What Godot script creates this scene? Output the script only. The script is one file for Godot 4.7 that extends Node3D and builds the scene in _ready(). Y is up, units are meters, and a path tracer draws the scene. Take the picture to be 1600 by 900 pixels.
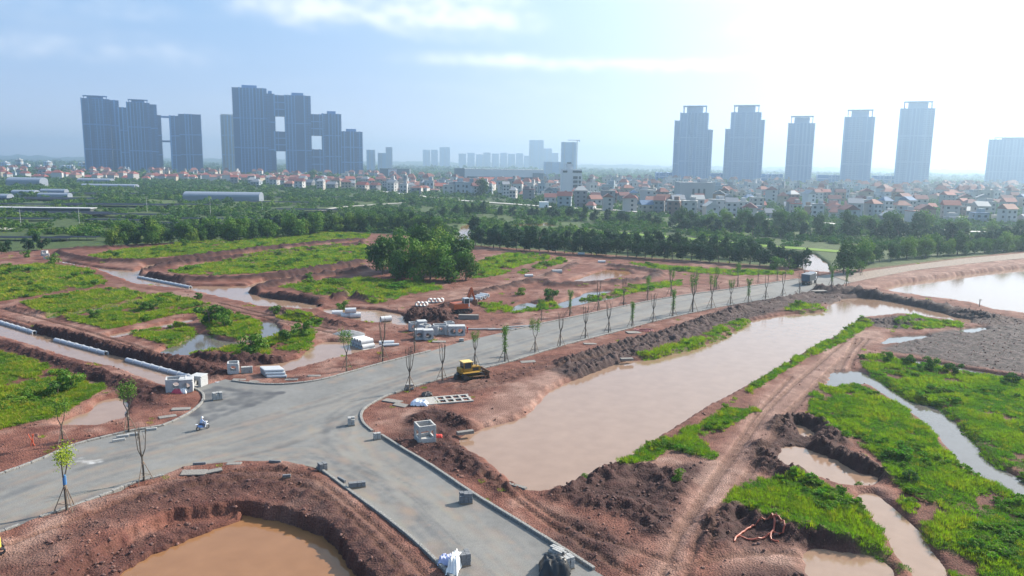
extends Node3D
# A riverside building site seen from the air: new roads, flooded earthworks, a village and towers beyond.

var rng := RandomNumberGenerator.new()
var taken := {}
var sun_to := Vector3.ZERO
var zones: Array = []          # [layer, value 0..1, flat x z list, width in metres (0: an area)]
var blocks: Array = []         # terrain blocks, kept for height look-ups
var mats := {}

# ------------------------------------------------------------------ helpers
func numbered(called: String) -> String:
	if not taken.has(called):
		taken[called] = 0
		return called
	taken[called] += 1
	return "%s_%03d" % [called, taken[called]]

func thing(called: String, label: String, category: String, at := Vector3.ZERO, turn := 0.0, group := "") -> Node3D:
	var o := Node3D.new()
	o.name = numbered(called)
	add_child(o)
	o.position = at
	o.rotation.y = turn
	o.set_meta("label", label)
	o.set_meta("category", category)
	if group != "":
		o.set_meta("group", group)
	return o

func obj(called: String, m: Mesh, mat: Material, parent: Node = null, at := Vector3.ZERO) -> MeshInstance3D:
	var o := MeshInstance3D.new()
	o.name = called if parent else numbered(called)
	o.mesh = m
	if mat:
		o.material_override = mat
	o.position = at
	(parent if parent else self).add_child(o, true)
	return o

func copy(src: Node3D, at: Vector3, turn: float, label: String, group := "", size := 1.0) -> Node3D:
	var r: Node3D = src.duplicate()
	r.name = numbered(String(src.name).rstrip("0123456789").trim_suffix("_"))
	add_child(r)
	r.position = at
	r.rotation.y = turn
	r.scale = Vector3.ONE * size
	r.set_meta("label", label)
	if group != "":
		r.set_meta("group", group)
	return r

func structure(called: String, m: Mesh, mat: Material, kind := "structure") -> MeshInstance3D:
	var o := obj(called, m, mat)
	o.set_meta("kind", kind)
	return o

func rgb(r: float, g: float, b: float) -> Color:
	return Color(r, g, b).linear_to_srgb()

func flat(r: float, g: float, b: float, rough := 0.8, metal := 0.0) -> StandardMaterial3D:
	var key := "%f %f %f %f %f" % [r, g, b, rough, metal]
	if not mats.has(key):
		var m := StandardMaterial3D.new()
		m.albedo_color = rgb(r, g, b)
		m.roughness = rough
		m.metallic = metal
		mats[key] = m
	return mats[key]

func noise(freq: float, octaves: int, s: int, kind := FastNoiseLite.TYPE_SIMPLEX_SMOOTH) -> FastNoiseLite:
	var n := FastNoiseLite.new()
	n.noise_type = kind
	n.frequency = freq
	n.seed = s
	n.fractal_octaves = octaves
	if octaves == 1:
		n.fractal_type = FastNoiseLite.FRACTAL_NONE
	return n

func grain(size: int, freq: float, octaves: int, s: int, lo: Color, hi: Color, as_normal := false, bump := 4.0) -> NoiseTexture2D:
	var t := NoiseTexture2D.new()
	t.width = size
	t.height = size
	t.seamless = true
	t.noise = noise(freq, octaves, s)
	if as_normal:
		t.as_normal_map = true
		t.bump_strength = bump
	else:
		var g := Gradient.new()
		g.set_color(0, lo)
		g.set_color(1, hi)
		t.color_ramp = g
	return t

# textured: colour grain and relief, mapped in metres
func rough_mat(c: Vector3, tile: float, spread: float, s: int, rough := 0.9, bump := 0.0) -> StandardMaterial3D:
	var m := StandardMaterial3D.new()
	m.albedo_color = rgb(c.x, c.y, c.z)
	m.roughness = rough
	m.uv1_triplanar = true
	m.uv1_world_triplanar = true
	m.uv1_scale = Vector3.ONE / tile
	var lo := 1.0 - spread
	m.albedo_texture = grain(256, 0.03, 5, s, Color(lo, lo, lo), Color(1, 1, 1))
	if bump > 0.0:
		m.heightmap_enabled = true
		m.heightmap_scale = bump
		m.heightmap_texture = grain(256, 0.035, 5, s + 7, Color(0, 0, 0), Color(1, 1, 1))
	return m

func tri(st: SurfaceTool, a: Vector3, b: Vector3, c: Vector3) -> void:
	st.add_vertex(a); st.add_vertex(b); st.add_vertex(c)

func quad(st: SurfaceTool, a: Vector3, b: Vector3, c: Vector3, d: Vector3) -> void:
	tri(st, a, b, c); tri(st, a, c, d)

func shape() -> SurfaceTool:
	var st := SurfaceTool.new()
	st.begin(Mesh.PRIMITIVE_TRIANGLES)
	st.set_smooth_group(-1)
	return st

func done(st: SurfaceTool) -> ArrayMesh:
	st.generate_normals()
	return st.commit()

# a box with chamfered upright and top edges
func add_box(st: SurfaceTool, t: Transform3D, s: Vector3, ch := 0.0) -> void:
	var h := s * 0.5
	if ch <= 0.0:
		var p := []
		for i in 8:
			p.append(t * Vector3(h.x if i & 1 else -h.x, h.y if i & 2 else -h.y, h.z if i & 4 else -h.z))
		for f in [[0, 1, 3, 2], [5, 4, 6, 7], [4, 0, 2, 6], [1, 5, 7, 3], [2, 3, 7, 6], [4, 5, 1, 0]]:
			quad(st, p[f[0]], p[f[3]], p[f[2]], p[f[1]])
		return
	var rings := []
	for e in [[-h.y, 0.0], [h.y - ch, 0.0], [h.y, ch]]:
		var x: float = h.x - e[1]
		var z: float = h.z - e[1]
		var ring := []
		for q in [[x - ch, -z], [x, -z + ch], [x, z - ch], [x - ch, z], [-x + ch, z], [-x, z - ch], [-x, -z + ch], [-x + ch, -z]]:
			ring.append(t * Vector3(q[0], e[0], q[1]))
		rings.append(ring)
	for r in 2:
		for i in 8:
			var j := (i + 1) % 8
			quad(st, rings[r][i], rings[r + 1][i], rings[r + 1][j], rings[r][j])
	for i in range(1, 7):
		tri(st, rings[2][0], rings[2][i + 1], rings[2][i])
		tri(st, rings[0][0], rings[0][i], rings[0][i + 1])

func box(s: Vector3, at := Vector3.ZERO, ch := 0.0) -> ArrayMesh:
	var st := shape()
	add_box(st, Transform3D(Basis(), at), s, ch)
	return done(st)

# a tapering tube through points
func add_tube(st: SurfaceTool, pts: Array, radii: Array, sides := 6, caps := true) -> void:
	var rings := []
	for i in pts.size():
		var d: Vector3 = (pts[mini(i + 1, pts.size() - 1)] - pts[maxi(i - 1, 0)]).normalized()
		var a := d.cross(Vector3.RIGHT if absf(d.x) < 0.8 else Vector3.UP).normalized()
		var b := d.cross(a)
		var ring := []
		for k in sides:
			var u := TAU * k / sides
			ring.append(pts[i] + (a * cos(u) + b * sin(u)) * radii[i])
		rings.append(ring)
	for i in pts.size() - 1:
		for k in sides:
			var j := (k + 1) % sides
			quad(st, rings[i][k], rings[i + 1][k], rings[i + 1][j], rings[i][j])
	if caps:
		var n := pts.size() - 1
		for k in range(1, sides - 1):
			tri(st, rings[0][0], rings[0][k], rings[0][k + 1])
			tri(st, rings[n][0], rings[n][k + 1], rings[n][k])

# a pipe along x: outer and inner radius, open at both ends
func add_pipe(st: SurfaceTool, t: Transform3D, length: float, ro: float, ri: float, sides := 16) -> void:
	var c := []
	for e in [-0.5, 0.5]:
		for r in [ro, ri]:
			var ring := []
			for k in sides:
				var u := TAU * k / sides
				ring.append(t * Vector3(length * e, cos(u) * r, sin(u) * r))
			c.append(ring)
	for k in sides:
		var j := (k + 1) % sides
		quad(st, c[0][k], c[0][j], c[2][j], c[2][k])
		quad(st, c[1][k], c[3][k], c[3][j], c[1][j])
		quad(st, c[0][k], c[1][k], c[1][j], c[0][j])
		quad(st, c[2][k], c[2][j], c[3][j], c[3][k])

func to_pts(l: Array) -> PackedVector2Array:
	var p := PackedVector2Array()
	for i in l.size() / 2:
		p.append(Vector2(l[i * 2], l[i * 2 + 1]))
	return p

func smooth_line(p: PackedVector2Array, step: float) -> PackedVector2Array:
	var c := Curve2D.new()
	for i in p.size():
		var a := p[maxi(i - 1, 0)]
		var b := p[mini(i + 1, p.size() - 1)]
		var d := (b - a).normalized()
		c.add_point(p[i], -d * p[i].distance_to(a) * 0.33, d * p[i].distance_to(b) * 0.33)
	c.bake_interval = step
	var out := PackedVector2Array()
	var n := maxi(1, int(ceil(c.get_baked_length() / step)))
	for i in n + 1:
		out.append(c.sample_baked(c.get_baked_length() * i / n, true))
	return out

# a level sheet over an outline
func sheet(p: PackedVector2Array, y: float, uv := Rect2()) -> ArrayMesh:
	var ids := Geometry2D.triangulate_polygon(p)
	var st := SurfaceTool.new()
	st.begin(Mesh.PRIMITIVE_TRIANGLES)
	st.set_normal(Vector3.UP)
	for v in p:
		if uv.size.x > 0:
			st.set_uv(Vector2((v.x - uv.position.x) / uv.size.x, (v.y - uv.position.y) / uv.size.y))
		st.set_normal(Vector3.UP)
		st.add_vertex(Vector3(v.x, y, v.y))
	for i in ids.size() / 3:
		var a := p[ids[i * 3]]
		var b := p[ids[i * 3 + 1]]
		var c := p[ids[i * 3 + 2]]
		var flip := (b - a).cross(c - a) < 0.0
		st.add_index(ids[i * 3])
		st.add_index(ids[i * 3 + (2 if flip else 1)])
		st.add_index(ids[i * 3 + (1 if flip else 2)])
	return st.commit()

func zone(layer: String, value: float, pts: Array, width := 0.0) -> void:
	zones.append([layer, value, to_pts(pts), width])

func _ready() -> void:
	rng.seed = 20240611
	camera_sky_sun()
	lay_zones()
	terrain()
	waters()
	roads()
	towers()
	villages()
	farm_sheds()
	plant_kinds()
	tree_lines()
	scrub()
	kerbs()
	street_trees()
	chambers()
	pipes()
	blocks_and_slabs()
	machines()
	rider()
	small_things()
	clods()

# ------------------------------------------------------------------ camera, sky, sun, air
func camera_sky_sun() -> void:
	var cam := Camera3D.new()
	cam.name = "camera"
	add_child(cam)
	cam.position = Vector3(0, 34, 0)
	cam.rotation = Vector3(-atan(194.0 / 1200.0), 0, 0)
	cam.rotate_object_local(Vector3(0, 0, 1), deg_to_rad(0.85))
	cam.fov = rad_to_deg(2.0 * atan(450.0 / 1200.0))
	cam.near = 0.5
	cam.far = 16000.0
	cam.current = true
	var az := deg_to_rad(58.0)
	var el := deg_to_rad(34.0)
	sun_to = Vector3(cos(el) * sin(az), sin(el), -cos(el) * cos(az))
	var sun := DirectionalLight3D.new()
	sun.name = "sun"
	add_child(sun)
	sun.look_at_from_position(Vector3.ZERO, -sun_to)
	sun.light_energy = 1.6
	sun.light_color = Color(1.0, 0.955, 0.89)
	sun.light_angular_distance = 0.5
	sun.shadow_enabled = true
	sun.directional_shadow_max_distance = 2500.0
	var e := Environment.new()
	e.background_mode = Environment.BG_SKY
	e.sky = Sky.new()
	var pm := PanoramaSkyMaterial.new()
	pm.panorama = ImageTexture.create_from_image(sky_image())
	pm.energy_multiplier = 1.0
	e.sky.sky_material = pm
	e.tonemap_mode = Environment.TONE_MAPPER_LINEAR
	e.tonemap_exposure = 2.0
	e.sdfgi_enabled = true
	e.ssao_enabled = true
	e.ssil_enabled = true
	# morning haze, brighter towards the sun
	e.volumetric_fog_enabled = true
	e.volumetric_fog_density = 0.00027
	e.volumetric_fog_albedo = Color(0.78, 0.90, 1.0)
	e.volumetric_fog_anisotropy = 0.6
	e.volumetric_fog_length = 4000.0
	var w := WorldEnvironment.new()
	w.name = "air"
	w.environment = e
	add_child(w)

func sky_image() -> Image:
	var w := 1024
	var h := 512
	var im := Image.create(w, h, false, Image.FORMAT_RGBF)
	var wisps := noise(1.0, 5, 11)
	var patch := noise(1.0, 3, 5)
	# from azimuth, elevation to azimuth, elevation in degrees; thickness; strength
	var streaks := [[-20.0, 10.4, 2.0, 9.9, 0.75, 1.1], [-15.0, 11.9, 1.0, 11.3, 0.5, 0.8], [-8.0, 7.4, 19.0, 6.9, 0.26, 1.1], [-40.0, 6.6, -20.0, 6.9, 0.6, 0.35], [-42.0, 9.0, -21.0, 9.3, 0.6, 0.2], [14.0, 9.3, 27.0, 10.6, 0.4, 0.5], [40.0, 11.0, 75.0, 13.0, 1.0, 0.5], [-90.0, 12.0, -52.0, 9.0, 1.2, 0.5], [-30.0, 17.0, 8.0, 19.0, 1.4, 0.5], [100.0, 10.0, 160.0, 12.0, 1.2, 0.5], [-160.0, 14.0, -110.0, 10.0, 1.3, 0.5]]
	for y in h:
		var el := PI * (0.5 - (y + 0.5) / h)
		for x in w:
			var az := TAU * (x + 0.5) / w
			var d := Vector3(cos(el) * sin(az), sin(el), -cos(el) * cos(az))
			var up := maxf(d.y, 0.0)
			var near := d.dot(sun_to)
			# clear air: blue overhead, pale towards the horizon
			var t := pow(1.0 - up, 12.0)
			var c := Vector3(0.13, 0.252, 0.43).lerp(Vector3(0.43, 0.45, 0.50), t)
			# light scattered forward round the sun
			var a := acos(clampf(near, -1.0, 1.0))
			var glow := 1.0 * exp(-pow(a / 0.74, 2.0))
			c += Vector3(1.0, 0.95, 0.80) * glow
			if d.y > 0.02:
				# thin high cloud drawn out by the wind
				var p := Vector2(d.x, d.z) / (d.y + 0.08)
				var q := p.rotated(0.5)
				var n := wisps.get_noise_2d(q.x * 0.55 + 3.0, q.y * 2.6) * 0.6 + wisps.get_noise_2d(q.x * 0.2, q.y * 0.9 + 9.0) * 0.6
				var m := smoothstep(-0.1, 0.5, patch.get_noise_2d(q.x * 0.22 + 1.7, q.y * 0.4))
				var k := smoothstep(0.06, 0.62, n + 0.12) * (0.25 + 0.75 * m) * smoothstep(0.02, 0.16, d.y)
				c = c.lerp(c * 0.25 + Vector3(0.44, 0.46, 0.48) * (0.85 + 0.7 * glow), k * 0.4)
			# long streaks of cirrus
			var azd := rad_to_deg(atan2(d.x, -d.z))
			var eld := rad_to_deg(asin(d.y))
			for s in streaks:
				var f: float = (azd - s[0]) / (s[2] - s[0])
				if f > -0.1 and f < 1.1:
					var off: float = (eld - lerpf(s[1], s[3], f)) / s[4]
					var wob := wisps.get_noise_2d(azd * 0.18, eld * 1.1 + s[0])
					var fine := wisps.get_noise_2d(azd * 0.55 + eld * 0.8, eld * 3.2)
					var q: float = exp(-pow(off + wob * 1.1, 2.0)) * smoothstep(-0.1, 0.25, f) * smoothstep(1.1, 0.75, f) * s[5] * clampf(0.75 + fine * 1.0, 0.0, 1.3)
					c = c.lerp(c * 0.25 + Vector3(0.54, 0.545, 0.55) * (0.9 + 0.6 * glow), clampf(q, 0.0, 0.9))
			if d.y < 0.0:
				c = Vector3(0.28, 0.34, 0.40)
			im.set_pixel(x, y, Color(c.x, c.y, c.z))
	return im

# ------------------------------------------------------------------ what the ground is, in metres east and south of the lens
const POND_BIG := [-6.45,-91.94,-5.26,-95.00,-2.53,-97.56,1.23,-100.29,3.24,-104.21,4.88,-109.32,6.35,-114.23,9.34,-118.93,14.21,-125.29,19.89,-132.80,25.86,-134.96,35.70,-143.85,43.63,-153.13,54.84,-171.37,66.10,-179.73,76.22,-182.90,81.99,-193.61,89.48,-202.70,96.48,-205.29,99.58,-201.61,104.73,-190.15,105.85,-178.86,107.95,-176.75,104.06,-171.38,100.29,-176.18,93.36,-181.81,82.42,-176.35,70.73,-160.39,55.04,-141.00,39.55,-120.89,27.92,-106.51,21.50,-97.61,15.99,-89.80,12.70,-84.65,9.80,-81.77,7.82,-79.61,5.90,-77.06,3.86,-77.15,1.49,-77.88,-0.04,-81.05,-2.25,-85.62,-4.02,-88.16]
const POND_NEAR := [-32.49,-60.87,-31.20,-64.05,-28.77,-67.58,-26.27,-70.25,-24.38,-70.58,-22.16,-70.51,-19.81,-69.00,-17.69,-67.67,-15.82,-65.31,-13.97,-61.60,-11.33,-52.44,-15.22,-44.28,-28.53,-48.39]
const POND_EAST := [108.32,-223.69,116.13,-231.59,124.02,-238.70,140.82,-249.89,161.16,-263.91,187.91,-280.01,252.65,-314.46,137.58,-168.34,125.49,-184.83,121.73,-188.60,122.16,-198.18,114.87,-206.10,107.90,-215.82]
const DITCH_WEST := [-122.06,-167.07,-108.20,-158.99,-93.50,-148.23,-83.75,-142.22,-70.77,-132.62,-60.51,-126.19,-51.31,-119.19,-48.86,-115.69,-46.47,-111.72,-50.91,-112.16,-58.57,-118.06,-66.22,-124.22,-72.89,-127.60,-80.58,-132.49,-89.90,-139.22,-98.98,-145.03,-109.57,-149.47]
const CHANNEL := [-152.82,-256.58,-135.53,-243.86,-126.72,-238.77,-116.11,-235.55,-119.72,-250.40,-110.75,-263.34,-96.25,-286.34,-90.76,-300.15,-88.84,-293.71,-93.67,-278.56,-105.95,-256.96,-111.40,-240.45,-111.73,-227.69,-98.59,-216.29,-87.87,-208.05,-79.38,-208.85,-72.89,-209.46,-72.04,-218.90,-65.87,-229.73,-60.34,-238.63,-50.06,-255.05,-48.56,-247.32,-57.69,-231.92,-63.40,-220.98,-69.41,-205.39,-69.70,-200.12,-61.72,-191.99,-49.52,-185.74,-45.95,-180.91,-46.67,-175.98,-53.79,-177.82,-59.15,-179.02,-70.04,-188.50,-86.94,-201.66,-103.20,-208.85,-111.05,-217.50,-131.27,-239.76,-150.04,-251.83]
const POND_PIPES := [-44.88,-177.19,-41.70,-179.07,-36.14,-177.89,-31.54,-177.45,-25.79,-173.21,-22.73,-166.85,-21.52,-158.85,-26.34,-161.11,-31.32,-162.76,-36.85,-167.22,-41.54,-172.01]
const POND_ROAD := [-43.48,-125.54,-37.13,-122.28,-33.70,-127.35,-29.52,-133.32,-24.95,-139.86,-23.88,-143.54,-29.53,-144.77,-36.22,-144.34,-37.38,-137.11,-37.03,-131.51,-38.61,-129.21,-42.42,-127.27]
const POOL_BLUE := [-62.81,-133.64,-57.42,-131.20,-56.48,-134.97,-51.17,-140.24,-47.00,-145.27,-44.82,-156.57,-46.45,-152.16,-50.69,-161.36,-54.29,-163.13,-49.89,-148.43,-52.26,-143.30,-56.69,-144.63,-59.59,-148.92,-63.00,-150.44,-62.21,-141.08,-63.14,-137.47]
const POOL_STRIP := [-101.34,-162.73,-96.61,-172.04,-91.83,-180.66,-90.16,-185.21,-88.59,-180.93,-89.82,-176.61,-94.59,-168.35,-98.03,-160.20]
const POOL_REEDS := [-78.83,-147.12,-76.38,-150.83,-70.80,-161.53,-69.50,-163.72,-68.11,-159.69,-72.57,-152.31,-76.30,-143.91]
const POOL_WEST := [-58.60,-105.39,-57.74,-107.27,-56.09,-107.67,-53.73,-103.85,-51.66,-98.13,-53.35,-95.25,-57.50,-94.82,-59.21,-95.48,-58.74,-98.60,-57.60,-101.38]
const POOL_WEST_SMALL := [-66.39,-115.54,-64.46,-115.64,-62.43,-112.59,-63.49,-111.85]
const STREAM := [50.55,-118.77,55.29,-127.02,60.55,-128.54,60.85,-122.62,60.46,-111.55,62.70,-108.58,61.33,-99.42,58.92,-91.79,57.40,-86.37,58.05,-81.07,59.20,-75.76,56.23,-73.44,54.76,-77.16,54.15,-81.10,53.58,-85.64,56.03,-94.82,57.54,-102.38,57.75,-108.64,58.27,-115.02,58.19,-120.25,52.13,-118.14]
const POOL_MUD_SMALL := [38.43,-99.84,40.29,-100.18,40.50,-96.92,39.74,-94.98,38.14,-94.91]
const POOL_MUD := [32.51,-88.33,34.34,-91.36,37.09,-91.25,39.25,-88.18,40.24,-84.31,42.84,-82.04,40.10,-80.03,37.24,-79.93,33.96,-82.97,32.41,-84.77]
const POOL_FIELD := [70.80,-138.79,74.42,-136.16,78.12,-133.20,80.28,-130.28,87.43,-123.79,85.33,-120.68,80.72,-124.99,77.57,-128.86,73.19,-133.81]
const POOL_TRACK := [73.24,-148.74,79.07,-156.04,87.80,-158.46,86.40,-155.33,77.61,-150.13]
const POOL_TRACK_TWO := [98.72,-164.99,106.01,-168.22,103.59,-164.01,97.98,-160.41,96.33,-161.56]
const STREAM_LOW := [36.93,-76.92,39.19,-78.14,39.68,-74.24,39.53,-68.94,37.57,-60.05,34.83,-59.98,35.61,-65.35,36.50,-70.30]
const POOL_CORNER := [27.36,-65.57,29.61,-65.64,33.32,-64.58,33.16,-60.95,30.91,-57.44,26.20,-57.32,25.90,-61.27]
const POND_CENTRE := [18.13,-226.75,25.42,-242.29,31.87,-253.44,38.98,-251.12,38.67,-242.24,33.76,-236.17,26.82,-227.61,21.18,-224.55]
const POOL_ROADSIDE := [12.23,-189.35,17.55,-199.27,22.07,-209.04,28.46,-210.73,26.01,-205.13,18.38,-193.55,31.99,-204.62,26.58,-196.15,16.54,-185.29,12.07,-181.54]
const POOL_GRASS := [-0.69,-180.52,4.04,-188.66,7.95,-186.33,5.83,-178.59,0.08,-174.97]
const RIVER := [105.91,-321.21,114.89,-319.99,124.14,-314.12,115.55,-278.06,106.48,-253.60,99.88,-257.57,105.25,-282.44,101.76,-293.84]
const MARSH := [-17.88,-461.3,-0.63,-475.7,22.59,-464.3,24.60,-430.7,-0.51,-426.1,-21.17,-413.6,-18.20,-329.51,-24.04,-334.14,-28.16,-425.4]
const ROAD_MAIN := [-60.55,-71.58,-55.04,-78.60,-53.37,-82.65,-52.01,-87.31,-49.99,-89.99,-47.46,-92.84,-45.06,-94.14,-43.77,-97.45,-43.31,-101.49,-43.89,-105.81,-45.51,-109.15,-47.40,-111.01,-44.68,-116.34,-42.22,-115.04,-39.15,-114.15,-34.20,-114.06,-29.91,-116.59,-26.45,-121.07,-21.89,-127.42,-14.66,-136.48,-9.47,-144.48,-1.31,-153.60,7.04,-162.81,17.81,-174.02,30.42,-187.74,45.54,-201.72,63.50,-215.08,88.75,-235.99,113.89,-255.94,107.88,-235.23,87.82,-215.06,74.38,-203.23,59.80,-192.40,45.99,-180.54,31.48,-166.30,21.20,-154.53,10.15,-142.56,-1.02,-128.63,-10.05,-119.30,-17.66,-109.59,-19.61,-105.20,-20.35,-102.01,-20.03,-99.04,-19.07,-96.27,-17.51,-93.66,-15.67,-91.43,-12.81,-87.64,-9.24,-83.03,-3.95,-75.50,1.49,-68.38,5.12,-63.51,7.17,-60.74,10.11,-56.89,-0.09,-51.54,-6.09,-61.42,-8.78,-65.55,-12.08,-69.95,-16.28,-75.22,-19.42,-79.22,-21.63,-81.63,-25.63,-83.54,-30.40,-83.35,-33.07,-82.68,-36.39,-81.44,-37.46,-78.90,-39.70,-76.80,-41.52,-73.12,-44.82,-68.48,-46.46,-65.60,-51.05,-59.59]
const DIRT_ROAD := [102.08,-242.84,134.85,-267.96,173.74,-296.52,214.79,-321.23,292.02,-368.60,268.11,-337.91,202.20,-302.03,163.18,-278.11,134.37,-258.14,102.44,-229.52]

func lay_zones() -> void:
	# land beyond the site: rough green farmland
	zone("wild", 1.0, [-266.16,-243.28,-184.01,-273.85,-174.77,-281.29,-165.11,-293.66,-152.29,-302.55,-128.30,-318.73,-108.80,-341.52,-87.94,-374.54,-61.34,-365.08,-33.11,-356.54,-16.29,-319.31,-0.24,-311.66,24.84,-298.94,47.98,-287.20,69.40,-276.33,99.03,-262.31,114.60,-257.58,136.63,-271.58,174.99,-298.72,219.92,-329.06,690.8,-641.3,3033.3,-2836.3,1601.5,-2435.6,-4.70,-2195.8,-1157.2,-1747.1,-1772.9,-1648.9])
	# grass
	zone("green", 1.0, [-146.99,-264.96,-135.88,-257.28,-124.39,-260.44,-111.43,-279.21,-100.83,-300.23,-84.61,-325.18,-64.71,-342.39,-67.26,-364.11,-85.65,-371.38,-96.99,-355.95,-121.66,-322.39,-137.32,-297.52,-146.03,-285.13])
	zone("green", 1.0, [-103.58,-228.41,-89.91,-224.48,-77.48,-229.79,-62.17,-246.02,-51.34,-267.45,-51.87,-282.76,-59.25,-313.25,-84.37,-286.87,-97.18,-256.69,-101.59,-246.30])
	zone("green", 1.0, [-174.21,-235.03,-159.47,-236.69,-149.01,-242.48,-130.12,-234.02,-113.08,-210.96,-108.90,-202.33,-114.57,-193.50,-118.74,-182.77,-120.86,-178.24,-129.98,-174.15])
	zone("green", 0.9, [-115.10,-177.03,-110.74,-189.94,-104.13,-201.70,-93.61,-191.45,-85.38,-189.32,-71.42,-179.79,-68.75,-168.12,-73.15,-167.04,-77.17,-157.05,-80.30,-149.95,-86.13,-153.84,-96.86,-160.28,-104.37,-166.11])
	zone("green", 0.9, [-76.81,-147.84,-68.48,-157.68,-61.83,-148.86,-61.31,-139.04,-63.08,-137.41,-67.21,-140.74])
	zone("green", 0.9, [-58.60,-131.90,-54.91,-134.01,-50.61,-138.70,-42.89,-135.23,-41.40,-131.11,-48.16,-131.16,-54.35,-130.33])
	zone("green", 0.9, [-49.06,-144.07,-42.20,-151.39,-40.12,-153.35,-36.70,-139.08,-37.47,-133.19,-40.94,-132.98])
	zone("green", 0.9, [-51.66,-163.65,-47.40,-170.51,-39.67,-158.45,-39.50,-154.01,-44.83,-160.06])
	zone("green", 0.9, [-78.62,-183.51,-64.14,-170.73,-53.02,-160.13,-50.28,-149.65,-52.43,-143.84,-59.16,-147.88,-66.79,-161.15])
	zone("green", 1.0, [-62.51,-205.59,-54.85,-216.66,-45.06,-222.58,-29.75,-220.35,-17.43,-206.50,-26.54,-196.39,-29.83,-186.73,-32.36,-181.30,-38.85,-191.47,-49.06,-193.44])
	zone("green", 1.0, [-11.08,-225.99,-10.96,-268.65,-0.20,-293.54,14.74,-287.10,13.24,-275.21,1.39,-253.10,-2.61,-233.47])
	zone("green", 0.7, [1.56,-243.88,19.08,-279.72,19.26,-268.63,10.39,-249.38,2.91,-235.42])
	zone("green", 1.0, [40.56,-269.34,64.26,-255.27,93.62,-252.23,90.84,-244.53,70.92,-241.05,61.59,-244.37,47.04,-254.96])
	zone("green", 0.9, [17.80,-194.44,22.40,-203.76,26.40,-204.12,34.58,-215.81,51.32,-228.34,49.98,-219.60,36.93,-207.16,25.52,-197.02,19.52,-191.78])
	zone("green", 0.85, [-8.21,-184.13,0.06,-186.55,12.44,-187.58,11.51,-179.85,0.09,-172.66,-5.78,-172.97])
	zone("green", 0.9, [22.20,-135.39,28.37,-141.64,37.19,-150.31,45.69,-163.90,53.90,-170.79,54.04,-167.94,43.65,-151.89,35.25,-142.07,25.36,-132.36])
	zone("green", 0.9, [65.67,-181.68,73.89,-191.76,78.82,-189.49,76.30,-181.70,66.46,-176.21])
	zone("green", 0.9, [80.34,-173.49,80.14,-166.37,66.68,-149.42,51.87,-132.57,42.45,-120.63,28.57,-102.07,23.92,-97.16,15.70,-88.16,12.28,-82.73,13.60,-81.87,19.63,-88.53,23.82,-85.26,25.34,-87.31,24.34,-91.98,30.20,-98.45,35.77,-105.20,30.23,-104.94,38.90,-118.24,53.80,-137.76,69.87,-158.48])
	zone("green", 0.75, [94.65,-179.92,102.15,-171.46,99.74,-165.07,86.41,-161.52,81.59,-163.79])
	zone("green", 1.0, [62.72,-135.01,68.24,-138.63,70.94,-135.50,78.14,-128.89,86.97,-120.03,58.01,-77.98,56.25,-84.58,61.64,-106.71,59.43,-109.61,59.79,-120.43])
	zone("green", 1.0, [46.95,-113.81,54.37,-118.69,56.51,-116.68,56.93,-107.08,56.59,-100.65,52.84,-84.83,53.41,-79.99,55.86,-71.19,44.24,-55.10,37.57,-60.05,39.67,-69.20,40.17,-74.56,42.39,-76.32,42.19,-80.79,44.26,-87.45,42.01,-94.55,41.57,-103.21])
	zone("green", 1.0, [22.07,-73.64,24.20,-77.44,27.04,-79.55,32.12,-80.42,34.72,-78.14,36.09,-75.02,36.06,-70.42,35.49,-65.11,34.93,-61.00,32.86,-61.47,32.36,-65.25,27.38,-67.53,24.62,-70.19])
	zone("green", 1.0, [-101.87,-135.45,-89.03,-130.06,-80.38,-126.15,-72.89,-119.66,-67.86,-116.91,-60.25,-111.01,-60.07,-102.96,-60.09,-96.97,-63.00,-93.36,-67.52,-88.16])
	zone("green", 0.7, [50.34,-118.84,49.64,-114.61,44.96,-110.15,41.79,-105.49,45.04,-112.39])
	# churned dark mud
	zone("dark", 1.0, [6.10,-124.86,19.66,-142.64,31.87,-155.26,55.66,-187.61,76.76,-206.52,92.78,-220.10,103.04,-206.76,95.45,-194.44,81.83,-193.32,68.31,-185.20,54.13,-171.53,45.69,-163.90,37.46,-151.48,28.57,-142.69,19.70,-131.58,14.11,-124.50,9.48,-119.61])
	zone("dark", 0.45, [-9.46,-112.28,-0.86,-123.67,6.96,-131.73,6.64,-124.89,0.22,-116.21,-6.40,-109.83])
	zone("dark", 0.8, [-5.69,-97.87,-10.69,-105.33,-13.30,-97.53,-15.48,-90.32,-7.46,-80.37,-2.52,-80.55,-4.30,-87.57,-6.36,-90.70])
	zone("dark", 0.35, [70.78,-143.27,87.46,-157.82,107.05,-168.30,123.98,-173.78,89.64,-123.91,81.07,-131.61,77.02,-138.20,72.40,-140.84])
	zone("dark", 1.0, [80.87,-172.06,91.07,-177.31,94.98,-177.61,85.95,-162.78,79.43,-163.63])
	zone("dark", 0.9, [102.19,-210.88,110.10,-197.52,116.72,-180.82,120.37,-172.79,108.85,-168.43,103.58,-169.44,104.62,-176.80,103.54,-188.01,98.47,-199.39])
	zone("dark", 1.0, [36.65,-101.08,40.07,-102.05,41.42,-94.53,40.54,-90.44,42.44,-85.98,42.36,-81.14,39.71,-83.21,38.52,-87.43,36.69,-90.28,34.05,-90.61,31.67,-85.96,33.31,-81.34,32.15,-79.56,29.01,-81.72,29.17,-86.86,32.06,-92.30])
	zone("dark", 1.0, [7.55,-78.34,9.66,-80.65,12.77,-83.69,16.96,-82.54,22.78,-85.61,22.81,-82.76,17.54,-75.00,17.55,-72.04,13.76,-65.40,12.40,-67.83,10.50,-71.81,6.79,-73.13,5.64,-75.36])
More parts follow.
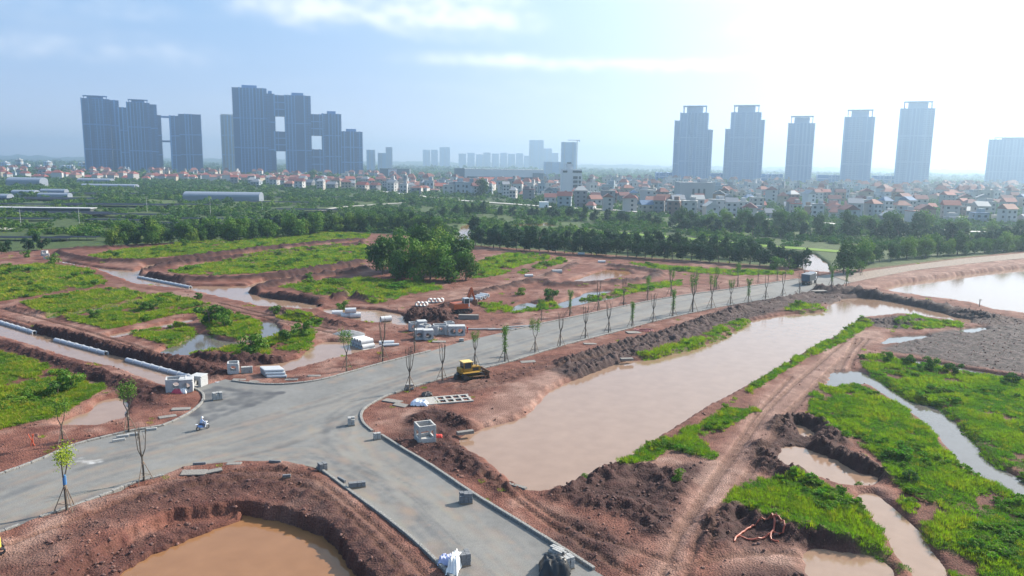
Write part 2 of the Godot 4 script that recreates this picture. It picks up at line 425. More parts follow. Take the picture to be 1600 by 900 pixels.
	zone("dark", 0.8, [4.77,-71.62,8.37,-69.66,12.00,-65.34,8.95,-59.76,6.89,-60.73,3.83,-65.10])
	zone("dark", 1.0, [19.09,-68.04,22.26,-72.92,24.62,-70.19,27.38,-67.53,29.71,-65.88,27.10,-65.21,22.22,-64.48,19.05,-65.56])
	zone("dark", 0.9, [18.42,-61.06,22.64,-62.25,27.84,-61.33,25.82,-56.39,17.35,-57.08])
	zone("dark", 0.75, [-96.23,-140.96,-82.85,-130.89,-63.96,-116.39,-51.79,-109.48,-47.19,-101.31,-50.63,-101.15,-55.48,-107.39,-62.37,-111.57,-73.34,-120.41,-89.32,-130.50])
	zone("dark", 0.6, [-34.38,-78.85,-28.29,-81.38,-23.19,-81.03,-17.64,-75.33,-11.60,-67.07,-5.51,-59.35,-4.51,-53.85,-11.31,-53.68,-15.78,-64.50,-22.45,-71.42,-27.09,-72.72,-32.74,-71.79,-36.92,-67.55,-39.79,-60.44,-41.79,-55.50,-44.75,-58.26,-41.36,-64.91,-38.10,-72.34])
	zone("dark", 0.6, [-40.63,-58.37,-37.80,-62.68,-33.07,-68.33,-30.29,-70.45,-26.00,-68.95,-28.53,-64.70,-31.02,-59.14,-31.00,-53.17,-38.12,-52.99])
	zone("dark", 0.9, [-55.84,-130.70,-48.16,-131.16,-40.99,-129.78,-36.98,-127.40,-42.60,-124.56,-50.24,-124.94])
	zone("dark", 0.9, [-89.28,-141.42,-82.29,-139.76,-70.00,-131.21,-59.65,-124.40,-50.53,-117.86,-45.01,-116.68,-46.87,-123.09,-53.38,-124.76,-70.39,-137.45,-87.16,-148.29,-95.34,-151.32])
	zone("dark", 1.0, [-25.56,-167.74,-22.21,-181.28,-14.86,-176.15,-11.13,-165.26,-13.09,-155.23,-20.04,-157.90])
	# black silt
	zone("black", 1.0, [70.78,-143.27,87.46,-157.82,107.05,-168.30,131.34,-175.79,92.36,-121.78,81.07,-131.61,77.02,-138.20,72.40,-140.84])
	zone("black", 0.8, [80.87,-172.06,91.07,-177.31,94.98,-177.61,85.95,-162.78,79.43,-163.63])
	zone("black", 0.6, [102.19,-210.88,110.10,-197.52,116.72,-180.82,120.37,-172.79,108.85,-168.43,103.58,-169.44,104.62,-176.80,103.54,-188.01,98.47,-199.39])
	zone("black", 0.45, [6.10,-124.86,19.66,-142.64,31.87,-155.26,55.66,-187.61,76.76,-206.52,92.78,-220.10,103.04,-206.76,95.45,-194.44,81.83,-193.32,68.31,-185.20,54.13,-171.53,45.69,-163.90,37.46,-151.48,28.57,-142.69,19.70,-131.58,14.11,-124.50,9.48,-119.61])
	# worn tracks, pale and smooth
	zone("pale", 1.0, [71.40,-157.96,79.19,-161.66,76.76,-152.35,67.62,-143.58,59.82,-131.27,50.34,-118.84,41.33,-105.47,33.69,-92.36,27.67,-82.03,24.01,-76.79,19.42,-69.35,16.43,-64.30,13.93,-57.93,10.78,-57.84,13.54,-64.22,16.91,-72.02,22.08,-82.73,29.06,-94.47,37.74,-111.38,49.05,-126.44], 0.0)
	zone("pale", 0.8, [22.22,-64.48,29.12,-64.45,29.06,-60.32,18.14,-60.02,18.44,-63.23])
	zone("pale", 0.9, [-5.76,-99.17,0.22,-116.21,11.39,-130.65,7.35,-118.39,4.83,-108.19,1.21,-99.48,-2.26,-97.01])
	zone("pale", 0.5, [-18.43,-102.66,-14.01,-102.87,-9.92,-97.68,-10.78,-90.52,-16.05,-93.73])
	zone("pale", 0.7, [99.73,-237.09,129.79,-257.64,163.18,-278.11,223.10,-317.68,195.95,-278.26,157.17,-257.45,120.81,-232.59,105.44,-217.81,96.13,-219.25])
	zone("pale", 0.5, [-119.28,-175.85,-103.10,-164.02,-80.46,-147.59,-61.82,-134.06,-53.38,-124.76,-59.04,-127.84,-77.40,-139.55,-96.79,-153.71,-111.97,-164.79])
	zone("pale", 0.55, [-115.48,-215.53,-99.40,-201.07,-81.42,-192.53,-56.88,-172.07,-37.23,-156.68,-30.76,-150.98,-18.74,-138.19,-23.02,-135.49,-34.77,-146.11,-54.55,-164.84,-79.95,-185.18,-100.47,-194.77])
	zone("pale", 0.6, [-26.41,-195.42,-7.16,-211.89,7.97,-238.75,23.19,-278.30,24.41,-265.71,11.75,-233.59,-5.03,-199.28,-15.93,-188.80])
	zone("pale", 0.4, [-13.10,-141.08,-10.00,-152.40,7.47,-173.99,34.29,-202.76,91.50,-247.51,89.78,-238.81,32.38,-191.03,7.10,-164.52,-9.54,-145.56])
	zone("pale", 0.75, [13.68,-82.42,20.63,-89.63,23.54,-85.64,17.69,-82.57,14.06,-78.07,10.61,-77.95])
	for l in [[2.4, 0.8, [-43.33,-60.87,-42.64,-65.11,-41.71,-69.66,-37.19,-74.49,-31.81,-77.58,-25.57,-79.52,-19.81,-76.05,-14.36,-68.93,-7.64,-59.29]], [1.5, 0.7, [-40.53,-59.90,-38.83,-67.75,-34.00,-73.23,-28.48,-75.90,-23.70,-75.59,-17.89,-70.87,-12.70,-63.43,-9.45,-57.29]], [1.6, 0.7, [-18.97,-78.22,-13.39,-70.32,-8.71,-63.33,-4.81,-57.42]]]:
		zones.append(["pale", l[1], smooth_line(to_pts(l[2]), 1.0), l[0]])
	# wheel ruts
	for r in [[15.43,-59.94,18.79,-68.03,25.18,-78.47,31.74,-90.08,40.40,-105.42,53.76,-124.70,71.40,-152.00], [13.27,-59.88,16.96,-67.97,22.97,-79.23,30.02,-92.21,38.12,-106.78,51.27,-126.57,70.72,-154.88], [17.59,-62.10,21.03,-70.75,27.67,-82.03,36.18,-97.20,46.88,-115.15,60.63,-135.81], [15.78,-66.67,21.49,-77.51,27.45,-88.84,35.31,-103.76,46.49,-122.36], [54.02,-122.76,61.23,-135.85,70.07,-151.91], [57.05,-124.88,64.09,-138.39,72.74,-152.08], [14.57,-60.95,20.15,-63.28,25.96,-63.67,30.07,-61.39], [-9.60,-113.96,0.21,-123.73,11.72,-134.76,25.56,-148.98,47.14,-173.23], [-7.96,-111.70,1.25,-119.91,11.92,-130.24,25.91,-143.56], [-115.75,-170.51,-91.76,-154.07,-71.12,-138.92,-55.12,-126.34], [-110.17,-162.06,-87.73,-147.09,-68.51,-133.65,-53.75,-123.10], [-109.40,-208.98,-79.90,-188.85,-54.07,-167.77,-33.29,-150.81], [-105.08,-200.54,-77.72,-183.59,-52.75,-163.57,-34.05,-148.43], [-48.03,-69.87,-43.97,-71.41,-39.59,-75.35,-34.18,-78.34,-27.99,-80.49,-22.02,-79.30,-14.77,-70.97,-8.59,-62.43,-5.24,-56.47], [-44.40,-62.49,-40.82,-68.08,-37.19,-73.12,-32.03,-76.42,-25.89,-78.30,-19.42,-74.49,-12.56,-65.80,-8.04,-58.29], [-25.91,-191.64,-7.00,-207.46,9.99,-238.96,22.74,-272.65], [-23.84,-188.13,-5.11,-202.33,11.75,-233.59], [0.31,-77.58,5.27,-69.56,9.66,-65.27,14.79,-62.02], [-2.51,-80.02,3.44,-70.18,8.23,-62.93,11.10,-59.82]]:
		zones.append(["rut", 1.0, smooth_line(to_pts(r), 1.0), 0.7])
	# heaps and banks (up to 4 m)
	for b in [[0.40, 3.5, [-160.47,-270.91,-137.75,-251.91,-121.21,-250.51,-110.94,-263.87,-97.26,-289.46,-81.38,-312.62,-64.48,-333.72]], [0.45, 4.0, [-110.98,-229.01,-107.85,-244.02,-90.82,-270.05,-76.14,-292.26,-60.99,-315.52]], [0.40, 3.5, [-107.28,-224.00,-90.46,-214.37,-74.12,-219.67,-60.69,-240.12,-50.12,-258.78]], [0.45, 4.0, [-66.39,-193.86,-65.55,-204.22,-56.67,-223.97,-45.57,-240.28]], [0.35, 6.0, [-64.97,-192.05,-55.97,-189.06,-47.25,-186.16]], [0.30, 3.0, [-164.87,-280.49,-147.92,-293.75,-118.86,-314.87]],
		[0.55, 3.0, [-43.00,-188.33,-41.43,-192.19]], [0.5, 3.0, [-37.87,-190.61,-33.26,-187.34]], [0.42, 6.0, [-21.42,-166.62,-18.73,-170.47,-15.32,-164.95]], [0.35, 4.0, [-8.30,-197.01,0.00,-210.31,9.32,-221.72,13.59,-214.98,25.78,-218.48,37.81,-224.50,47.40,-240.03,44.31,-251.53,34.63,-258.43]], [0.3, 3.0, [-15.21,-180.18,-6.50,-193.31]], [0.3, 3.0, [11.75,-233.59,16.44,-245.48,23.00,-262.11]],
		[0.26, 3.0, [9.00,-128.35,19.39,-140.57,33.21,-155.35,51.23,-177.36,71.37,-196.15,89.89,-213.03]], [0.2, 2.5, [10.73,-122.34,22.65,-138.29,36.55,-152.59]], [0.6, 5.0, [87.57,-211.73,94.04,-210.16,100.71,-205.53]], [0.35, 4.0, [100.71,-205.53,106.48,-193.53,111.98,-175.85]], [0.25, 3.0, [79.42,-169.80,86.18,-168.88,92.91,-170.78]],
		[0.32, 3.0, [35.92,-97.69,39.57,-100.68,41.56,-96.94,41.48,-92.69]], [0.32, 3.0, [38.93,-90.37,40.73,-85.53,42.26,-81.67]], [0.3, 3.0, [31.34,-90.06,30.11,-83.97,32.25,-80.77]], [0.2, 3.5, [7.93,-78.68,13.32,-82.40,17.34,-80.75,17.87,-76.58]], [0.18, 3.5, [8.74,-73.19,13.70,-71.91,14.83,-67.90]], [0.25, 2.5, [5.61,-74.90,7.40,-76.53]], [0.3, 2.5, [18.76,-65.55,20.53,-70.06,23.35,-72.23]], [0.28, 3.0, [24.12,-70.58,27.38,-67.53,31.49,-65.94]],
		[0.22, 2.0, [-93.92,-137.46,-78.12,-126.71,-63.36,-117.16,-50.86,-109.52]], [0.22, 2.0, [-69.95,-121.79,-57.51,-111.49,-50.88,-105.47]], [0.35, 2.5, [-54.03,-129.01,-48.30,-128.47,-39.38,-128.12]], [0.3, 3.0, [-94.62,-150.16,-71.44,-134.91,-52.07,-121.60,-46.05,-118.10]], [0.2, 2.0, [-113.00,-170.73,-103.94,-165.41,-93.37,-159.18]], [0.2, 2.5, [-4.71,-95.42,-9.32,-100.33,-12.45,-97.57]], [0.22, 2.0, [-7.44,-88.49,-2.52,-80.55,0.32,-75.96]],
		[0.12, 2.0, [-37.74,-71.62,-33.03,-75.58,-25.52,-77.14,-19.05,-72.99,-12.34,-64.61,-7.91,-57.34]], [0.10, 1.6, [-41.56,-69.39,-37.26,-74.64,-32.00,-78.08,-24.59,-80.98]], [0.10, 1.6, [-22.02,-79.30,-14.49,-69.60,-8.31,-60.30]], [0.35, 1.2, [-58.35,-128.75,-49.00,-121.77]], [0.3, 3.0, [-53.80,-171.54,-40.98,-161.01,-31.35,-153.96]]]:
		zones.append(["up", b[0], smooth_line(to_pts(b[2]), 2.0), b[1]])
	# gravel heap by the pipes
	zone("up", 0.1, [-36.10,-151.81,-34.08,-157.55,-29.57,-152.86,-30.30,-148.68,-33.79,-147.30])
	# water bodies (depth as a share of 4 m)
	for w in [[0.40, POND_BIG], [0.62, POND_EAST], [0.45, DITCH_WEST], [0.4, CHANNEL], [0.35, POND_PIPES], [0.35, POND_ROAD], [0.35, POOL_BLUE], [0.3, POOL_STRIP], [0.3, POOL_REEDS], [0.35, POOL_WEST], [0.3, POOL_WEST_SMALL], [0.3, STREAM], [0.35, POOL_MUD_SMALL], [0.35, POOL_MUD], [0.3, POOL_FIELD], [0.3, POOL_TRACK], [0.3, POOL_TRACK_TWO], [0.3, STREAM_LOW], [0.3, POOL_CORNER], [0.35, POND_CENTRE], [0.35, POOL_ROADSIDE], [0.25, POOL_GRASS], [0.5, RIVER], [0.4, MARSH]]:
		zone("dig", w[0], w[1])
	zone("pit", 0.60, [-26.78,-72.58,-22.37,-71.14,-17.36,-67.66,-15.30,-64.40,-11.44,-59.39,-8.97,-51.32,-11.37,-50.50,-13.73,-59.12,-16.92,-64.47,-21.07,-66.77,-25.12,-67.15])
	zone("pit", 0.26, [-38.12,-52.99,-36.59,-60.53,-35.00,-66.09,-32.93,-70.79,-26.98,-72.43,-25.04,-66.90,-27.42,-64.38,-29.62,-60.74,-30.12,-56.27,-29.33,-50.06])
	zones.append(["pit", 0.7, Geometry2D.offset_polygon(to_pts(POND_NEAR), 0.5)[0], 0.0])
	zone("level", 1.0, ROAD_MAIN)
	zone("level", 0.7, DIRT_ROAD)

# ------------------------------------------------------------------ the ground
func paint(im: Image, p: PackedVector2Array, width: float, v: float, x0: float, z0: float, cell: float) -> void:
	var c := Color(v, v, v)
	if width > 0.0:
		var r := maxf(width * 0.5 / cell, 0.5)
		for i in p.size():
			var a := (p[i] - Vector2(x0, z0)) / cell
			var b := (p[mini(i + 1, p.size() - 1)] - Vector2(x0, z0)) / cell
			var n := maxi(1, int(a.distance_to(b) / maxf(r * 0.5, 0.7)))
			for k in n:
				var q := a.lerp(b, float(k) / n)
				for dy in range(-int(r), int(r) + 1):
					var hw := sqrt(maxf(r * r - dy * dy, 0.0))
					im.fill_rect(Rect2i(int(q.x - hw), int(q.y) + dy, maxi(1, int(2.0 * hw)), 1), c)
		return
	var lo := p[0]
	var hi := p[0]
	for q in p:
		lo = lo.min(q)
		hi = hi.max(q)
	var ya := maxi(0, int((lo.y - z0) / cell))
	var yb := mini(im.get_height() - 1, int((hi.y - z0) / cell) + 1)
	for y in range(ya, yb + 1):
		var zz := z0 + (y + 0.5) * cell
		var cuts := []
		for i in p.size():
			var a := p[i]
			var b := p[(i + 1) % p.size()]
			if (a.y > zz) != (b.y > zz):
				cuts.append(a.x + (zz - a.y) / (b.y - a.y) * (b.x - a.x))
		cuts.sort()
		for k in cuts.size() / 2:
			var xa := int(round((cuts[k * 2] - x0) / cell))
			var xb := int(round((cuts[k * 2 + 1] - x0) / cell))
			if xb > xa:
				im.fill_rect(Rect2i(xa, y, xb - xa, 1), c)

func layer(called: String, nx: int, nz: int, x0: float, z0: float, cell: float, blur: float) -> PackedByteArray:
	var im := Image.create(nx, nz, false, Image.FORMAT_L8)
	for q in zones:
		if q[0] == called:
			paint(im, q[2], q[3], q[1], x0, z0, cell)
	var k := blur / cell
	if k > 1.2:
		im.resize(maxi(4, int(nx / k)), maxi(4, int(nz / k)), Image.INTERPOLATE_BILINEAR if k < 2.0 else Image.INTERPOLATE_LANCZOS)
		im.resize(nx, nz, Image.INTERPOLATE_CUBIC)
	return im.get_data()

func field(nx: int, nz: int, cell: float, metres: float, octaves: int, s: int) -> PackedByteArray:
	var im := noise(cell / metres, octaves, s).get_image(nx, nz, false, false, false)
	im.convert(Image.FORMAT_L8)
	return im.get_data()

func terrain() -> void:
	var ground := ArrayMesh.new()
	land_block(ground, -132.0, 132.0, -182.0, -48.0, 0.3)
	land_block(ground, -330.0, 330.0, -440.0, -181.4, 0.9)
	land_block(ground, -330.0, -131.4, -182.3, -14.0, 0.9)
	land_block(ground, 131.4, 330.0, -182.3, -14.0, 0.9)
	land_block(ground, -132.3, 132.3, -48.9, -14.0, 0.9)
	far_land(ground)
	var m := StandardMaterial3D.new()
	m.vertex_color_use_as_albedo = true
	m.roughness = 0.85
	m.metallic_specular = 0.35
	m.uv1_triplanar = true
	m.uv1_world_triplanar = true
	m.uv1_scale = Vector3.ONE / 4.2
	m.albedo_texture = grain(512, 0.045, 5, 3, Color(0.45, 0.44, 0.44), Color(1, 1, 1))
	m.heightmap_enabled = true
	m.heightmap_scale = 12.0
	m.heightmap_texture = grain(512, 0.03, 5, 9, Color(0, 0, 0), Color(1, 1, 1))
	structure("ground", ground, m)

func land_block(into: ArrayMesh, x0: float, x1: float, z0: float, z1: float, cell: float) -> void:
	var nx := int((x1 - x0) / cell) + 1
	var nz := int((z1 - z0) / cell) + 1
	var green := layer("green", nx, nz, x0, z0, cell, 1.0)
	var dark := layer("dark", nx, nz, x0, z0, cell, 2.0)
	var pale := layer("pale", nx, nz, x0, z0, cell, 2.0)
	var wild := layer("wild", nx, nz, x0, z0, cell, 3.0)
	var black := layer("black", nx, nz, x0, z0, cell, 1.5)
	var up := layer("up", nx, nz, x0, z0, cell, 1.6)
	var dig := layer("dig", nx, nz, x0, z0, cell, 1.2)
	var pit := layer("pit", nx, nz, x0, z0, cell, 0.5)
	var rut := layer("rut", nx, nz, x0, z0, cell, 0.3)
	var level := layer("level", nx, nz, x0, z0, cell, 0.5)
	var wide := field(nx, nz, cell, 22.0, 2, 1)
	var mid := field(nx, nz, cell, 5.0, 3, 2)
	var fine := field(nx, nz, cell, 1.3, 4, 3)
	var heights := PackedFloat32Array()
	heights.resize(nx * nz)
	var pts := PackedVector3Array()
	pts.resize(nx * nz)
	var nor := PackedVector3Array()
	nor.resize(nx * nz)
	var col := PackedColorArray()
	col.resize(nx * nz)
	var greens := PackedByteArray()
	greens.resize(nx * nz)
	for j in nz:
		for i in nx:
			var k := j * nx + i
			var nm := (mid[k] - 128) / 128.0
			var nf := (fine[k] - 128) / 128.0
			var nw := (wide[k] - 128) / 128.0
			var lv := 1.0 - level[k] / 255.0
			var dk := clampf(dark[k] / 255.0 + (nm * 0.35 + nf * 0.3) * (0.4 if dark[k] > 8 else 0.15), 0.0, 1.0) * lv
			var dg := dig[k] / 255.0
			var pt := pit[k] / 255.0
			var u := up[k] / 255.0
			var g := smoothstep(0.30, 0.62, green[k] / 255.0 * (0.79 + nw * 0.65 + nm * 0.75) + nf * 0.16) * lv * smoothstep(0.05, 0.4, green[k] / 255.0)
			var wl := wild[k] / 255.0
			var pl := pale[k] / 255.0
			var churn := lerpf(0.08, 0.30, dk) * (1.0 - 0.75 * pl) * (1.0 - 0.6 * maxf(g, wl)) + u * 0.28
			var h := nf * churn * lv + nm * (0.10 + 0.25 * dk) * lv * (1.0 - 0.5 * pl) + nw * 0.10 * lv
			h += u * 2.7 * (1.0 + nf * 0.7 + nm * 0.3) * (1.0 - dg) - dg * 4.0 - pt * 4.0 + 0.08 * lv - (1.0 - lv) * 0.12
			h -= rut[k] / 255.0 * 0.20 * lv
			h += g * 0.10
			heights[k] = h
			greens[k] = int(255.0 * maxf(g * (1.0 - clampf(dg * 3.0 - 0.55, 0.0, 1.0)), 0.0))
			# base colours: red clay, worn pale clay, wet dark clods, turf
			var c := Vector3(0.262, 0.106, 0.074)
			c = c.lerp(Vector3(0.39, 0.24, 0.19), clampf(pl * (0.75 + nf * 0.5) + smoothstep(0.0, 0.5, nw * 0.7 + nm * 0.6) * 0.55, 0.0, 1.0))
			c = c.lerp(Vector3(0.125, 0.042, 0.03), smoothstep(0.08, 0.42, -nw * 0.3 - nm * 0.6 + nf * 0.9) * 0.8 * (1.0 - pl * 0.6))
			c = c.lerp(Vector3(0.068, 0.027, 0.024), clampf(dk * 1.05 - pl * 0.3 + u * 3.4 + minf(u * 8.0, 0.3) * nf, 0.0, 1.0))
			c = c.lerp(Vector3(0.088, 0.066, 0.064) * (1.0 + nf * 0.9 + nm * 0.4), black[k] / 255.0)
			c *= 1.0 + nf * 0.42 + nm * 0.2
			c = c.lerp(Vector3(0.15, 0.17, 0.04) * (1.0 + nm * 0.3), g * 0.75)
			c = c.lerp(Vector3(0.08, 0.125, 0.032) * (1.0 + nm * 0.5 + nf * 0.3), wl)
			c = c.lerp(Vector3(0.12, 0.055, 0.035), rut[k] / 255.0 * 0.5)
			c *= 1.13
			col[k] = Color(c.x, c.y, c.z)
			pts[k] = Vector3(x0 + i * cell, h, z0 + j * cell)
	for j in nz:
		for i in nx:
			var k := j * nx + i
			var l := heights[k - 1] if i > 0 else heights[k]
			var r := heights[k + 1] if i < nx - 1 else heights[k]
			var a := heights[k - nx] if j > 0 else heights[k]
			var b := heights[k + nx] if j < nz - 1 else heights[k]
			nor[k] = Vector3((l - r) / (2.0 * cell), 1.0, (a - b) / (2.0 * cell)).normalized()
	var ids := PackedInt32Array()
	ids.resize((nx - 1) * (nz - 1) * 6)
	var n := 0
	for j in nz - 1:
		for i in nx - 1:
			var k := j * nx + i
			ids[n] = k; ids[n + 1] = k + 1; ids[n + 2] = k + nx
			ids[n + 3] = k + 1; ids[n + 4] = k + nx + 1; ids[n + 5] = k + nx
			n += 6
	commit_land(into, pts, nor, col, ids)
	blocks.append({"x0": x0, "z0": z0, "cell": cell, "nx": nx, "nz": nz, "h": heights, "green": green, "grown": greens, "dark": dark, "level": level, "dig": dig, "wild": wild, "pale": pale, "pit": pit})

func commit_land(into: ArrayMesh, pts: PackedVector3Array, nor: PackedVector3Array, col: PackedColorArray, ids: PackedInt32Array) -> void:
	var a := []
	a.resize(Mesh.ARRAY_MAX)
	a[Mesh.ARRAY_VERTEX] = pts
	a[Mesh.ARRAY_NORMAL] = nor
	a[Mesh.ARRAY_COLOR] = col
	a[Mesh.ARRAY_INDEX] = ids
	into.add_surface_from_arrays(Mesh.PRIMITIVE_TRIANGLES, a)

func far_land(into: ArrayMesh) -> void:
	var cell := 30.0
	var x0 := -4500.0
	var z0 := -6600.0
	var nx := 301
	var nz := 240
	var pts := PackedVector3Array()
	var nor := PackedVector3Array()
	var col := PackedColorArray()
	var ids := PackedInt32Array()
	var wide := noise(1.0 / 260.0, 3, 21)
	var patch := noise(1.0 / 60.0, 2, 22)
	for j in nz:
		for i in nx:
			var p := Vector2(x0 + i * cell, z0 + j * cell)
			var n := wide.get_noise_2d(p.x, p.y)
			var q := patch.get_noise_2d(p.x, p.y)
			var h := -0.25 + maxf(0.0, -p.y - 4600.0) / 2000.0 * (30.0 + 30.0 * n)
			if p.x > -360.0 and p.x < 360.0 and p.y > -470.0 and p.y < -20.0:
				h = -6.0 if absf(p.x) < 301.0 and p.y > -415.0 and p.y < -45.0 else -0.6
			pts.append(Vector3(p.x, h, p.y))
			nor.append(Vector3.UP)
			var c := Vector3(0.06, 0.10, 0.03).lerp(Vector3(0.13, 0.19, 0.045), clampf(0.5 + q * 1.2, 0.0, 1.0)) * (1.0 + n * 0.3)
			col.append(Color(c.x, c.y, c.z))
	for j in nz - 1:
		for i in nx - 1:
			var k := j * nx + i
			ids.append_array(PackedInt32Array([k, k + 1, k + nx, k + 1, k + nx + 1, k + nx]))
	commit_land(into, pts, nor, col, ids)

func height(x: float, z: float) -> float:
	for b in blocks:
		var i := int(round((x - b.x0) / b.cell))
		var j := int(round((z - b.z0) / b.cell))
		if i >= 0 and j >= 0 and i < b.nx and j < b.nz:
			return b.h[j * b.nx + i]
	return -0.25

func mask(called: String, x: float, z: float) -> float:
	for b in blocks:
		var i := int(round((x - b.x0) / b.cell))
		var j := int(round((z - b.z0) / b.cell))
		if i >= 0 and j >= 0 and i < b.nx and j < b.nz:
			return b[called][j * b.nx + i] / 255.0
	return 0.0

# ------------------------------------------------------------------ standing water
func waters() -> void:
	var murk := StandardMaterial3D.new()
	murk.albedo_color = rgb(0.255, 0.168, 0.118)
	murk.roughness = 0.06
	murk.metallic_specular = 0.42
	murk.albedo_texture = grain(512, 0.008, 4, 33, Color(0.93, 0.92, 0.91), Color(1, 1, 1))
	murk.normal_enabled = true
	murk.normal_scale = 0.05
	murk.uv1_triplanar = true
	murk.uv1_world_triplanar = true
	murk.uv1_scale = Vector3.ONE / 14.0
	murk.normal_texture = grain(512, 0.06, 4, 31, Color.BLACK, Color.WHITE, true, 3.0)
	var brown: StandardMaterial3D = murk.duplicate()
	brown.albedo_color = rgb(0.225, 0.115, 0.055)
	brown.metallic_specular = 0.32
	var grey: StandardMaterial3D = murk.duplicate()
	grey.albedo_color = rgb(0.11, 0.10, 0.095)
	var list := [["pond_water", POND_BIG, -0.55, murk], ["pit_water", POND_NEAR, -1.3, brown], ["pond_water", POND_EAST, -1.3, murk], ["ditch_water", DITCH_WEST, -0.6, murk], ["channel_water", CHANNEL, -0.6, murk], ["pond_water", POND_PIPES, -0.5, murk], ["pond_water", POND_ROAD, -0.5, murk], ["pond_water", POOL_BLUE, -0.5, grey], ["puddle_water", POOL_STRIP, -0.35, grey], ["puddle_water", POOL_REEDS, -0.4, murk], ["puddle_water", POOL_WEST, -0.5, murk], ["puddle_water", POOL_WEST_SMALL, -0.4, murk], ["stream_water", STREAM, -0.4, grey], ["puddle_water", POOL_MUD_SMALL, -0.45, murk], ["puddle_water", POOL_MUD, -0.45, murk], ["puddle_water", POOL_FIELD, -0.4, grey], ["puddle_water", POOL_TRACK, -0.4, grey], ["puddle_water", POOL_TRACK_TWO, -0.4, grey], ["stream_water", STREAM_LOW, -0.4, murk], ["puddle_water", POOL_CORNER, -0.4, murk], ["pond_water", POND_CENTRE, -0.45, brown], ["puddle_water", POOL_ROADSIDE, -0.45, grey], ["puddle_water", POOL_GRASS, -0.3, grey], ["river_water", RIVER, -0.6, brown], ["marsh_water", MARSH, -0.5, brown]]
	for w in list:
		var grown := Geometry2D.offset_polygon(to_pts(w[1]), 2.4 if w[0] == "pit_water" else 1.4, Geometry2D.JOIN_ROUND)
		structure(w[0], sheet(grown[0], w[2]), w[3])

# ------------------------------------------------------------------ roads
func roads() -> void:
	var rect := Rect2(-72, -250, 200, 205)
	var m := StandardMaterial3D.new()
	m.albedo_texture = ImageTexture.create_from_image(road_picture(rect))
	m.roughness = 0.8
	m.metallic_specular = 0.4
	m.detail_enabled = true
	m.detail_blend_mode = BaseMaterial3D.BLEND_MODE_MUL
	m.detail_uv_layer = BaseMaterial3D.DETAIL_UV_2
	m.uv2_triplanar = true
	m.uv2_world_triplanar = true
	m.uv2_scale = Vector3.ONE / 4.0
	m.detail_albedo = grain(512, 0.05, 5, 44, Color(0.78, 0.78, 0.78), Color(1, 1, 1))
	structure("road", sheet(to_pts(ROAD_MAIN), 0.05, rect), m)
	var d := rough_mat(Vector3(0.30, 0.235, 0.19), 7.0, 0.4, 45, 0.9, 4.0)
	structure("dirt_road", sheet(to_pts(DIRT_ROAD), 0.16), d)

func soft_line(im: Image, rect: Rect2, p: PackedVector2Array, width: float, c: Color, alpha: float) -> void:
	var px := im.get_width() / rect.size.x
	var r := maxi(1, int(width * 0.5 * px))
	var brush := Image.create(2 * r + 1, 2 * r + 1, false, Image.FORMAT_RGBA8)
	for y in 2 * r + 1:
		for x in 2 * r + 1:
			var q := 1.0 - Vector2(x - r, y - r).length() / (r + 0.5)
			brush.set_pixel(x, y, Color(c.r, c.g, c.b, alpha * clampf(q, 0.0, 1.0)))
	for q in p:
		if rng.randf() < 0.8:
			var at := (q - rect.position) * px
			im.blend_rect(brush, Rect2i(0, 0, 2 * r + 1, 2 * r + 1), Vector2i(int(at.x) - r, int(at.y) - r))

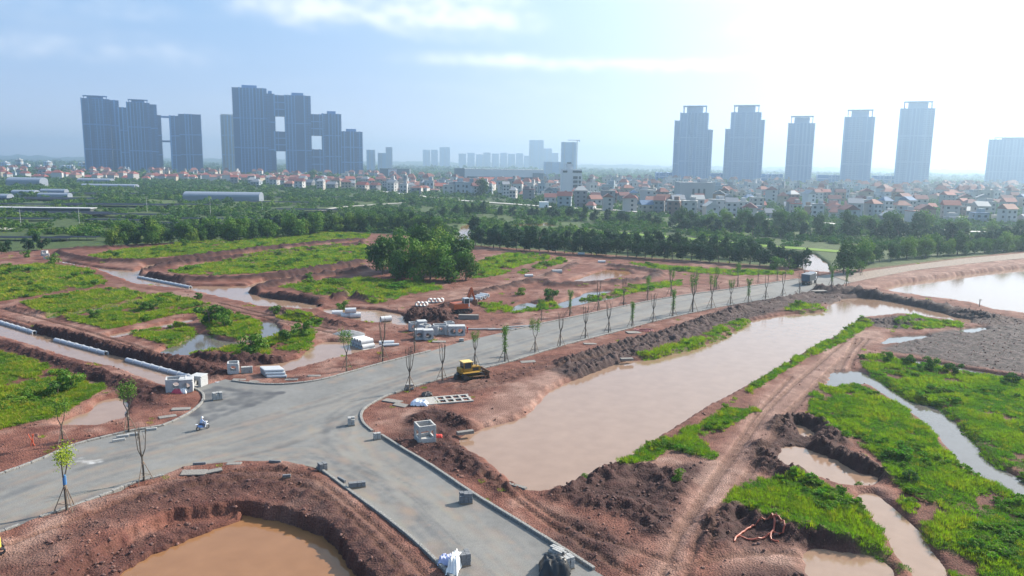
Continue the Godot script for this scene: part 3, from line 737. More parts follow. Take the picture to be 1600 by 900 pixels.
# asphalt grey with dust, spread clay and tyre marks laid down in metres
func road_picture(rect: Rect2) -> Image:
	var s := 1536
	var im := Image.create(s, s, false, Image.FORMAT_RGBA8)
	var n1 := noise(1.0, 4, 51)
	var n2 := noise(1.0, 3, 52)
	var k := rect.size.x / s
	for y in s:
		for x in s:
			var px := x * k
			var py := y * k
			var v := n1.get_noise_2d(px * 0.12, py * 0.12) * 0.5 + n2.get_noise_2d(px * 0.9, py * 0.9) * 0.25
			var l := 0.175 + v * 0.085
			im.set_pixel(x, y, rgb(l * 1.01, l, l * 0.965))
	var dust := rgb(0.28, 0.21, 0.165)
	var pale := rgb(0.26, 0.25, 0.225)
	var tar := rgb(0.075, 0.078, 0.085)
	# the fresh dark apron of the side road
	for q in 500:
		var fresh := to_pts([-44.74,-107.92,-46.56,-111.05,-44.29,-115.28,-38.70,-112.80,-34.10,-113.04,-36.35,-107.10,-40.10,-99.99,-42.57,-102.94])
		var a := fresh[rng.randi() % 8].lerp(fresh[rng.randi() % 8], rng.randf())
		soft_line(im, rect, PackedVector2Array([a]), 1.6, tar, 0.35)
	var lanes := [[-50.16,-71.21,-45.99,-81.07,-38.73,-89.35,-29.94,-99.39,-19.63,-115.17,0.17,-139.37,29.65,-174.17,72.48,-214.78], [-52.59,-74.89,-47.79,-84.42,-38.80,-93.46,-29.59,-104.42,-18.31,-119.61,0.16,-144.57,30.96,-182.22,74.42,-220.73], [-48.19,-68.23,-41.45,-79.10,-34.98,-85.73,-25.92,-94.01,-17.36,-107.11,0.18,-135.95,29.04,-170.39,71.00,-210.24], [-10.57,-77.19,-17.38,-84.05,-22.75,-87.87,-30.33,-87.56,-39.40,-82.25,-46.45,-71.33], [-0.73,-60.51,-5.99,-71.26,-10.79,-78.85,-18.18,-88.05,-22.25,-99.74,-19.07,-111.79,-4.34,-131.96], [1.99,-60.59,-3.39,-69.96,-9.41,-78.90,-15.89,-88.15,-19.53,-94.77], [-4.06,-61.47,-9.76,-71.13,-16.47,-79.51,-23.47,-84.79,-31.49,-86.48]]
	for l in lanes:
		for rep in 8:
			var p := smooth_line(to_pts(l), 0.6)
			var off := Vector2(rng.randf_range(-2.2, 2.2), rng.randf_range(-2.2, 2.2))
			for i in p.size():
				p[i] += off
			soft_line(im, rect, p, rng.randf_range(0.5, 1.8), pale if rng.randf() < 0.55 else (tar if rng.randf() < 0.55 else dust), 0.26)
	for l in [[-11.52,-84.28,-18.61,-90.19,-26.54,-93.27,-32.58,-89.61,-39.66,-82.80], [-10.43,-81.51,-17.42,-88.08,-25.62,-89.90,-32.98,-86.42], [-6.11,-72.69,-12.57,-81.43,-20.65,-92.36,-21.08,-102.53,-15.69,-115.38], [-36.43,-89.45,-30.48,-95.52,-23.45,-105.31,-14.35,-120.96,7.85,-150.66], [-35.55,-88.19,-29.55,-94.10,-22.49,-104.18,-13.32,-119.13], [-1.89,-62.63,-7.39,-72.65,-14.14,-82.29,-22.75,-87.87,-33.35,-87.44], [-1.05,-62.65,-6.65,-72.97,-13.37,-82.87,-22.68,-89.15], [3.67,-61.70,-3.54,-72.78,-11.47,-83.90,-17.44,-90.24,-22.68,-94.15]]:
		for off in [Vector2.ZERO, Vector2(1.3, 1.1)]:
			var p := smooth_line(to_pts(l), 0.25)
			for i in p.size():
				p[i] += off
			soft_line(im, rect, p, 0.45, tar if rng.randf() < 0.6 else pale, 0.22)
	for i in 420:
		var l: PackedVector2Array = to_pts(lanes[rng.randi() % lanes.size()])
		var q := rng.randi() % (l.size() - 1)
		var a := l[q].lerp(l[q + 1], rng.randf()) + Vector2(rng.randf_range(-5, 5), rng.randf_range(-4, 4))
		var d := (l[q + 1] - l[q]).normalized() * rng.randf_range(1.0, 6.0)
		soft_line(im, rect, smooth_line(PackedVector2Array([a, a + d]), 0.4), rng.randf_range(0.4, 2.2), dust if rng.randf() < 0.5 else pale, 0.24)
	# clay carried onto the tarmac along the edges
	var edge := to_pts(ROAD_MAIN)
	for i in edge.size():
		var a := edge[i]
		var b := edge[(i + 1) % edge.size()]
		for t in int(a.distance_to(b) / 1.2):
			if rng.randf() < 0.65:
				soft_line(im, rect, PackedVector2Array([a.lerp(b, rng.randf()) + Vector2(rng.randf_range(-0.7, 0.7), rng.randf_range(-0.7, 0.7))]), rng.randf_range(0.8, 3.0), dust, rng.randf_range(0.2, 0.65))
	# spilt cement by the left kerb, and one centre line of mud on the near road
	for i in 22:
		soft_line(im, rect, PackedVector2Array([Vector2(-47.04,-86.26).lerp(Vector2(-48.54,-87.24), rng.randf()) + Vector2(rng.randf_range(-1.6, 1.6), rng.randf_range(-0.6, 0.6))]), 1.0, rgb(0.6, 0.6, 0.6), 0.4)
	soft_line(im, rect, smooth_line(to_pts([-7.98,-73.37,-3.26,-67.33,2.24,-60.08]), 0.3), 0.7, dust, 0.3)
	return im

# ------------------------------------------------------------------ plants
var leafy := {}      # finished tree and shrub kinds, kept to be copied
var leaf_mats := {}

func leaf_mat(c: Vector3, through := 0.35) -> StandardMaterial3D:
	var key := "%v %f" % [c, through]
	if not leaf_mats.has(key):
		var m := StandardMaterial3D.new()
		m.albedo_color = rgb(c.x, c.y, c.z)
		m.vertex_color_use_as_albedo = true
		m.roughness = 0.75
		m.metallic_specular = 0.25
		m.cull_mode = BaseMaterial3D.CULL_DISABLED
		m.backlight_enabled = true
		m.backlight = Color(through * 1.5, through * 2.0, through * 0.5)
		leaf_mats[key] = m
	return leaf_mats[key]

# foliage: many leaf sprays over uneven lobes
func crown(r: RandomNumberGenerator, size: Vector3, lobes: int, sprays: int, leaf: float, low := 0.0) -> ArrayMesh:
	var pts := PackedVector3Array()
	var nor := PackedVector3Array()
	var col := PackedColorArray()
	var cs := []
	for i in lobes:
		var u := r.randf() * TAU
		var rad := sqrt(r.randf()) * 0.72
		var y := r.randf_range(0.12, 0.86)
		rad *= 1.0 - 0.55 * absf(y - 0.4)
		cs.append([Vector3(cos(u) * rad * size.x * 0.5, low + y * size.y, sin(u) * rad * size.z * 0.5), r.randf_range(0.24, 0.44), r.randf_range(0.72, 1.25)])
	for i in sprays:
		var c: Array = cs[r.randi() % lobes]
		var d := Vector3(r.randfn(), r.randfn() * 0.9 + 0.25, r.randfn()).normalized()
		var p: Vector3 = c[0] + d * Vector3(size.x, size.y, size.z) * c[1] * 0.62 * (0.55 + 0.5 * r.randf())
		p.y = maxf(p.y, low)
		var n := (d + Vector3(r.randfn(), r.randfn(), r.randfn()) * 0.5).normalized()
		var a := n.cross(Vector3(r.randfn(), r.randfn(), r.randfn())).normalized()
		var b := n.cross(a)
		var s := leaf * r.randf_range(0.55, 1.2)
		var shade: float = c[2] * r.randf_range(0.75, 1.25)
		var warm := r.randf_range(0.85, 1.2)
		var k := Color(shade * warm, shade, shade * 0.9)
		for q in [[-1.0, -0.25], [0.1, -0.6], [1.0, 0.1], [-1.0, -0.25], [1.0, 0.1], [-0.2, 0.6]]:
			pts.append(p + (a * q[0] + b * q[1]) * s * 0.5)
			nor.append(n)
			col.append(k)
	var ar := []
	ar.resize(Mesh.ARRAY_MAX)
	ar[Mesh.ARRAY_VERTEX] = pts
	ar[Mesh.ARRAY_COLOR] = col
	var m := ArrayMesh.new()
	m.add_surface_from_arrays(Mesh.PRIMITIVE_TRIANGLES, ar)
	return m

func trunk_mesh(r: RandomNumberGenerator, tall: float, thick: float, spread: float) -> ArrayMesh:
	var st := shape()
	var top := Vector3(r.randf_range(-0.3, 0.3), tall * 0.55, r.randf_range(-0.3, 0.3))
	add_tube(st, [Vector3(0, -0.4, 0), top * 0.5, top], [thick, thick * 0.75, thick * 0.5], 6)
	for i in 5:
		var u := TAU * i / 5.0 + r.randf()
		var e := Vector3(cos(u) * spread * 0.3, tall * r.randf_range(0.62, 0.85), sin(u) * spread * 0.3)
		add_tube(st, [top * r.randf_range(0.55, 1.0), e], [thick * 0.4, thick * 0.14], 5)
	return done(st)

func tree_kind(key: String, called: String, category: String, s: int, size: Vector3, lobes: int, sprays: int, leaf: float, low: float, c: Vector3) -> void:
	var r := RandomNumberGenerator.new()
	r.seed = s
	var o := Node3D.new()
	o.name = called
	o.set_meta("category", category)
	obj("trunk" if low > 0.2 else "stem", trunk_mesh(r, size.y + low, size.y * 0.022 + 0.05, size.x), flat(0.11, 0.085, 0.065), o)
	obj("crown", crown(r, size, lobes, sprays, leaf, low), leaf_mat(c), o)
	leafy[key] = o

func plant(key: String, at: Vector2, label: String, group := "", size := 1.0, turn := -1.0) -> Node3D:
	var o := copy(leafy[key], Vector3(at.x, height(at.x, at.y), at.y), rng.randf() * TAU if turn < 0.0 else turn, label, group, size)
	return o

func plant_kinds() -> void:
	for i in 4:
		tree_kind("wood%d" % i, "leafy_tree", "tree", 100 + i, Vector3(9, 9.0, 9), 15, 2600, 0.72, 0.3, [Vector3(0.10, 0.185, 0.03), Vector3(0.075, 0.145, 0.03), Vector3(0.15, 0.225, 0.032), Vector3(0.056, 0.11, 0.028)][i])
		tree_kind("row%d" % i, "hedge_tree", "tree", 120 + i, Vector3(7, 6.8, 7), 9, 900, 0.85, 0.7, [Vector3(0.032, 0.072, 0.03), Vector3(0.026, 0.062, 0.032), Vector3(0.042, 0.085, 0.03), Vector3(0.024, 0.056, 0.032)][i])
		tree_kind("bush%d" % i, "green_shrub", "shrub", 140 + i, Vector3(4.2, 2.8, 4.2), 7, 700, 0.42, 0.0, [Vector3(0.10, 0.19, 0.032), Vector3(0.13, 0.23, 0.034), Vector3(0.07, 0.14, 0.03), Vector3(0.15, 0.24, 0.036)][i])

func ordinal(n: int) -> String:
	if n < 12:
		return ["first", "second", "third", "fourth", "fifth", "sixth", "seventh", "eighth", "ninth", "tenth", "eleventh", "twelfth"][n]
	var k := n + 1
	var e := "th"
	if k % 100 < 11 or k % 100 > 13:
		e = ["th", "st", "nd", "rd", "th", "th", "th", "th", "th", "th"][k % 10]
	return "%d%s" % [k, e]

func tree_line(pts: Array, step: float, wobble: float, kinds: String, lo: float, hi: float, words: String, group: String) -> void:
	var p := smooth_line(to_pts(pts), step)
	var n := 0
	var hues := {"row0": "dark green", "row1": "deep green", "row2": "mid green", "row3": "blackish green", "wood0": "bright green", "wood1": "mid green", "wood2": "yellow-green", "wood3": "dark green", "bush0": "low green", "bush1": "low bright green", "bush2": "low dark green", "bush3": "low yellowish"}
	for q in p:
		var key := "%s%d" % [kinds, rng.randi() % 4]
		var at := q + Vector2(rng.randf_range(-wobble, wobble), rng.randf_range(-wobble, wobble))
		plant(key, at, "%s tree, %s from the left %s" % [hues[key], ordinal(n), words], group, rng.randf_range(lo, hi))
		n += 1

func tree_lines() -> void:
	tree_line([-14.96,-319.49,-0.23,-306.92,24.49,-294.57,47.65,-285.16,69.40,-276.33,89.30,-266.24,99.77,-260.76], 3.6, 0.8, "row", 0.85, 1.15, "in the dark row behind the new road", "trees in the long dark row")
	tree_line([-5.93,-336.82,25.95,-312.82,50.42,-302.26,73.33,-292.37,92.33,-282.80], 5.0, 1.2, "row", 0.9, 1.2, "at the back of the dark row", "trees in the long dark row")
	tree_line([-155.46,-295.00,-140.38,-304.24,-127.31,-316.23,-107.02,-335.86,-87.14,-371.12,-76.55,-380.12,-64.21,-382.24,-47.26,-374.30,-33.40,-359.70], 2.7, 3.0, "wood", 0.5, 1.15, "in the row behind the grass terraces", "trees behind the grass terraces")
	tree_line([-160.57,-313.95,-136.80,-340.14,-109.76,-363.86,-81.86,-406.7,-39.50,-390.25], 6.5, 2.5, "row", 0.9, 1.3, "in the second row behind the terraces", "trees behind the grass terraces")
	tree_line([-179.22,-266.59,-176.70,-276.85,-171.50,-281.73], 6.0, 2.0, "row", 0.6, 0.9, "in the clump at the left edge", "trees at the left edge")
	tree_line([-45.97,-495.0,-26.26,-512.0,-0.71,-511.3,23.90,-492.2,50.22,-469.8,73.49,-444.5,88.94,-412.5], 9.0, 3.5, "row", 0.8, 1.3, "along the foot of the levee", "trees along the levee")
	tree_line([88.07,-408.4,104.28,-392.24,121.49,-384.42,138.04,-376.91,155.35,-373.07,172.31,-369.31,187.27,-356.48,209.27,-348.33,232.92,-348.88,254.50,-346.46], 6.0, 2.5, "row", 0.9, 1.5, "in the thicket below the levee houses", "trees along the levee")
	tree_line([96.62,-448.8,121.52,-444.1,150.52,-431.6,181.72,-420.4,211.37,-409.8,235.03,-391.99,263.73,-376.68], 9.0, 4.0, "wood", 0.9, 1.4, "in the upper thicket along the levee", "trees along the levee")
	tree_line([124.24,-271.91,141.69,-286.76,165.18,-303.79,182.95,-312.59,206.29,-324.86,226.56,-334.91,254.50,-346.46], 6.0, 1.8, "wood", 0.65, 1.0, "beside the dirt road by the east pond", "trees beside the dirt road")
	tree_line([-12.84,-373.03,11.59,-357.25,36.98,-343.16,60.46,-330.12,78.31,-312.74], 12.0, 4.0, "bush", 0.7, 1.3, "on the green strip before the levee", "shrubs before the levee")
	# the clump in the middle of the site
	var spots := [[Vector2(-39.36,-231.04), "wood3", 1.25, "tall dark green tree at the left end of the central clump"], [Vector2(-37.59,-239.68), "wood1", 1.35, "tallest mid green tree at the back left of the central clump"], [Vector2(-30.59,-226.61), "wood0", 1.25, "broad bright tree at the front of the central clump, left of its middle"], [Vector2(-30.15,-246.48), "wood3", 1.5, "high dark tree at the back of the central clump"], [Vector2(-24.00,-222.16), "wood2", 1.2, "pale yellow-green tree at the front of the central clump"], [Vector2(-21.88,-235.62), "wood1", 1.3, "mid green tree behind the pale one in the central clump"], [Vector2(-18.59,-220.22), "wood0", 1.15, "low spreading tree at the front right of the central clump"], [Vector2(-16.37,-236.20), "wood3", 1.25, "dark tree on the right side of the central clump"], [Vector2(-13.58,-223.19), "wood1", 1.0, "small tree at the right end of the central clump"], [Vector2(-24.15,-260.09), "wood2", 1.3, "olive tree standing behind the central clump"], [Vector2(-32.68,-221.30), "wood1", 0.9, "low tree at the front left foot of the central clump"], [Vector2(-26.71,-218.21), "bush1", 1.6, "shrub mound at the sunny front foot of the central clump"]]
	for q in spots:
		plant(q[1], q[0], q[3], "trees of the central clump", q[2])
	var alone := [[Vector2(108.49,-249.29), "wood3", 1.15, "wide dark tree beside the bend where tarmac turns to dirt"], [Vector2(116.60,-256.23), "wood1", 1.0, "rounded tree right of the wide dark tree at the road bend"], [Vector2(94.90,-261.86), "bush1", 1.6, "pale shrubby tree at the river end of the dark row"], [Vector2(89.20,-257.99), "bush0", 1.6, "green shrubby tree before the end of the dark row"],
		[Vector2(-17.43,-352.74), "row3", 1.3, "dark solitary tree left of the dark row, by the marsh"], [Vector2(-34.04,-819.8), "wood3", 2.0, "large round dark tree at the village edge"], [Vector2(-8.51,-846.1), "wood1", 1.7, "pale tall tree right of the round one at the village edge"], [Vector2(-332.62,-1276.3), "wood1", 2.2, "tall feathery tree before the stepped towers"], [Vector2(1078.7,-1973.7), "wood3", 1.8, "dark tree among the roofs on the right"], [Vector2(434.8,-1770.9), "wood3", 1.6, "dark tree among the village roofs left of the grey block"],
		[Vector2(10.07,-190.99), "bush2", 1.35, "round dark bush between the dug ridges and the road"], [Vector2(2.04,-197.92), "bush3", 0.8, "small pale bush on the ridge left of the round bush"], [Vector2(-62.89,-156.78), "bush2", 1.7, "big dark bush in the flooded field left of the road"], [Vector2(-58.62,-153.91), "bush0", 1.2, "bush on the right shoulder of the big dark bush"], [Vector2(-46.19,-132.66), "bush0", 1.3, "bush on the near bank of the blue pool"], [Vector2(-45.16,-135.09), "bush1", 0.9, "small bright bush right of the near bank bush"], [Vector2(-40.66,-145.72), "bush0", 1.1, "bush on the point of the flooded field"], [Vector2(-42.72,-143.40), "bush2", 0.9, "low dark bush left of the point bush"], [Vector2(-83.36,-169.99), "bush2", 0.9, "dark bush in the left grass, below the pale strip pool"], [Vector2(-81.54,-171.68), "bush2", 0.7, "smaller dark bush right of the one in the left grass"], [Vector2(-88.77,-160.20), "bush0", 0.8, "bush at the left end of the tall grass"], [Vector2(-76.92,-185.44), "bush2", 0.7, "bush beside the channel track"], [Vector2(-147.98,-244.18), "bush1", 1.3, "pale broad-leaved plant beside the channel pipes"], [Vector2(-165.51,-259.01), "bush0", 0.9, "shrub left of the broad-leaved plant"], [Vector2(-137.73,-264.26), "bush2", 0.9, "dark shrub on the upper terrace"], [Vector2(-127.90,-298.82), "bush0", 1.0, "shrub on the upper terrace, right part"], [Vector2(-58.32,-218.76), "bush0", 0.7, "small bush on the bank left of the central clump"], [Vector2(-84.52,-274.67), "bush2", 0.7, "small dark bush on the second terrace"], [Vector2(-39.97,-178.19), "bush0", 0.9, "green bush between the two dark heaps"], [Vector2(-64.48,-108.83), "bush0", 1.1, "bush at the front of the lower left grass"], [Vector2(-65.05,-106.29), "bush2", 0.9, "dark bush left of the lower left front bush"], [Vector2(-52.68,-167.87), "bush0", 0.7, "low bush on the channel bank"], [Vector2(109.80,-246.50), "bush2", 0.8, "dark shrub under the wide tree at the bend"], [Vector2(63.62,-135.99), "bush2", 0.35, "tuft of weeds at the corner of the right-hand meadow"], [Vector2(67.06,-133.45), "bush0", 0.7, "first weedy bush along the meadow beside the black field"], [Vector2(70.25,-131.86), "bush2", 0.7, "second weedy bush along the meadow beside the black field"], [Vector2(72.44,-128.57), "bush0", 0.8, "third weedy bush along the meadow beside the black field"], [Vector2(75.00,-126.26), "bush2", 0.8, "fourth weedy bush along the meadow beside the black field"], [Vector2(81.04,-120.45), "bush2", 0.7, "weedy bush at the right end of the meadow row"], [Vector2(38.79,-80.32), "bush1", 0.28, "tuft of reeds standing in the mud pool"], [Vector2(43.91,-79.99), "bush2", 0.5, "dark weed clump on the bank right of the mud pool"], [Vector2(18.29,-78.55), "bush3", 0.45, "weed clump among the dark clods by the pond"], [Vector2(8.32,-79.21), "bush1", 0.25, "small grass tuft at the pond corner"]]
	for q in alone:
		plant(q[1], q[0], q[3], "", q[2])
	pass

func multi(called: String, m: Mesh, mat: Material, places: Array, tints: Array) -> void:
	var mm := MultiMesh.new()
	mm.transform_format = MultiMesh.TRANSFORM_3D
	mm.use_colors = true
	mm.mesh = m
	mm.instance_count = places.size()
	for i in places.size():
		mm.set_instance_transform(i, places[i])
		mm.set_instance_color(i, tints[i])
	var o := MultiMeshInstance3D.new()
	o.name = numbered(called)
	o.multimesh = mm
	o.material_override = mat
	o.set_meta("kind", "stuff")
	add_child(o)

func blade_tuft(s: int, blades: int, wide: float, tall: float) -> ArrayMesh:
	var r := RandomNumberGenerator.new()
	r.seed = s
	var st := SurfaceTool.new()
	st.begin(Mesh.PRIMITIVE_TRIANGLES)
	for i in blades:
		var u := r.randf() * TAU
		var d := Vector3(cos(u), 0, sin(u))
		var f := d * sqrt(r.randf()) * wide * 0.5
		var h := tall * r.randf_range(0.5, 1.1)
		var lean := Vector3(r.randfn(), 0, r.randfn()) * 0.22 * h + d * 0.15 * h
		var side := Vector3(-sin(u + 0.5), 0, cos(u + 0.5)) * wide * 0.05
		var mid := f + lean * 0.4 + Vector3.UP * h * 0.6
		var v := r.randf_range(0.7, 1.25)
		st.set_color(Color(v, v, v * 0.9))
		quad(st, f - side, mid - side * 0.8, mid + side * 0.8, f + side)
		tri(st, mid - side * 0.8, f + lean + Vector3.UP * h, mid + side * 0.8)
	return st.commit()

func scrub() -> void:
	var r := RandomNumberGenerator.new()
	r.seed = 77
	# meadow grass, one object per field depth
	var hue := noise(1.0 / 9.0, 2, 71)
	var hue2 := noise(1.0 / 2.6, 2, 72)
	var gm := leaf_mat(Vector3(0.27, 0.31, 0.055), 0.5)
	for b in [[-125.0, 125.0, -130.0, -50.0, 0.42, 0.75, 0.5], [-180.0, 180.0, -181.0, -130.0, 0.6, 0.95, 0.6], [-300.0, 300.0, -430.0, -181.0, 1.05, 1.5, 0.7]]:
		var places := []
		var tints := []
		var z: float = b[2]
		while z < b[3]:
			var half := minf(b[1], -z * 0.74 + 8.0)
			var x := -half
			while x < half:
				var px: float = x + r.randf_range(-0.5, 0.5) * b[4]
				var pz: float = z + r.randf_range(-0.5, 0.5) * b[4]
				var g := mask("grown", px, pz)
				var edge := false
				if g > 0.3 or (r.randf() < 0.012 and mask("level", px, pz) < 0.05 and mask("pit", px, pz) < 0.02 and mask("dark", px, pz) < 0.2 and mask("pale", px, pz) < 0.3 and mask("dig", px, pz) < 0.1 and hue.get_noise_2d(px, pz) > 0.15):
					edge = g <= 0.3
					var n := hue.get_noise_2d(px, pz)
					var n2 := hue2.get_noise_2d(px, pz)
					if r.randf() < g * 1.2 + (1.0 if edge else 0.0):
						var s: float = r.randf_range(0.55, 1.3) * (1.0 + n * 0.6 + n2 * 0.5) * (0.45 if edge else lerpf(0.45, 1.0, g))
						places.append(Transform3D(Basis(Vector3.UP, r.randf() * TAU).scaled(Vector3(b[5], b[6] * s, b[5])), Vector3(px, height(px, pz) - 0.03, pz)))
						var t := clampf(0.5 + n * 0.9 + n2 * 0.4, 0.0, 1.0)
						var c := Vector3(0.50, 0.70, 0.9).lerp(Vector3(1.25, 1.05, 0.9), t) * r.randf_range(0.8, 1.2)
						if n2 > 0.25 and r.randf() < 0.4:
							c = Vector3(1.5, 0.98, 1.2)
						tints.append(Color(c.x, c.y, c.z))
				x += b[4]
			z += b[4]
		print("grass ", places.size())
		multi("meadow_grass", blade_tuft(5, 26, 1.1, 0.8), gm, places, tints)
	# taller weeds standing in clumps in the meadows
	var rw := RandomNumberGenerator.new()
	rw.seed = 15
	var weed := crown(rw, Vector3(1.5, 0.9, 1.5), 5, 130, 0.3, 0.0)
	var wp := []
	var wt := []
	for i in 60000:
		var z := -52.0 - 340.0 * pow(r.randf(), 1.4)
		var x := r.randf_range(-0.74, 0.74) * -z
		var n := hue.get_noise_2d(x * 0.7 + 90.0, z * 0.7)
		if mask("green", x, z) < 0.5 or n < 0.12 or r.randf() > 0.35 + n:
			continue
		var s := r.randf_range(0.35, 1.0) * (0.6 + n) * (1.0 if z > -180.0 else 1.7)
		wp.append(Transform3D(Basis(Vector3.UP, r.randf() * TAU).scaled(Vector3(s, s * r.randf_range(0.6, 1.1), s)), Vector3(x, height(x, z) - 0.05, z)))
		var v := r.randf_range(0.7, 1.25)
		wt.append(Color(v * r.randf_range(0.8, 1.3), v, v))
	print("weeds ", wp.size())
	multi("meadow_weeds", weed, leaf_mat(Vector3(0.14, 0.225, 0.04), 0.45), wp, wt)
	# bushes of the farmland, then the far woods
	var rb := RandomNumberGenerator.new()
	rb.seed = 5
	var bush := crown(rb, Vector3(1.5, 0.9, 1.5), 5, 70, 0.42, 0.0)
	var clump := noise(1.0 / 45.0, 3, 81)
	for b in [[-330.0, -620.0, 16000, 1.3, 3.4, -0.05], [-620.0, -1300.0, 22000, 2.0, 4.6, -0.08], [-1300.0, -2600.0, 9000, 6.0, 11.0, -0.05], [-2600.0, -6400.0, 9000, 10.0, 19.0, -0.3]]:
		var places := []
		var tints := []
		for i in b[2]:
			var z: float = lerpf(b[0], b[1], r.randf())
			var x: float = z * r.randf_range(-0.74, 0.74)
			var n := clump.get_noise_2d(x, z)
			if n < b[5] or (z > -440.0 and (mask("wild", x, z) < 0.6 or mask("dig", x, z) > 0.02)) or in_clearing(x, z):
				continue
			var s := r.randf_range(b[3], b[4]) * (1.0 + 0.6 * n)
			places.append(Transform3D(Basis(Vector3.UP, r.randf() * TAU).scaled(Vector3(s, s * r.randf_range(0.6, 1.0), s)), Vector3(x, height(x, z) - 0.1, z)))
			var v := r.randf_range(0.7, 1.3)
			var c := Vector3(0.75, 0.85, 0.9).lerp(Vector3(1.7, 1.4, 0.9), clampf(r.randfn() * 0.35 + 0.3 + hue.get_noise_2d(x * 0.12, z * 0.12), 0.0, 1.0)) * v
			tints.append(Color(c.x, c.y, c.z))
		print("scrub ", places.size())
		multi("farmland_shrubbery" if b[0] > -1000.0 else "distant_woodland", bush, leaf_mat(Vector3(0.082, 0.15, 0.038), 0.4), places, tints)

var clearings: Array = []

func in_clearing(x: float, z: float) -> bool:
	for c in clearings:
		if absf(x - c[0]) < c[2] and absf(z - c[1]) < c[3]:
			return true
	return false

# ------------------------------------------------------------------ towers
# a block of flats: wall, floor slabs and ribs, roof house
func facade(parent: Node3D, at: Vector3, s: Vector3, wall: Material, trim: Material, bays: int, floors: int, salt: int) -> void:
	var r := RandomNumberGenerator.new()
	r.seed = salt
	obj("wall", box(s, at + Vector3(0, s.y * 0.5, 0)), wall, parent)
	var dark: bool = wall == mats.get("hazed_slate")
	var pier := flat(0.10, 0.25, 0.48) if dark else flat(0.27, 0.40, 0.57)  # pier colours carry a painted-in haze tint
	var slabs := shape()
	var piers := shape()
	var wide := 6.2
	var n := maxi(2, int(s.x / wide))
	wide = s.x / n
	for i in n:
		var x := -s.x * 0.5 + wide * (i + 0.5)
		if r.randf() < 0.55:
			for f in range(1, floors + 1):
				add_box(slabs, Transform3D(Basis(), at + Vector3(x, s.y * f / floors - 0.6, 0)), Vector3(wide * 0.72, 1.3, s.z + 3.0))
		if r.randf() < 0.65:
			add_box(piers, Transform3D(Basis(), at + Vector3(x - wide * 0.5, s.y * 0.5 + 0.4, 0)), Vector3(wide * r.randf_range(0.2, 0.42), s.y + 0.8, s.z + 4.4))
	for f in range(1, floors + 1):
		add_box(slabs, Transform3D(Basis(), at + Vector3(0, s.y * f / floors - 0.6, 0)), Vector3(s.x + 2.6, 1.2, s.z * 0.7))
	for y in [0.33, 0.66]:
		add_box(piers, Transform3D(Basis(), at + Vector3(0, s.y * y, 0)), Vector3(s.x + 1.2, 2.2, s.z + 1.6))
	obj("balcony_slabs", done(slabs), trim, parent).set_meta("kind", "stuff")
	obj("piers", done(piers), pier, parent).set_meta("kind", "stuff")

func roof_frame(parent: Node3D, at: Vector3, w: float, d: float, h: float, mat: Material) -> void:
	var st := shape()
	for i in 6:
		for z in [-0.5, 0.5]:
			add_box(st, Transform3D(Basis(), at + Vector3(w * (i / 5.0 - 0.5), h * 0.5, d * z)), Vector3(1.2, h, 1.2))
	add_box(st, Transform3D(Basis(), at + Vector3(0, h, 0)), Vector3(w + 3.0, 1.2, d + 3.0))
	obj("roof_frame", done(st), mat, parent)
	obj("roof_house", box(Vector3(w * 0.72, h * 0.85, d * 0.6), at + Vector3(0, h * 0.42, 0)), mat, parent)

func tower(q: Array, deep: float, label: String, wall: Material, trim: Material, group: String, frame := 10.0, turn := 0.0) -> Node3D:
	# each stands square to the valley road that leads to it
	var az := atan2(q[0], -q[1])
	q = [q[0], q[1], q[2], q[3] * pow(cos(az), 1.5)]
	deep *= 0.62
	var t := thing("residential_tower", label, "tower", Vector3(q[0], -0.3, q[1]), -az + turn * 0.3, group)
	facade(t, Vector3.ZERO, Vector3(q[3], q[2] - frame, deep), wall, trim, int(q[3] / 4.5), int((q[2] - frame) / 3.4), int(absf(q[0])))
	if frame > 0.0:
		roof_frame(t, Vector3(0, q[2] - frame, 0), q[3] * 0.82, deep * 0.8, frame, trim)
	return t

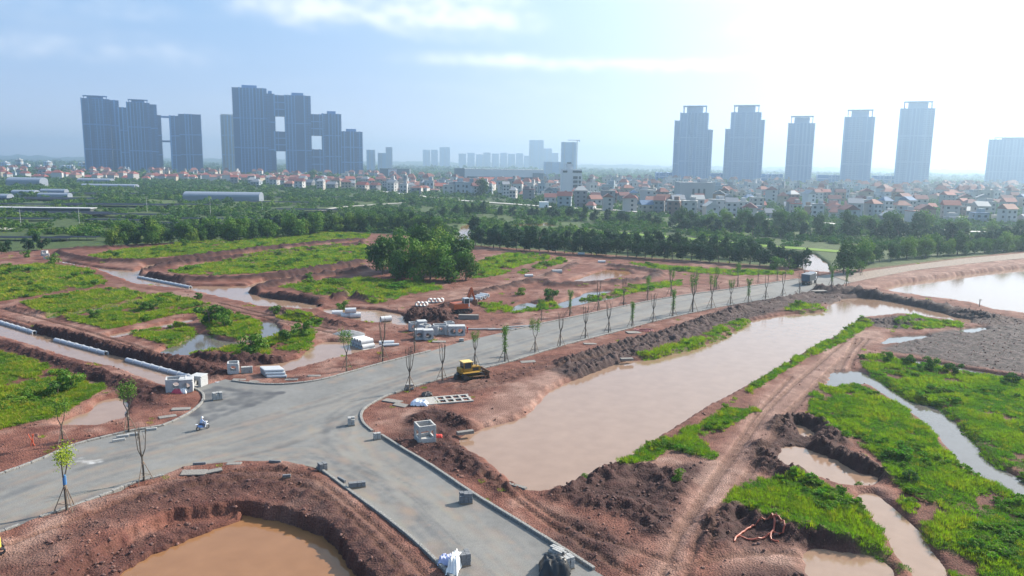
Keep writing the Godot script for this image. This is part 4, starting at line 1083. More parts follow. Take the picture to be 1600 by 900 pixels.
func towers() -> void:
	var hazed_slate := flat(0.014, 0.07, 0.19, 0.5)  # blue of the distance haze put into the wall colour
	mats["hazed_slate"] = hazed_slate
	var concrete := flat(0.29, 0.41, 0.57, 0.8)  # concrete colour paled and blued to stand for haze
	var hazed_dull := flat(0.045, 0.17, 0.40, 0.7)  # trim blued in its colour, as if seen through haze
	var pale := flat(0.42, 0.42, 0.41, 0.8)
	var hazed_wall := flat(0.165, 0.29, 0.48, 0.5)  # haze painted into the wall colour of the right-hand towers
	# left pair, the linked pair and the white one
	var l := tower([-906.4,-1700,165.3,63.8], 40.0, "leftmost dark twin tower of flats, taller slab at the left of the skyline", hazed_slate, hazed_dull, "dark towers on the left", 6.0)
	facade(l, Vector3(36, 0, -4), Vector3(17, 158, 22), hazed_slate, hazed_dull, 5, 46, 3)
	l = tower([-814.2,-1700,158.5,51.0], 40.0, "second dark tower from the left, stepped on its left shoulder", hazed_slate, hazed_dull, "dark towers on the left", 6.0)
	facade(l, Vector3(-31, 0, 3), Vector3(15, 141, 20), hazed_slate, hazed_dull, 5, 42, 4)
	facade(l, Vector3(29, 0, -3), Vector3(13, 150, 22), hazed_slate, hazed_dull, 4, 44, 5)
	l = tower([-799.4,-1760,130.0,11.7], 30.0, "narrow dark tower joined by two sky bridges to its neighbour", hazed_slate, hazed_dull, "dark towers on the left", 0.0)
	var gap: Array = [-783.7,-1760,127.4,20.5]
	obj("sky_bridge", box(Vector3(30, 4, 8), Vector3(16, 127, 0)), hazed_dull, l)
	obj("sky_bridge", box(Vector3(30, 4, 8), Vector3(16, 73, 0)), hazed_dull, l)
	l = tower([-763.4,-1760,129.1,20.5], 34.0, "wide dark tower right of the sky bridges, two slabs side by side", hazed_slate, hazed_dull, "dark towers on the left", 0.0)
	facade(l, Vector3(32, 0, -3), Vector3(46, 134, 20), hazed_slate, hazed_dull, 12, 40, 6)
	tower([-695.5,-1900,141.6,33.2], 34.0, "slim pale tower standing beside the stepped dark complex", flat(0.25, 0.27, 0.28, 0.7), pale, "", 2.0)
	# the stepped complex with three openings
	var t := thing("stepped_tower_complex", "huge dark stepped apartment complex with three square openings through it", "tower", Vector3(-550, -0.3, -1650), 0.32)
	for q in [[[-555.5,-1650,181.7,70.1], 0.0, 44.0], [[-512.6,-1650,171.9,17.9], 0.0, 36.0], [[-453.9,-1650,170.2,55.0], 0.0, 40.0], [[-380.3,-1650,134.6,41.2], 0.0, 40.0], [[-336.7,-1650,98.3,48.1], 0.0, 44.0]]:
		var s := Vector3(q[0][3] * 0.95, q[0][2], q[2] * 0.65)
		facade(t, Vector3((q[0][0] + 550.0) * 0.95, 0, 0), s, hazed_slate, hazed_dull, int(s.x / 4.5), int(s.y / 3.4), int(q[0][0]))
		obj("roof_house", box(Vector3(s.x * 0.45, 6, 14), Vector3((q[0][0] + 550.0) * 0.95, s.y + 3.0, 0)), hazed_dull, t)
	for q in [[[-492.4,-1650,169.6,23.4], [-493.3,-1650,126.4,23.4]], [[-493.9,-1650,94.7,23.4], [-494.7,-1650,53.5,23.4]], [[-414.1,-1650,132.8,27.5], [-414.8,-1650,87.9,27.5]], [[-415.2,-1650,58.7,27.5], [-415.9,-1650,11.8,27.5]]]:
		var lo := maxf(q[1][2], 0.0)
		facade(t, Vector3((q[0][0] + 550.0) * 0.95, lo, 0), Vector3(q[0][3] * 0.95, q[0][2] - lo, 20), hazed_slate, hazed_dull, 5, maxi(3, int((q[0][2] - lo) / 3.4)), 9)
	# five towers on the right, and the wide one at the edge
	var names := ["first tower of the right-hand five, shouldered on both sides under an open roof frame", "second tower of the right-hand five, with a lower left shoulder", "third and smallest tower of the right-hand five, open roof frame", "fourth tower of the right-hand five, with an overhanging roof frame", "fifth and tallest tower of the right-hand five, nearest the bright sun"]
	var at := [[344.1,-1500,147.4,52.5], [442.1,-1500,150.0,57.5], [549.1,-1500,131.3,51.2], [658.9,-1500,144.8,58.8], [767.7,-1500,161.8,67.5]]
	for i in 5:
		var o := tower(at[i], 46.0, names[i], hazed_wall, concrete, "five towers on the right", 13.0, 0.1 * (i - 2))
		if i < 2:
			var h: float = at[i][2]
			facade(o, Vector3(-30, 0, 0), Vector3(11, h - (27 if i == 0 else 44), 26), hazed_wall, concrete, 3, 38, 12 + i)
			facade(o, Vector3(30, 0, 0), Vector3(8, h - (44 if i == 0 else 27), 26), hazed_wall, concrete, 3, 38, 14 + i)
		facade(o, Vector3(-48, 0, -10), Vector3(40, 22, 40), hazed_dull, concrete, 6, 6, 20 + i)
	tower([1064.4,-1650,104.2,138.9], 50.0, "wide pale slab of flats cut by the right edge of the view", hazed_wall, concrete, "", 4.0)
	# far off in the haze
	var k := 0
	var hazy := [[[-477.7,-2600,73.4,28.2], "two"], [[-439.3,-2600,63.4,28.2], ""], [[-424.7,-2650,83.6,22.1], ""], [[-560.9,-5000,115.0,45.8], ""], [[-509.5,-5000,115.7,41.7], ""], [[-443.8,-5000,132.8,66.7], ""], [[125.8,-4400,167.5,80.7], ""], [[193.9,-4500,124.4,48.8], ""], [[236.8,-4500,99.5,37.5], ""], [[161.3,-2300,99.6,44.1], ""], [[114.0,-2300,41.3,49.8], ""]]
	var hazy_names := ["pale far tower just right of the stepped complex", "lower far tower, second right of the stepped complex", "peaked far tower, third right of the stepped complex", "faint tower, left one of three in the haze", "faint tower, middle one of three in the haze", "faint tower, right and tallest of three in the haze", "faint high tower left of the unfinished block in the haze", "faint lower block joined to the high hazy tower", "faint lowest block left of the unfinished block", "grey unfinished block with a tower crane at its side", "low grey block left of the unfinished block"]
	for q in hazy:
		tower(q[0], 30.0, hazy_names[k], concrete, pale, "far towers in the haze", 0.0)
		k += 1
	for i in 9:
		var x := 717.0 + i * 12.6
		var base: Array = [-330.7,-5000,94.1,45.8]
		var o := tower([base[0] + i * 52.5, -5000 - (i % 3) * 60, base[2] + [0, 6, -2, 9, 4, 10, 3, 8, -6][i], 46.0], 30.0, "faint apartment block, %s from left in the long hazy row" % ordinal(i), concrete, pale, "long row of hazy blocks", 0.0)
	var c: Array = [184.2,-2280,104.9,1.9]
	var crane := thing("tower_crane", "thin tower crane rising beside the grey unfinished block", "crane", Vector3(c[0], -0.3, c[1]))
	obj("mast", box(Vector3(2.4, c[2], 2.4), Vector3(0, c[2] * 0.5, 0)), pale, crane)
	obj("jib", box(Vector3(34, 1.8, 1.8), Vector3(-10, c[2], 0)), pale, crane)
	obj("counterweight", box(Vector3(4, 4, 2.5), Vector3(6, c[2] - 2.0, 0)), concrete, crane)
	# white town at the left edge
	var r := RandomNumberGenerator.new()
	r.seed = 31
	for i in 34:
		var x := -1000.0 - i * 26.0 + r.randf_range(-8, 8)
		var z := -1850.0 - r.randf_range(0, 350)
		x *= -z / 1850.0
		var t2 := thing("town_block", "%s block of flats in the distant white town, %s from its right end" % [["white", "cream", "pale grey"][i % 3], ordinal(i)], "building", Vector3(x, -0.3, z), r.randf_range(-0.4, 0.4), "distant white town")
		var h := r.randf_range(9, 24) * (1.3 if i % 7 == 0 else 1.0)
		var w := r.randf_range(10, 22)
		facade(t2, Vector3.ZERO, Vector3(w, h, 14), flat(0.12, 0.13, 0.14), [flat(0.75, 0.74, 0.72), flat(0.68, 0.64, 0.56), flat(0.5, 0.51, 0.53)][i % 3], int(w / 3.5), maxi(2, int(h / 3.4)), i)
		obj("roof", box(Vector3(w * 0.4, 3, 6), Vector3(r.randf_range(-2, 2), h + 1.5, 0)), pale, t2)

# ------------------------------------------------------------------ village
var unit: ArrayMesh
var gable: ArrayMesh
var hip: ArrayMesh

func part(called: String, m: Mesh, mat: Material, parent: Node3D, at: Vector3, s: Vector3) -> MeshInstance3D:
	var o := obj(called, m, mat, parent, at)
	o.scale = s
	return o

func house(at: Vector2, turn: float, w: float, d: float, floors: int, roof: int, wall: Material, top: Material, label: String, group: String, windows := true) -> Node3D:
	var o := thing("village_house", label, "house", Vector3(at.x, height(at.x, at.y) - 0.1, at.y), turn, group)
	var h := floors * 3.3 + 0.4
	part("wall", unit, wall, o, Vector3.ZERO, Vector3(w, h, d))
	var glass := flat(0.03, 0.035, 0.045, 0.2)
	if roof == 0:
		part("roof", unit, top, o, Vector3(0, h, 0), Vector3(w + 0.5, 0.45, d + 0.5))
		part("stair_house", unit, wall, o, Vector3(w * 0.2, h + 0.45, -d * 0.15), Vector3(w * 0.4, 2.5, d * 0.45))
	else:
		part("roof", gable if roof == 1 else hip, top, o, Vector3(0, h, 0), Vector3(w + 1.2, 2.2 + w * 0.12, d + 1.2))
	if windows:
		var nb := maxi(2, int(w / 3.6))
		for f in floors:
			for i in nb:
				var door := f == 0 and i == nb / 2
				part("door" if door else "window", unit, glass if not door else flat(0.10, 0.07, 0.05), o, Vector3(w * ((i + 0.5) / nb - 0.5), f * 3.3 + (0.1 if door else 1.1), d * 0.5), Vector3(1.6, 2.3 if door else 1.5, 0.24))
			part("window", unit, glass, o, Vector3(w * 0.5, f * 3.3 + 1.1, d * 0.15), Vector3(0.24, 1.5, 1.6))
			part("window", unit, glass, o, Vector3(-w * 0.5, f * 3.3 + 1.1, d * 0.15), Vector3(0.24, 1.5, 1.6))
		if floors > 1:
			part("balcony", unit, wall, o, Vector3(0, 3.2, d * 0.5 + 0.6), Vector3(w * 0.6, 0.9, 1.2))
	return o

func villages() -> void:
	var st := shape()
	add_box(st, Transform3D(Basis(), Vector3(0, 0.5, 0)), Vector3.ONE)
	unit = done(st)
	st = shape()
	var a := Vector3(-0.5, 0, 0.5); var b := Vector3(0.5, 0, 0.5); var c := Vector3(0.5, 0, -0.5); var d := Vector3(-0.5, 0, -0.5)
	var e := Vector3(-0.5, 1, 0); var f := Vector3(0.5, 1, 0)
	quad(st, a, e, f, b); quad(st, c, f, e, d); tri(st, b, f, c); tri(st, d, e, a); quad(st, a, b, c, d)
	gable = done(st)
	st = shape()
	e = Vector3(-0.2, 1, 0); f = Vector3(0.2, 1, 0)
	quad(st, a, e, f, b); quad(st, c, f, e, d); tri(st, b, f, c); tri(st, d, e, a); quad(st, a, b, c, d)
	hip = done(st)
	var walls := [[flat(0.41, 0.41, 0.41), "white"], [flat(0.34, 0.30, 0.23), "cream"], [flat(0.18, 0.19, 0.20), "grey"], [flat(0.26, 0.31, 0.34), "pale blue"], [flat(0.29, 0.20, 0.14), "ochre"], [flat(0.19, 0.12, 0.10), "brick"], [flat(0.38, 0.36, 0.34), "off-white"]]
	var tops := [[flat(0.22, 0.055, 0.038), "red tile"], [flat(0.22, 0.095, 0.07), "orange tile"], [flat(0.14, 0.045, 0.04), "maroon sheet"], [flat(0.19, 0.20, 0.22), "grey sheet"], [flat(0.08, 0.14, 0.24), "blue sheet"], [flat(0.36, 0.36, 0.35), "pale flat"]]
	var r := RandomNumberGenerator.new()
	r.seed = 404
	# right-hand village: rows one behind another, nearest along the levee road
	var rows := [[540.0, 95.0, 560.0, 13.0], [575.0, 60.0, 500.0, 14.0], [615.0, 40.0, 560.0, 14.5], [665.0, 20.0, 600.0, 15.5], [725.0, 0.0, 640.0, 17.0], [800.0, -40.0, 680.0, 19.0]]
	var nr := 0
	for row in rows:
		var x: float = row[1]
		var n := 0
		while x < row[2]:
			var z: float = -row[0] + r.randf_range(-22, 22) + (x - 200.0) * 0.05
			if row[0] < 600.0:
				z = -row[0] + (x - 140.0) * 0.21 + r.randf_range(-4, 4)
			if absf(x) < -z * 0.72 and r.randf() < 0.9:
				var wa: Array = walls[[0, 0, 1, 2, 2, 3, 4, 5, 6, 6][r.randi() % 10]]
				var roof: int = [0, 0, 1, 1, 1, 2, 2][r.randi() % 7]
				var to: Array = tops[5] if roof == 0 and r.randf() < 0.5 else tops[[0, 1, 2, 2, 2, 3, 3, 5, 4][r.randi() % 9]]
				var floors: int = [1, 1, 2, 2, 3, 3, 4][r.randi() % 7]
				if row[0] < 600.0:
					floors = mini(floors, 3)
				house(Vector2(x, z), r.randf_range(-0.35, 0.35) + (PI / 2 if r.randf() < 0.3 else 0.0), r.randf_range(6, 11), r.randf_range(7, 12), floors, roof, wa[0], to[0], "%s %s-storey house, %s roof, %s from left in %s village row" % [wa[1], ["one", "two", "three", "four"][floors - 1], to[1], ordinal(n), ordinal(nr)], "houses of the village behind the levee", row[0] < 1010.0)
				n += 1
			x += row[3] * r.randf_range(0.7, 1.2)
		nr += 1
	# centre: pale terraces and villas left of the white block
	rows = [[930.0, -270.0, -20.0, 16.0], [1000.0, -330.0, -40.0, 17.0], [1090.0, -390.0, -100.0, 18.0], [1180.0, -400.0, -150.0, 20.0]]
	nr = 0
	for row in rows:
		var x: float = row[1]
		var n := 0
		while x < row[2]:
			var wa: Array = walls[[0, 0, 3, 2, 6, 1][r.randi() % 6]]
			var to: Array = tops[[0, 1, 2, 3][r.randi() % 4]]
			var floors: int = [2, 3, 3, 2][r.randi() % 4]
			house(Vector2(x, -row[0] + r.randf_range(-12, 12)), r.randf_range(-0.4, 0.4), r.randf_range(8, 13), r.randf_range(8, 12), floors, 1 + r.randi() % 2, wa[0], to[0], "%s %s-storey villa, %s roof, %s from left, %s central villa row" % [wa[1], ["one", "two", "three"][floors - 1], to[1], ordinal(n), ordinal(nr)], "villas left of the white block")
			n += 1
			x += row[3] * r.randf_range(0.9, 1.5)
		nr += 1
	# left: white villas with red roofs below the towers
	rows = [[1230.0, -860.0, -230.0, 16.0], [1290.0, -880.0, -300.0, 18.0]]
	nr = 0
	for row in rows:
		var x: float = row[1]
		var n := 0
		while x < row[2]:
			if r.randf() < 0.75:
				var wa: Array = walls[[0, 6, 1, 0][r.randi() % 4]]
				var to: Array = tops[[0, 0, 1][r.randi() % 3]]
				var floors: int = [2, 2, 3, 1][r.randi() % 4]
				house(Vector2(x, -row[0] + r.randf_range(-14, 14)), r.randf_range(-0.5, 0.5), r.randf_range(10, 15), r.randf_range(9, 13), floors, 1 + r.randi() % 2, wa[0], to[0], "%s %s-storey villa, %s roof, %s from left, %s row below towers" % [wa[1], ["one", "two", "three"][floors - 1], to[1], ordinal(n), ordinal(nr)], "red-roofed villas below the dark towers", false)
				n += 1
			x += row[3] * r.randf_range(0.8, 1.4)
		nr += 1
	distant_houses()
	landmarks()

func landmarks() -> void:
	var white := flat(0.55, 0.56, 0.58)
	var glass := flat(0.05, 0.065, 0.075, 0.3)
	var grey := flat(0.33, 0.34, 0.35)
	# the seven-storey white block
	var q: Array = [62.8,-850,29.4,21.2]
	var o := thing("white_block", "tall narrow white seven-storey block rising above the village roofs", "building", Vector3(q[0], -0.3, q[1]), 0.12)
	obj("wall", box(Vector3(q[3], q[2], 13), Vector3(0, q[2] * 0.5, 0)), white, o)
	obj("stair_tower", box(Vector3(6.5, 7, 8), Vector3(-2.5, q[2] + 2.5, 0)), white, o)
	obj("roof_tank", box(Vector3(4.5, 1.4, 3), Vector3(-2.5, q[2] + 6.7, 0)), glass, o)
	obj("roof_opening", box(Vector3(5, 2.2, 0.3), Vector3(-8, q[2] - 2.5, 6.6)), glass, o)
	obj("roof_opening", box(Vector3(10, 2.2, 0.3), Vector3(5.5, q[2] - 2.5, 6.6)), glass, o)
	for f in 4:
		obj("window", box(Vector3(5, 3.2, 0.3), Vector3(3.6, q[2] - 9.0 - f * 4.6, 6.6), 0.0), glass, o)
		obj("window", box(Vector3(2.4, 3.2, 0.3), Vector3(8.6, q[2] - 9.0 - f * 4.6, 6.6), 0.0), glass, o)
		obj("balcony", box(Vector3(10.5, 0.8, 1.2), Vector3(5.3, q[2] - 11.2 - f * 4.6, 7.0)), white, o)
	# grey block among the roofs
	q = [163.6,-700,20.4,32.7]
	o = thing("grey_block", "blank grey concrete block, largest among the roofs left of the five towers", "building", Vector3(q[0], -0.3, q[1]), 0.1)
	obj("wall", box(Vector3(q[3], q[2], 15), Vector3(0, q[2] * 0.5, 0)), grey, o)
	obj("stair_house", box(Vector3(7, 3, 6), Vector3(7, q[2] + 1.4, 0)), grey, o)
	for i in 3:
		obj("window", box(Vector3(1.8, 7, 0.3), Vector3(-3.5 + i * 5.0, q[2] * 0.55, 7.6)), glass, o)
	# gabled white house
	q = [244.7,-640,14.6,6.4]
	house(Vector2(q[0], q[1]), 0.2 + PI / 2, 9.0, 7.0, 4, 1, white, flat(0.3, 0.31, 0.33), "tall gabled white house with grey roof between brown roofs, below third tower", "")
	# long low glass-fronted building and the long red school roof
	q = [-16.7,-1300,25.3,134.3]
	o = thing("office_building", "long low white building with dark window bands before the far woods", "building", Vector3(q[0], -0.3, q[1]))
	obj("wall", box(Vector3(q[3], q[2], 30), Vector3(0, q[2] * 0.5, 0)), white, o)
	for i in 2:
		for k in 3:
			obj("window_band", box(Vector3(q[3] * 0.28, 3.4, 0.4), Vector3(q[3] * (-0.31 + 0.31 * k), 4.0 + i * 7.0, 15.1)), glass, o)
	obj("glass_wing", box(Vector3(17, q[2] + 1.5, 31), Vector3(-q[3] * 0.5 - 6.0, q[2] * 0.5, 0)), flat(0.12, 0.15, 0.18, 0.4), o)
	obj("glass_wing", box(Vector3(18, q[2] - 5.0, 31), Vector3(q[3] * 0.5 - 10.0, q[2] * 0.5 - 3.0, 3)), flat(0.12, 0.15, 0.18, 0.4), o)
	q = [-22.2,-1120,14.5,62.5]
	o = thing("school_building", "long school building with one red roof among the villas", "building", Vector3(q[0], -0.3, q[1]))
	part("wall", unit, flat(0.62, 0.55, 0.42), o, Vector3.ZERO, Vector3(q[3], q[2] - 4.0, 12))
	part("roof", gable, flat(0.36, 0.10, 0.06), o, Vector3(0, q[2] - 4.0, 0), Vector3(q[3] + 2.0, 4.5, 14))
	for i in 14:
		part("window", unit, glass, o, Vector3(q[3] * ((i + 0.5) / 14.0 - 0.5), 3.0, 6.0), Vector3(2.4, 3.0, 0.4))
	q = [-228.4,-1500,22.1,57.5]
	o = thing("dark_hall", "low dark glass hall right of the stepped complex", "building", Vector3(q[0], -0.3, q[1]))
	obj("wall", box(Vector3(q[3], q[2], 24), Vector3(0, q[2] * 0.5, 0)), flat(0.10, 0.13, 0.15, 0.4), o)
	obj("wing", box(Vector3(16, q[2] - 3.0, 26), Vector3(-4, q[2] * 0.5, 0)), white, o)
	q = [24.6,-620,10.6,7.2]
	o = thing("white_shed", "small plain white flat-roofed building at the levee road, left of the white block", "building", Vector3(q[0], -0.3, q[1]))
	obj("wall", box(Vector3(7.5, 4.6, 6), Vector3(0, 2.3, 0)), flat(0.8, 0.8, 0.79), o)
	obj("door", box(Vector3(1.4, 2.3, 0.2), Vector3(2.0, 1.15, 3.05)), glass, o)

# the carpet of roofs farther back, too small and too many to count
func distant_houses() -> void:
	var r := RandomNumberGenerator.new()
	r.seed = 808
	var kinds := []
	for k in 2:
		var st := shape()
		st.set_color(Color(1, 1, 1))
		add_box(st, Transform3D(Basis(), Vector3(0, 0.5, 0)), Vector3.ONE)
		st.set_color(Color(0.10, 0.11, 0.12))
		for f in 2:
			for x in [-0.25, 0.25]:
				add_box(st, Transform3D(Basis(), Vector3(x, 0.28 + f * 0.42, 0.5)), Vector3(0.18, 0.2, 0.04))
		st.set_color(Color(0.46, 0.17, 0.13) if k == 0 else Color(0.75, 0.76, 0.78))
		if k == 0:
			var a := Vector3(-0.56, 1, 0.56); var b := Vector3(0.56, 1, 0.56); var c := Vector3(0.56, 1, -0.56); var d := Vector3(-0.56, 1, -0.56)
			var e := Vector3(-0.25, 1.35, 0); var f := Vector3(0.25, 1.35, 0)
			quad(st, a, e, f, b); quad(st, c, f, e, d); tri(st, b, f, c); tri(st, d, e, a)
		else:
			add_box(st, Transform3D(Basis(), Vector3(0, 1.03, 0)), Vector3(1.06, 0.06, 1.06))
			add_box(st, Transform3D(Basis(), Vector3(0.2, 1.2, -0.1)), Vector3(0.4, 0.3, 0.4))
		kinds.append(done(st))
	var m := StandardMaterial3D.new()
	m.vertex_color_use_as_albedo = true
	m.roughness = 0.85
	for k in 2:
		var places := []
		var tints := []
		for i in 700:
			var x := 0.0
			var z := 0.0
			if i < 520:
				z = -850.0 - 750.0 * pow(r.randf(), 1.3)
				x = r.randf_range(-0.16, 0.74) * -z
			else:
				z = -1330.0 - 320.0 * r.randf()
				x = r.randf_range(-0.72, -0.16) * -z
				if k == 1 and r.randf() < 0.6:
					continue
			if in_clearing(x, z):
				continue
			var s := r.randf_range(7.0, 13.0)
			places.append(Transform3D(Basis(Vector3.UP, r.randf_range(-0.5, 0.5)).scaled(Vector3(s, [3.5, 6.8, 6.8, 10.0, 13.0][r.randi() % 5], s * r.randf_range(0.8, 1.2))), Vector3(x, -0.3, z)))
			var c: Vector3 = [Vector3(0.42, 0.42, 0.42), Vector3(0.36, 0.33, 0.28), Vector3(0.22, 0.24, 0.26), Vector3(0.30, 0.36, 0.40), Vector3(0.45, 0.44, 0.42)][r.randi() % 5]
			tints.append(Color(c.x, c.y, c.z))
		multi("distant_red_roofs" if k == 0 else "distant_flat_roofs", kinds[k], m, places, tints)

# ------------------------------------------------------------------ sheds, nets and the levee road
func arch(w: float, l: float, h: float, side: float) -> ArrayMesh:
	var st := shape()
	var prof := [Vector2(-w / 2, 0), Vector2(-w / 2, side)]
	for i in range(1, 9):
		var u := PI * i / 9.0
		prof.append(Vector2(-cos(u) * w / 2, side + sin(u) * (h - side)))
	prof.append(Vector2(w / 2, side)); prof.append(Vector2(w / 2, 0))
	for i in prof.size() - 1:
		var p: Vector2 = prof[i]
		var q: Vector2 = prof[i + 1]
		quad(st, Vector3(-l / 2, p.y, p.x), Vector3(-l / 2, q.y, q.x), Vector3(l / 2, q.y, q.x), Vector3(l / 2, p.y, p.x))
	for e in [-l / 2, l / 2]:
		for i in range(1, prof.size() - 1):
			tri(st, Vector3(e, prof[0].y, prof[0].x), Vector3(e, prof[i].y, prof[i].x), Vector3(e, prof[i + 1].y, prof[i + 1].x))
	return done(st)

func farm_sheds() -> void:
	var sheet_metal := flat(0.20, 0.23, 0.28, 0.5, 0.2)
	var dark_end := flat(0.06, 0.07, 0.09)
	# [place, length along x, width, height, label]
	var a := [[Vector2(-244.41,-651.8), 62.0, 16.0, 7.5, "long arched grey shed alone in the farmland, left of centre"], [Vector2(-578.0,-919.8), 38.0, 20.0, 10.0, "big arched grey hangar at the left edge below the white town"], [Vector2(-581.2,-1077.4), 44.0, 16.0, 6.0, "low arched shed right of the big hangar"], [Vector2(-468.5,-898.1), 60.0, 14.0, 4.5, "long low pale shed in front of the arched ones"], [Vector2(-442.7,-700.6), 20.0, 10.0, 4.5, "small grey shed left of the double shed in the nets"], [Vector2(-428.6,-721.1), 22.0, 9.0, 5.0, "upper shed of the double pair among the nets"], [Vector2(-393.90,-663.2), 25.0, 9.0, 4.0, "lower shed of the double pair among the nets"], [Vector2(-406.0,-611.5), 14.0, 10.0, 5.0, "pale arched shed cut by the left edge"]]
	for s in a:
		var o := thing("arched_shed", s[4], "shed", Vector3(s[0].x, -0.3, s[0].y), 0.08)
		obj("shell", arch(s[2], s[1], s[3], s[3] * 0.55), sheet_metal, o)
		obj("end_wall", arch(s[2] * 0.94, 0.5, s[3] * 0.95, s[3] * 0.52), dark_end, o, Vector3(-s[1] * 0.5 - 0.1, 0, 0))
		clearings.append([s[0].x, s[0].y, s[1] * 0.6, s[2] + 6.0])
	var w := thing("white_greenhouse", "very long white-roofed greenhouse running in from the left edge", "greenhouse", Vector3(Vector2(-307.59,-485.4).x, -0.3, Vector2(-307.59,-485.4).y), 0.06)
	obj("roof", box(Vector3(84, 0.4, 9), Vector3(0, 2.7, 0)), flat(0.36, 0.37, 0.38), w)
	obj("side_wall", box(Vector3(83, 2.3, 7.5), Vector3(0, 1.2, 0)), flat(0.05, 0.06, 0.06), w)
	for i in 15:
		obj("post", box(Vector3(0.2, 2.5, 0.2), Vector3(-41 + i * 5.85, 1.25, 4.0)), flat(0.1, 0.1, 0.1), w)
	clearings.append([Vector2(-307.59,-485.4).x, Vector2(-307.59,-485.4).y, 46.0, 8.0])
	var net := StandardMaterial3D.new()
	net.albedo_color = rgb(0.022, 0.028, 0.042)
	net.roughness = 1.0
	net.metallic_specular = 0.05
	var n := 0
	for s in [[Vector2(-381.45,-619.4), 90.0, 30.0], [Vector2(-280.73,-552.3), 80.0, 22.0], [Vector2(-399.41,-716.9), 60.0, 26.0], [Vector2(-213.59,-412.3), 30.0, 10.0], [Vector2(-198.45,-313.59), 34.0, 7.0], [Vector2(-181.69,-318.81), 18.0, 5.0], [Vector2(-140.70,-526.1), 44.0, 14.0], [Vector2(-230.97,-692.9), 50.0, 14.0], [Vector2(-179.26,-396.98), 26.0, 8.0], [Vector2(-235.38,-564.6), 40.0, 12.0], [Vector2(-167.00,-714.2), 50.0, 10.0], [Vector2(-273.71,-462.0), 60.0, 16.0], [Vector2(-227.91,-455.0), 46.0, 12.0], [Vector2(-169.19,-430.7), 40.0, 9.0], [Vector2(-267.59,-410.7), 40.0, 10.0], [Vector2(-138.83,-436.8), 40.0, 8.0], [Vector2(-331.84,-538.3), 60.0, 14.0], [Vector2(-332.57,-726.8), 70.0, 18.0], [Vector2(-185.06,-616.1), 60.0, 14.0]]:
		var o := thing("shade_net", "flat dark shade net on posts, %s as counted from the far left field" % ordinal(n), "shade net", Vector3(s[0].x, -0.3, s[0].y), rng.randf_range(-0.05, 0.12), "shade nets over the nursery fields")
		obj("net", box(Vector3(s[1], 0.12, s[2]), Vector3(0, 1.7, 0)), net, o)
		for i in 6:
			obj("post", box(Vector3(0.15, 1.7, 0.15), Vector3(s[1] * (i / 5.0 - 0.5), 0.85, s[2] * 0.48)), flat(0.08, 0.08, 0.08), o)
		clearings.append([s[0].x, s[0].y, s[1] * 0.5, s[2] * 0.5 + 8.0])
		n += 1
	ribbon("levee_road", [-568.6,-1370.0,-433.4,-1256.5,-327.90,-1193.6,-261.62,-1120.8,-195.98,-977.8,-148.23,-885.6,-100.29,-795.9,-61.12,-722.6,-20.69,-674.9,4.35,-650.0,25.00,-626.2,49.33,-605.4,70.58,-593.8,93.46,-567.7,116.81,-544.3,134.19,-541.3,154.91,-520.0,167.17,-504.6,187.54,-491.8,204.18,-464.1,223.81,-449.0,251.62,-432.3,307.51,-410.4], 8.0, 0.5, flat(0.42, 0.41, 0.38))
	ribbon("farm_path", [-132.45,-528.1,-130.44,-567.3,-119.73,-596.3,-102.91,-629.7,-84.10,-667.2], 5.0, 0.3, flat(0.36, 0.34, 0.29))
	ribbon("farm_path", [-255.35,-363.46,-242.34,-362.15,-234.84,-359.89], 9.0, 0.3, flat(0.4, 0.37, 0.31))
	ribbon("river_meadow", [27.39,-418.2,51.74,-390.83,79.48,-367.80,102.45,-341.46,120.50,-328.15,138.96,-313.74], 9.0, 0.25, leaf_mat(Vector3(0.16, 0.25, 0.04)))

func ribbon(called: String, pts: Array, width: float, y: float, mat: Material) -> void:
	var p := smooth_line(to_pts(pts), 12.0)
	var outline := PackedVector2Array()
	var back := PackedVector2Array()
	for i in p.size():
		var d := (p[mini(i + 1, p.size() - 1)] - p[maxi(i - 1, 0)]).normalized()
		outline.append(p[i] + d.orthogonal() * width * 0.5)
		back.append(p[i] - d.orthogonal() * width * 0.5)
		clearings.append([p[i].x, p[i].y, 9.0, 7.0])
	back.reverse()
	outline.append_array(back)
	structure(called, sheet(outline, y), mat)

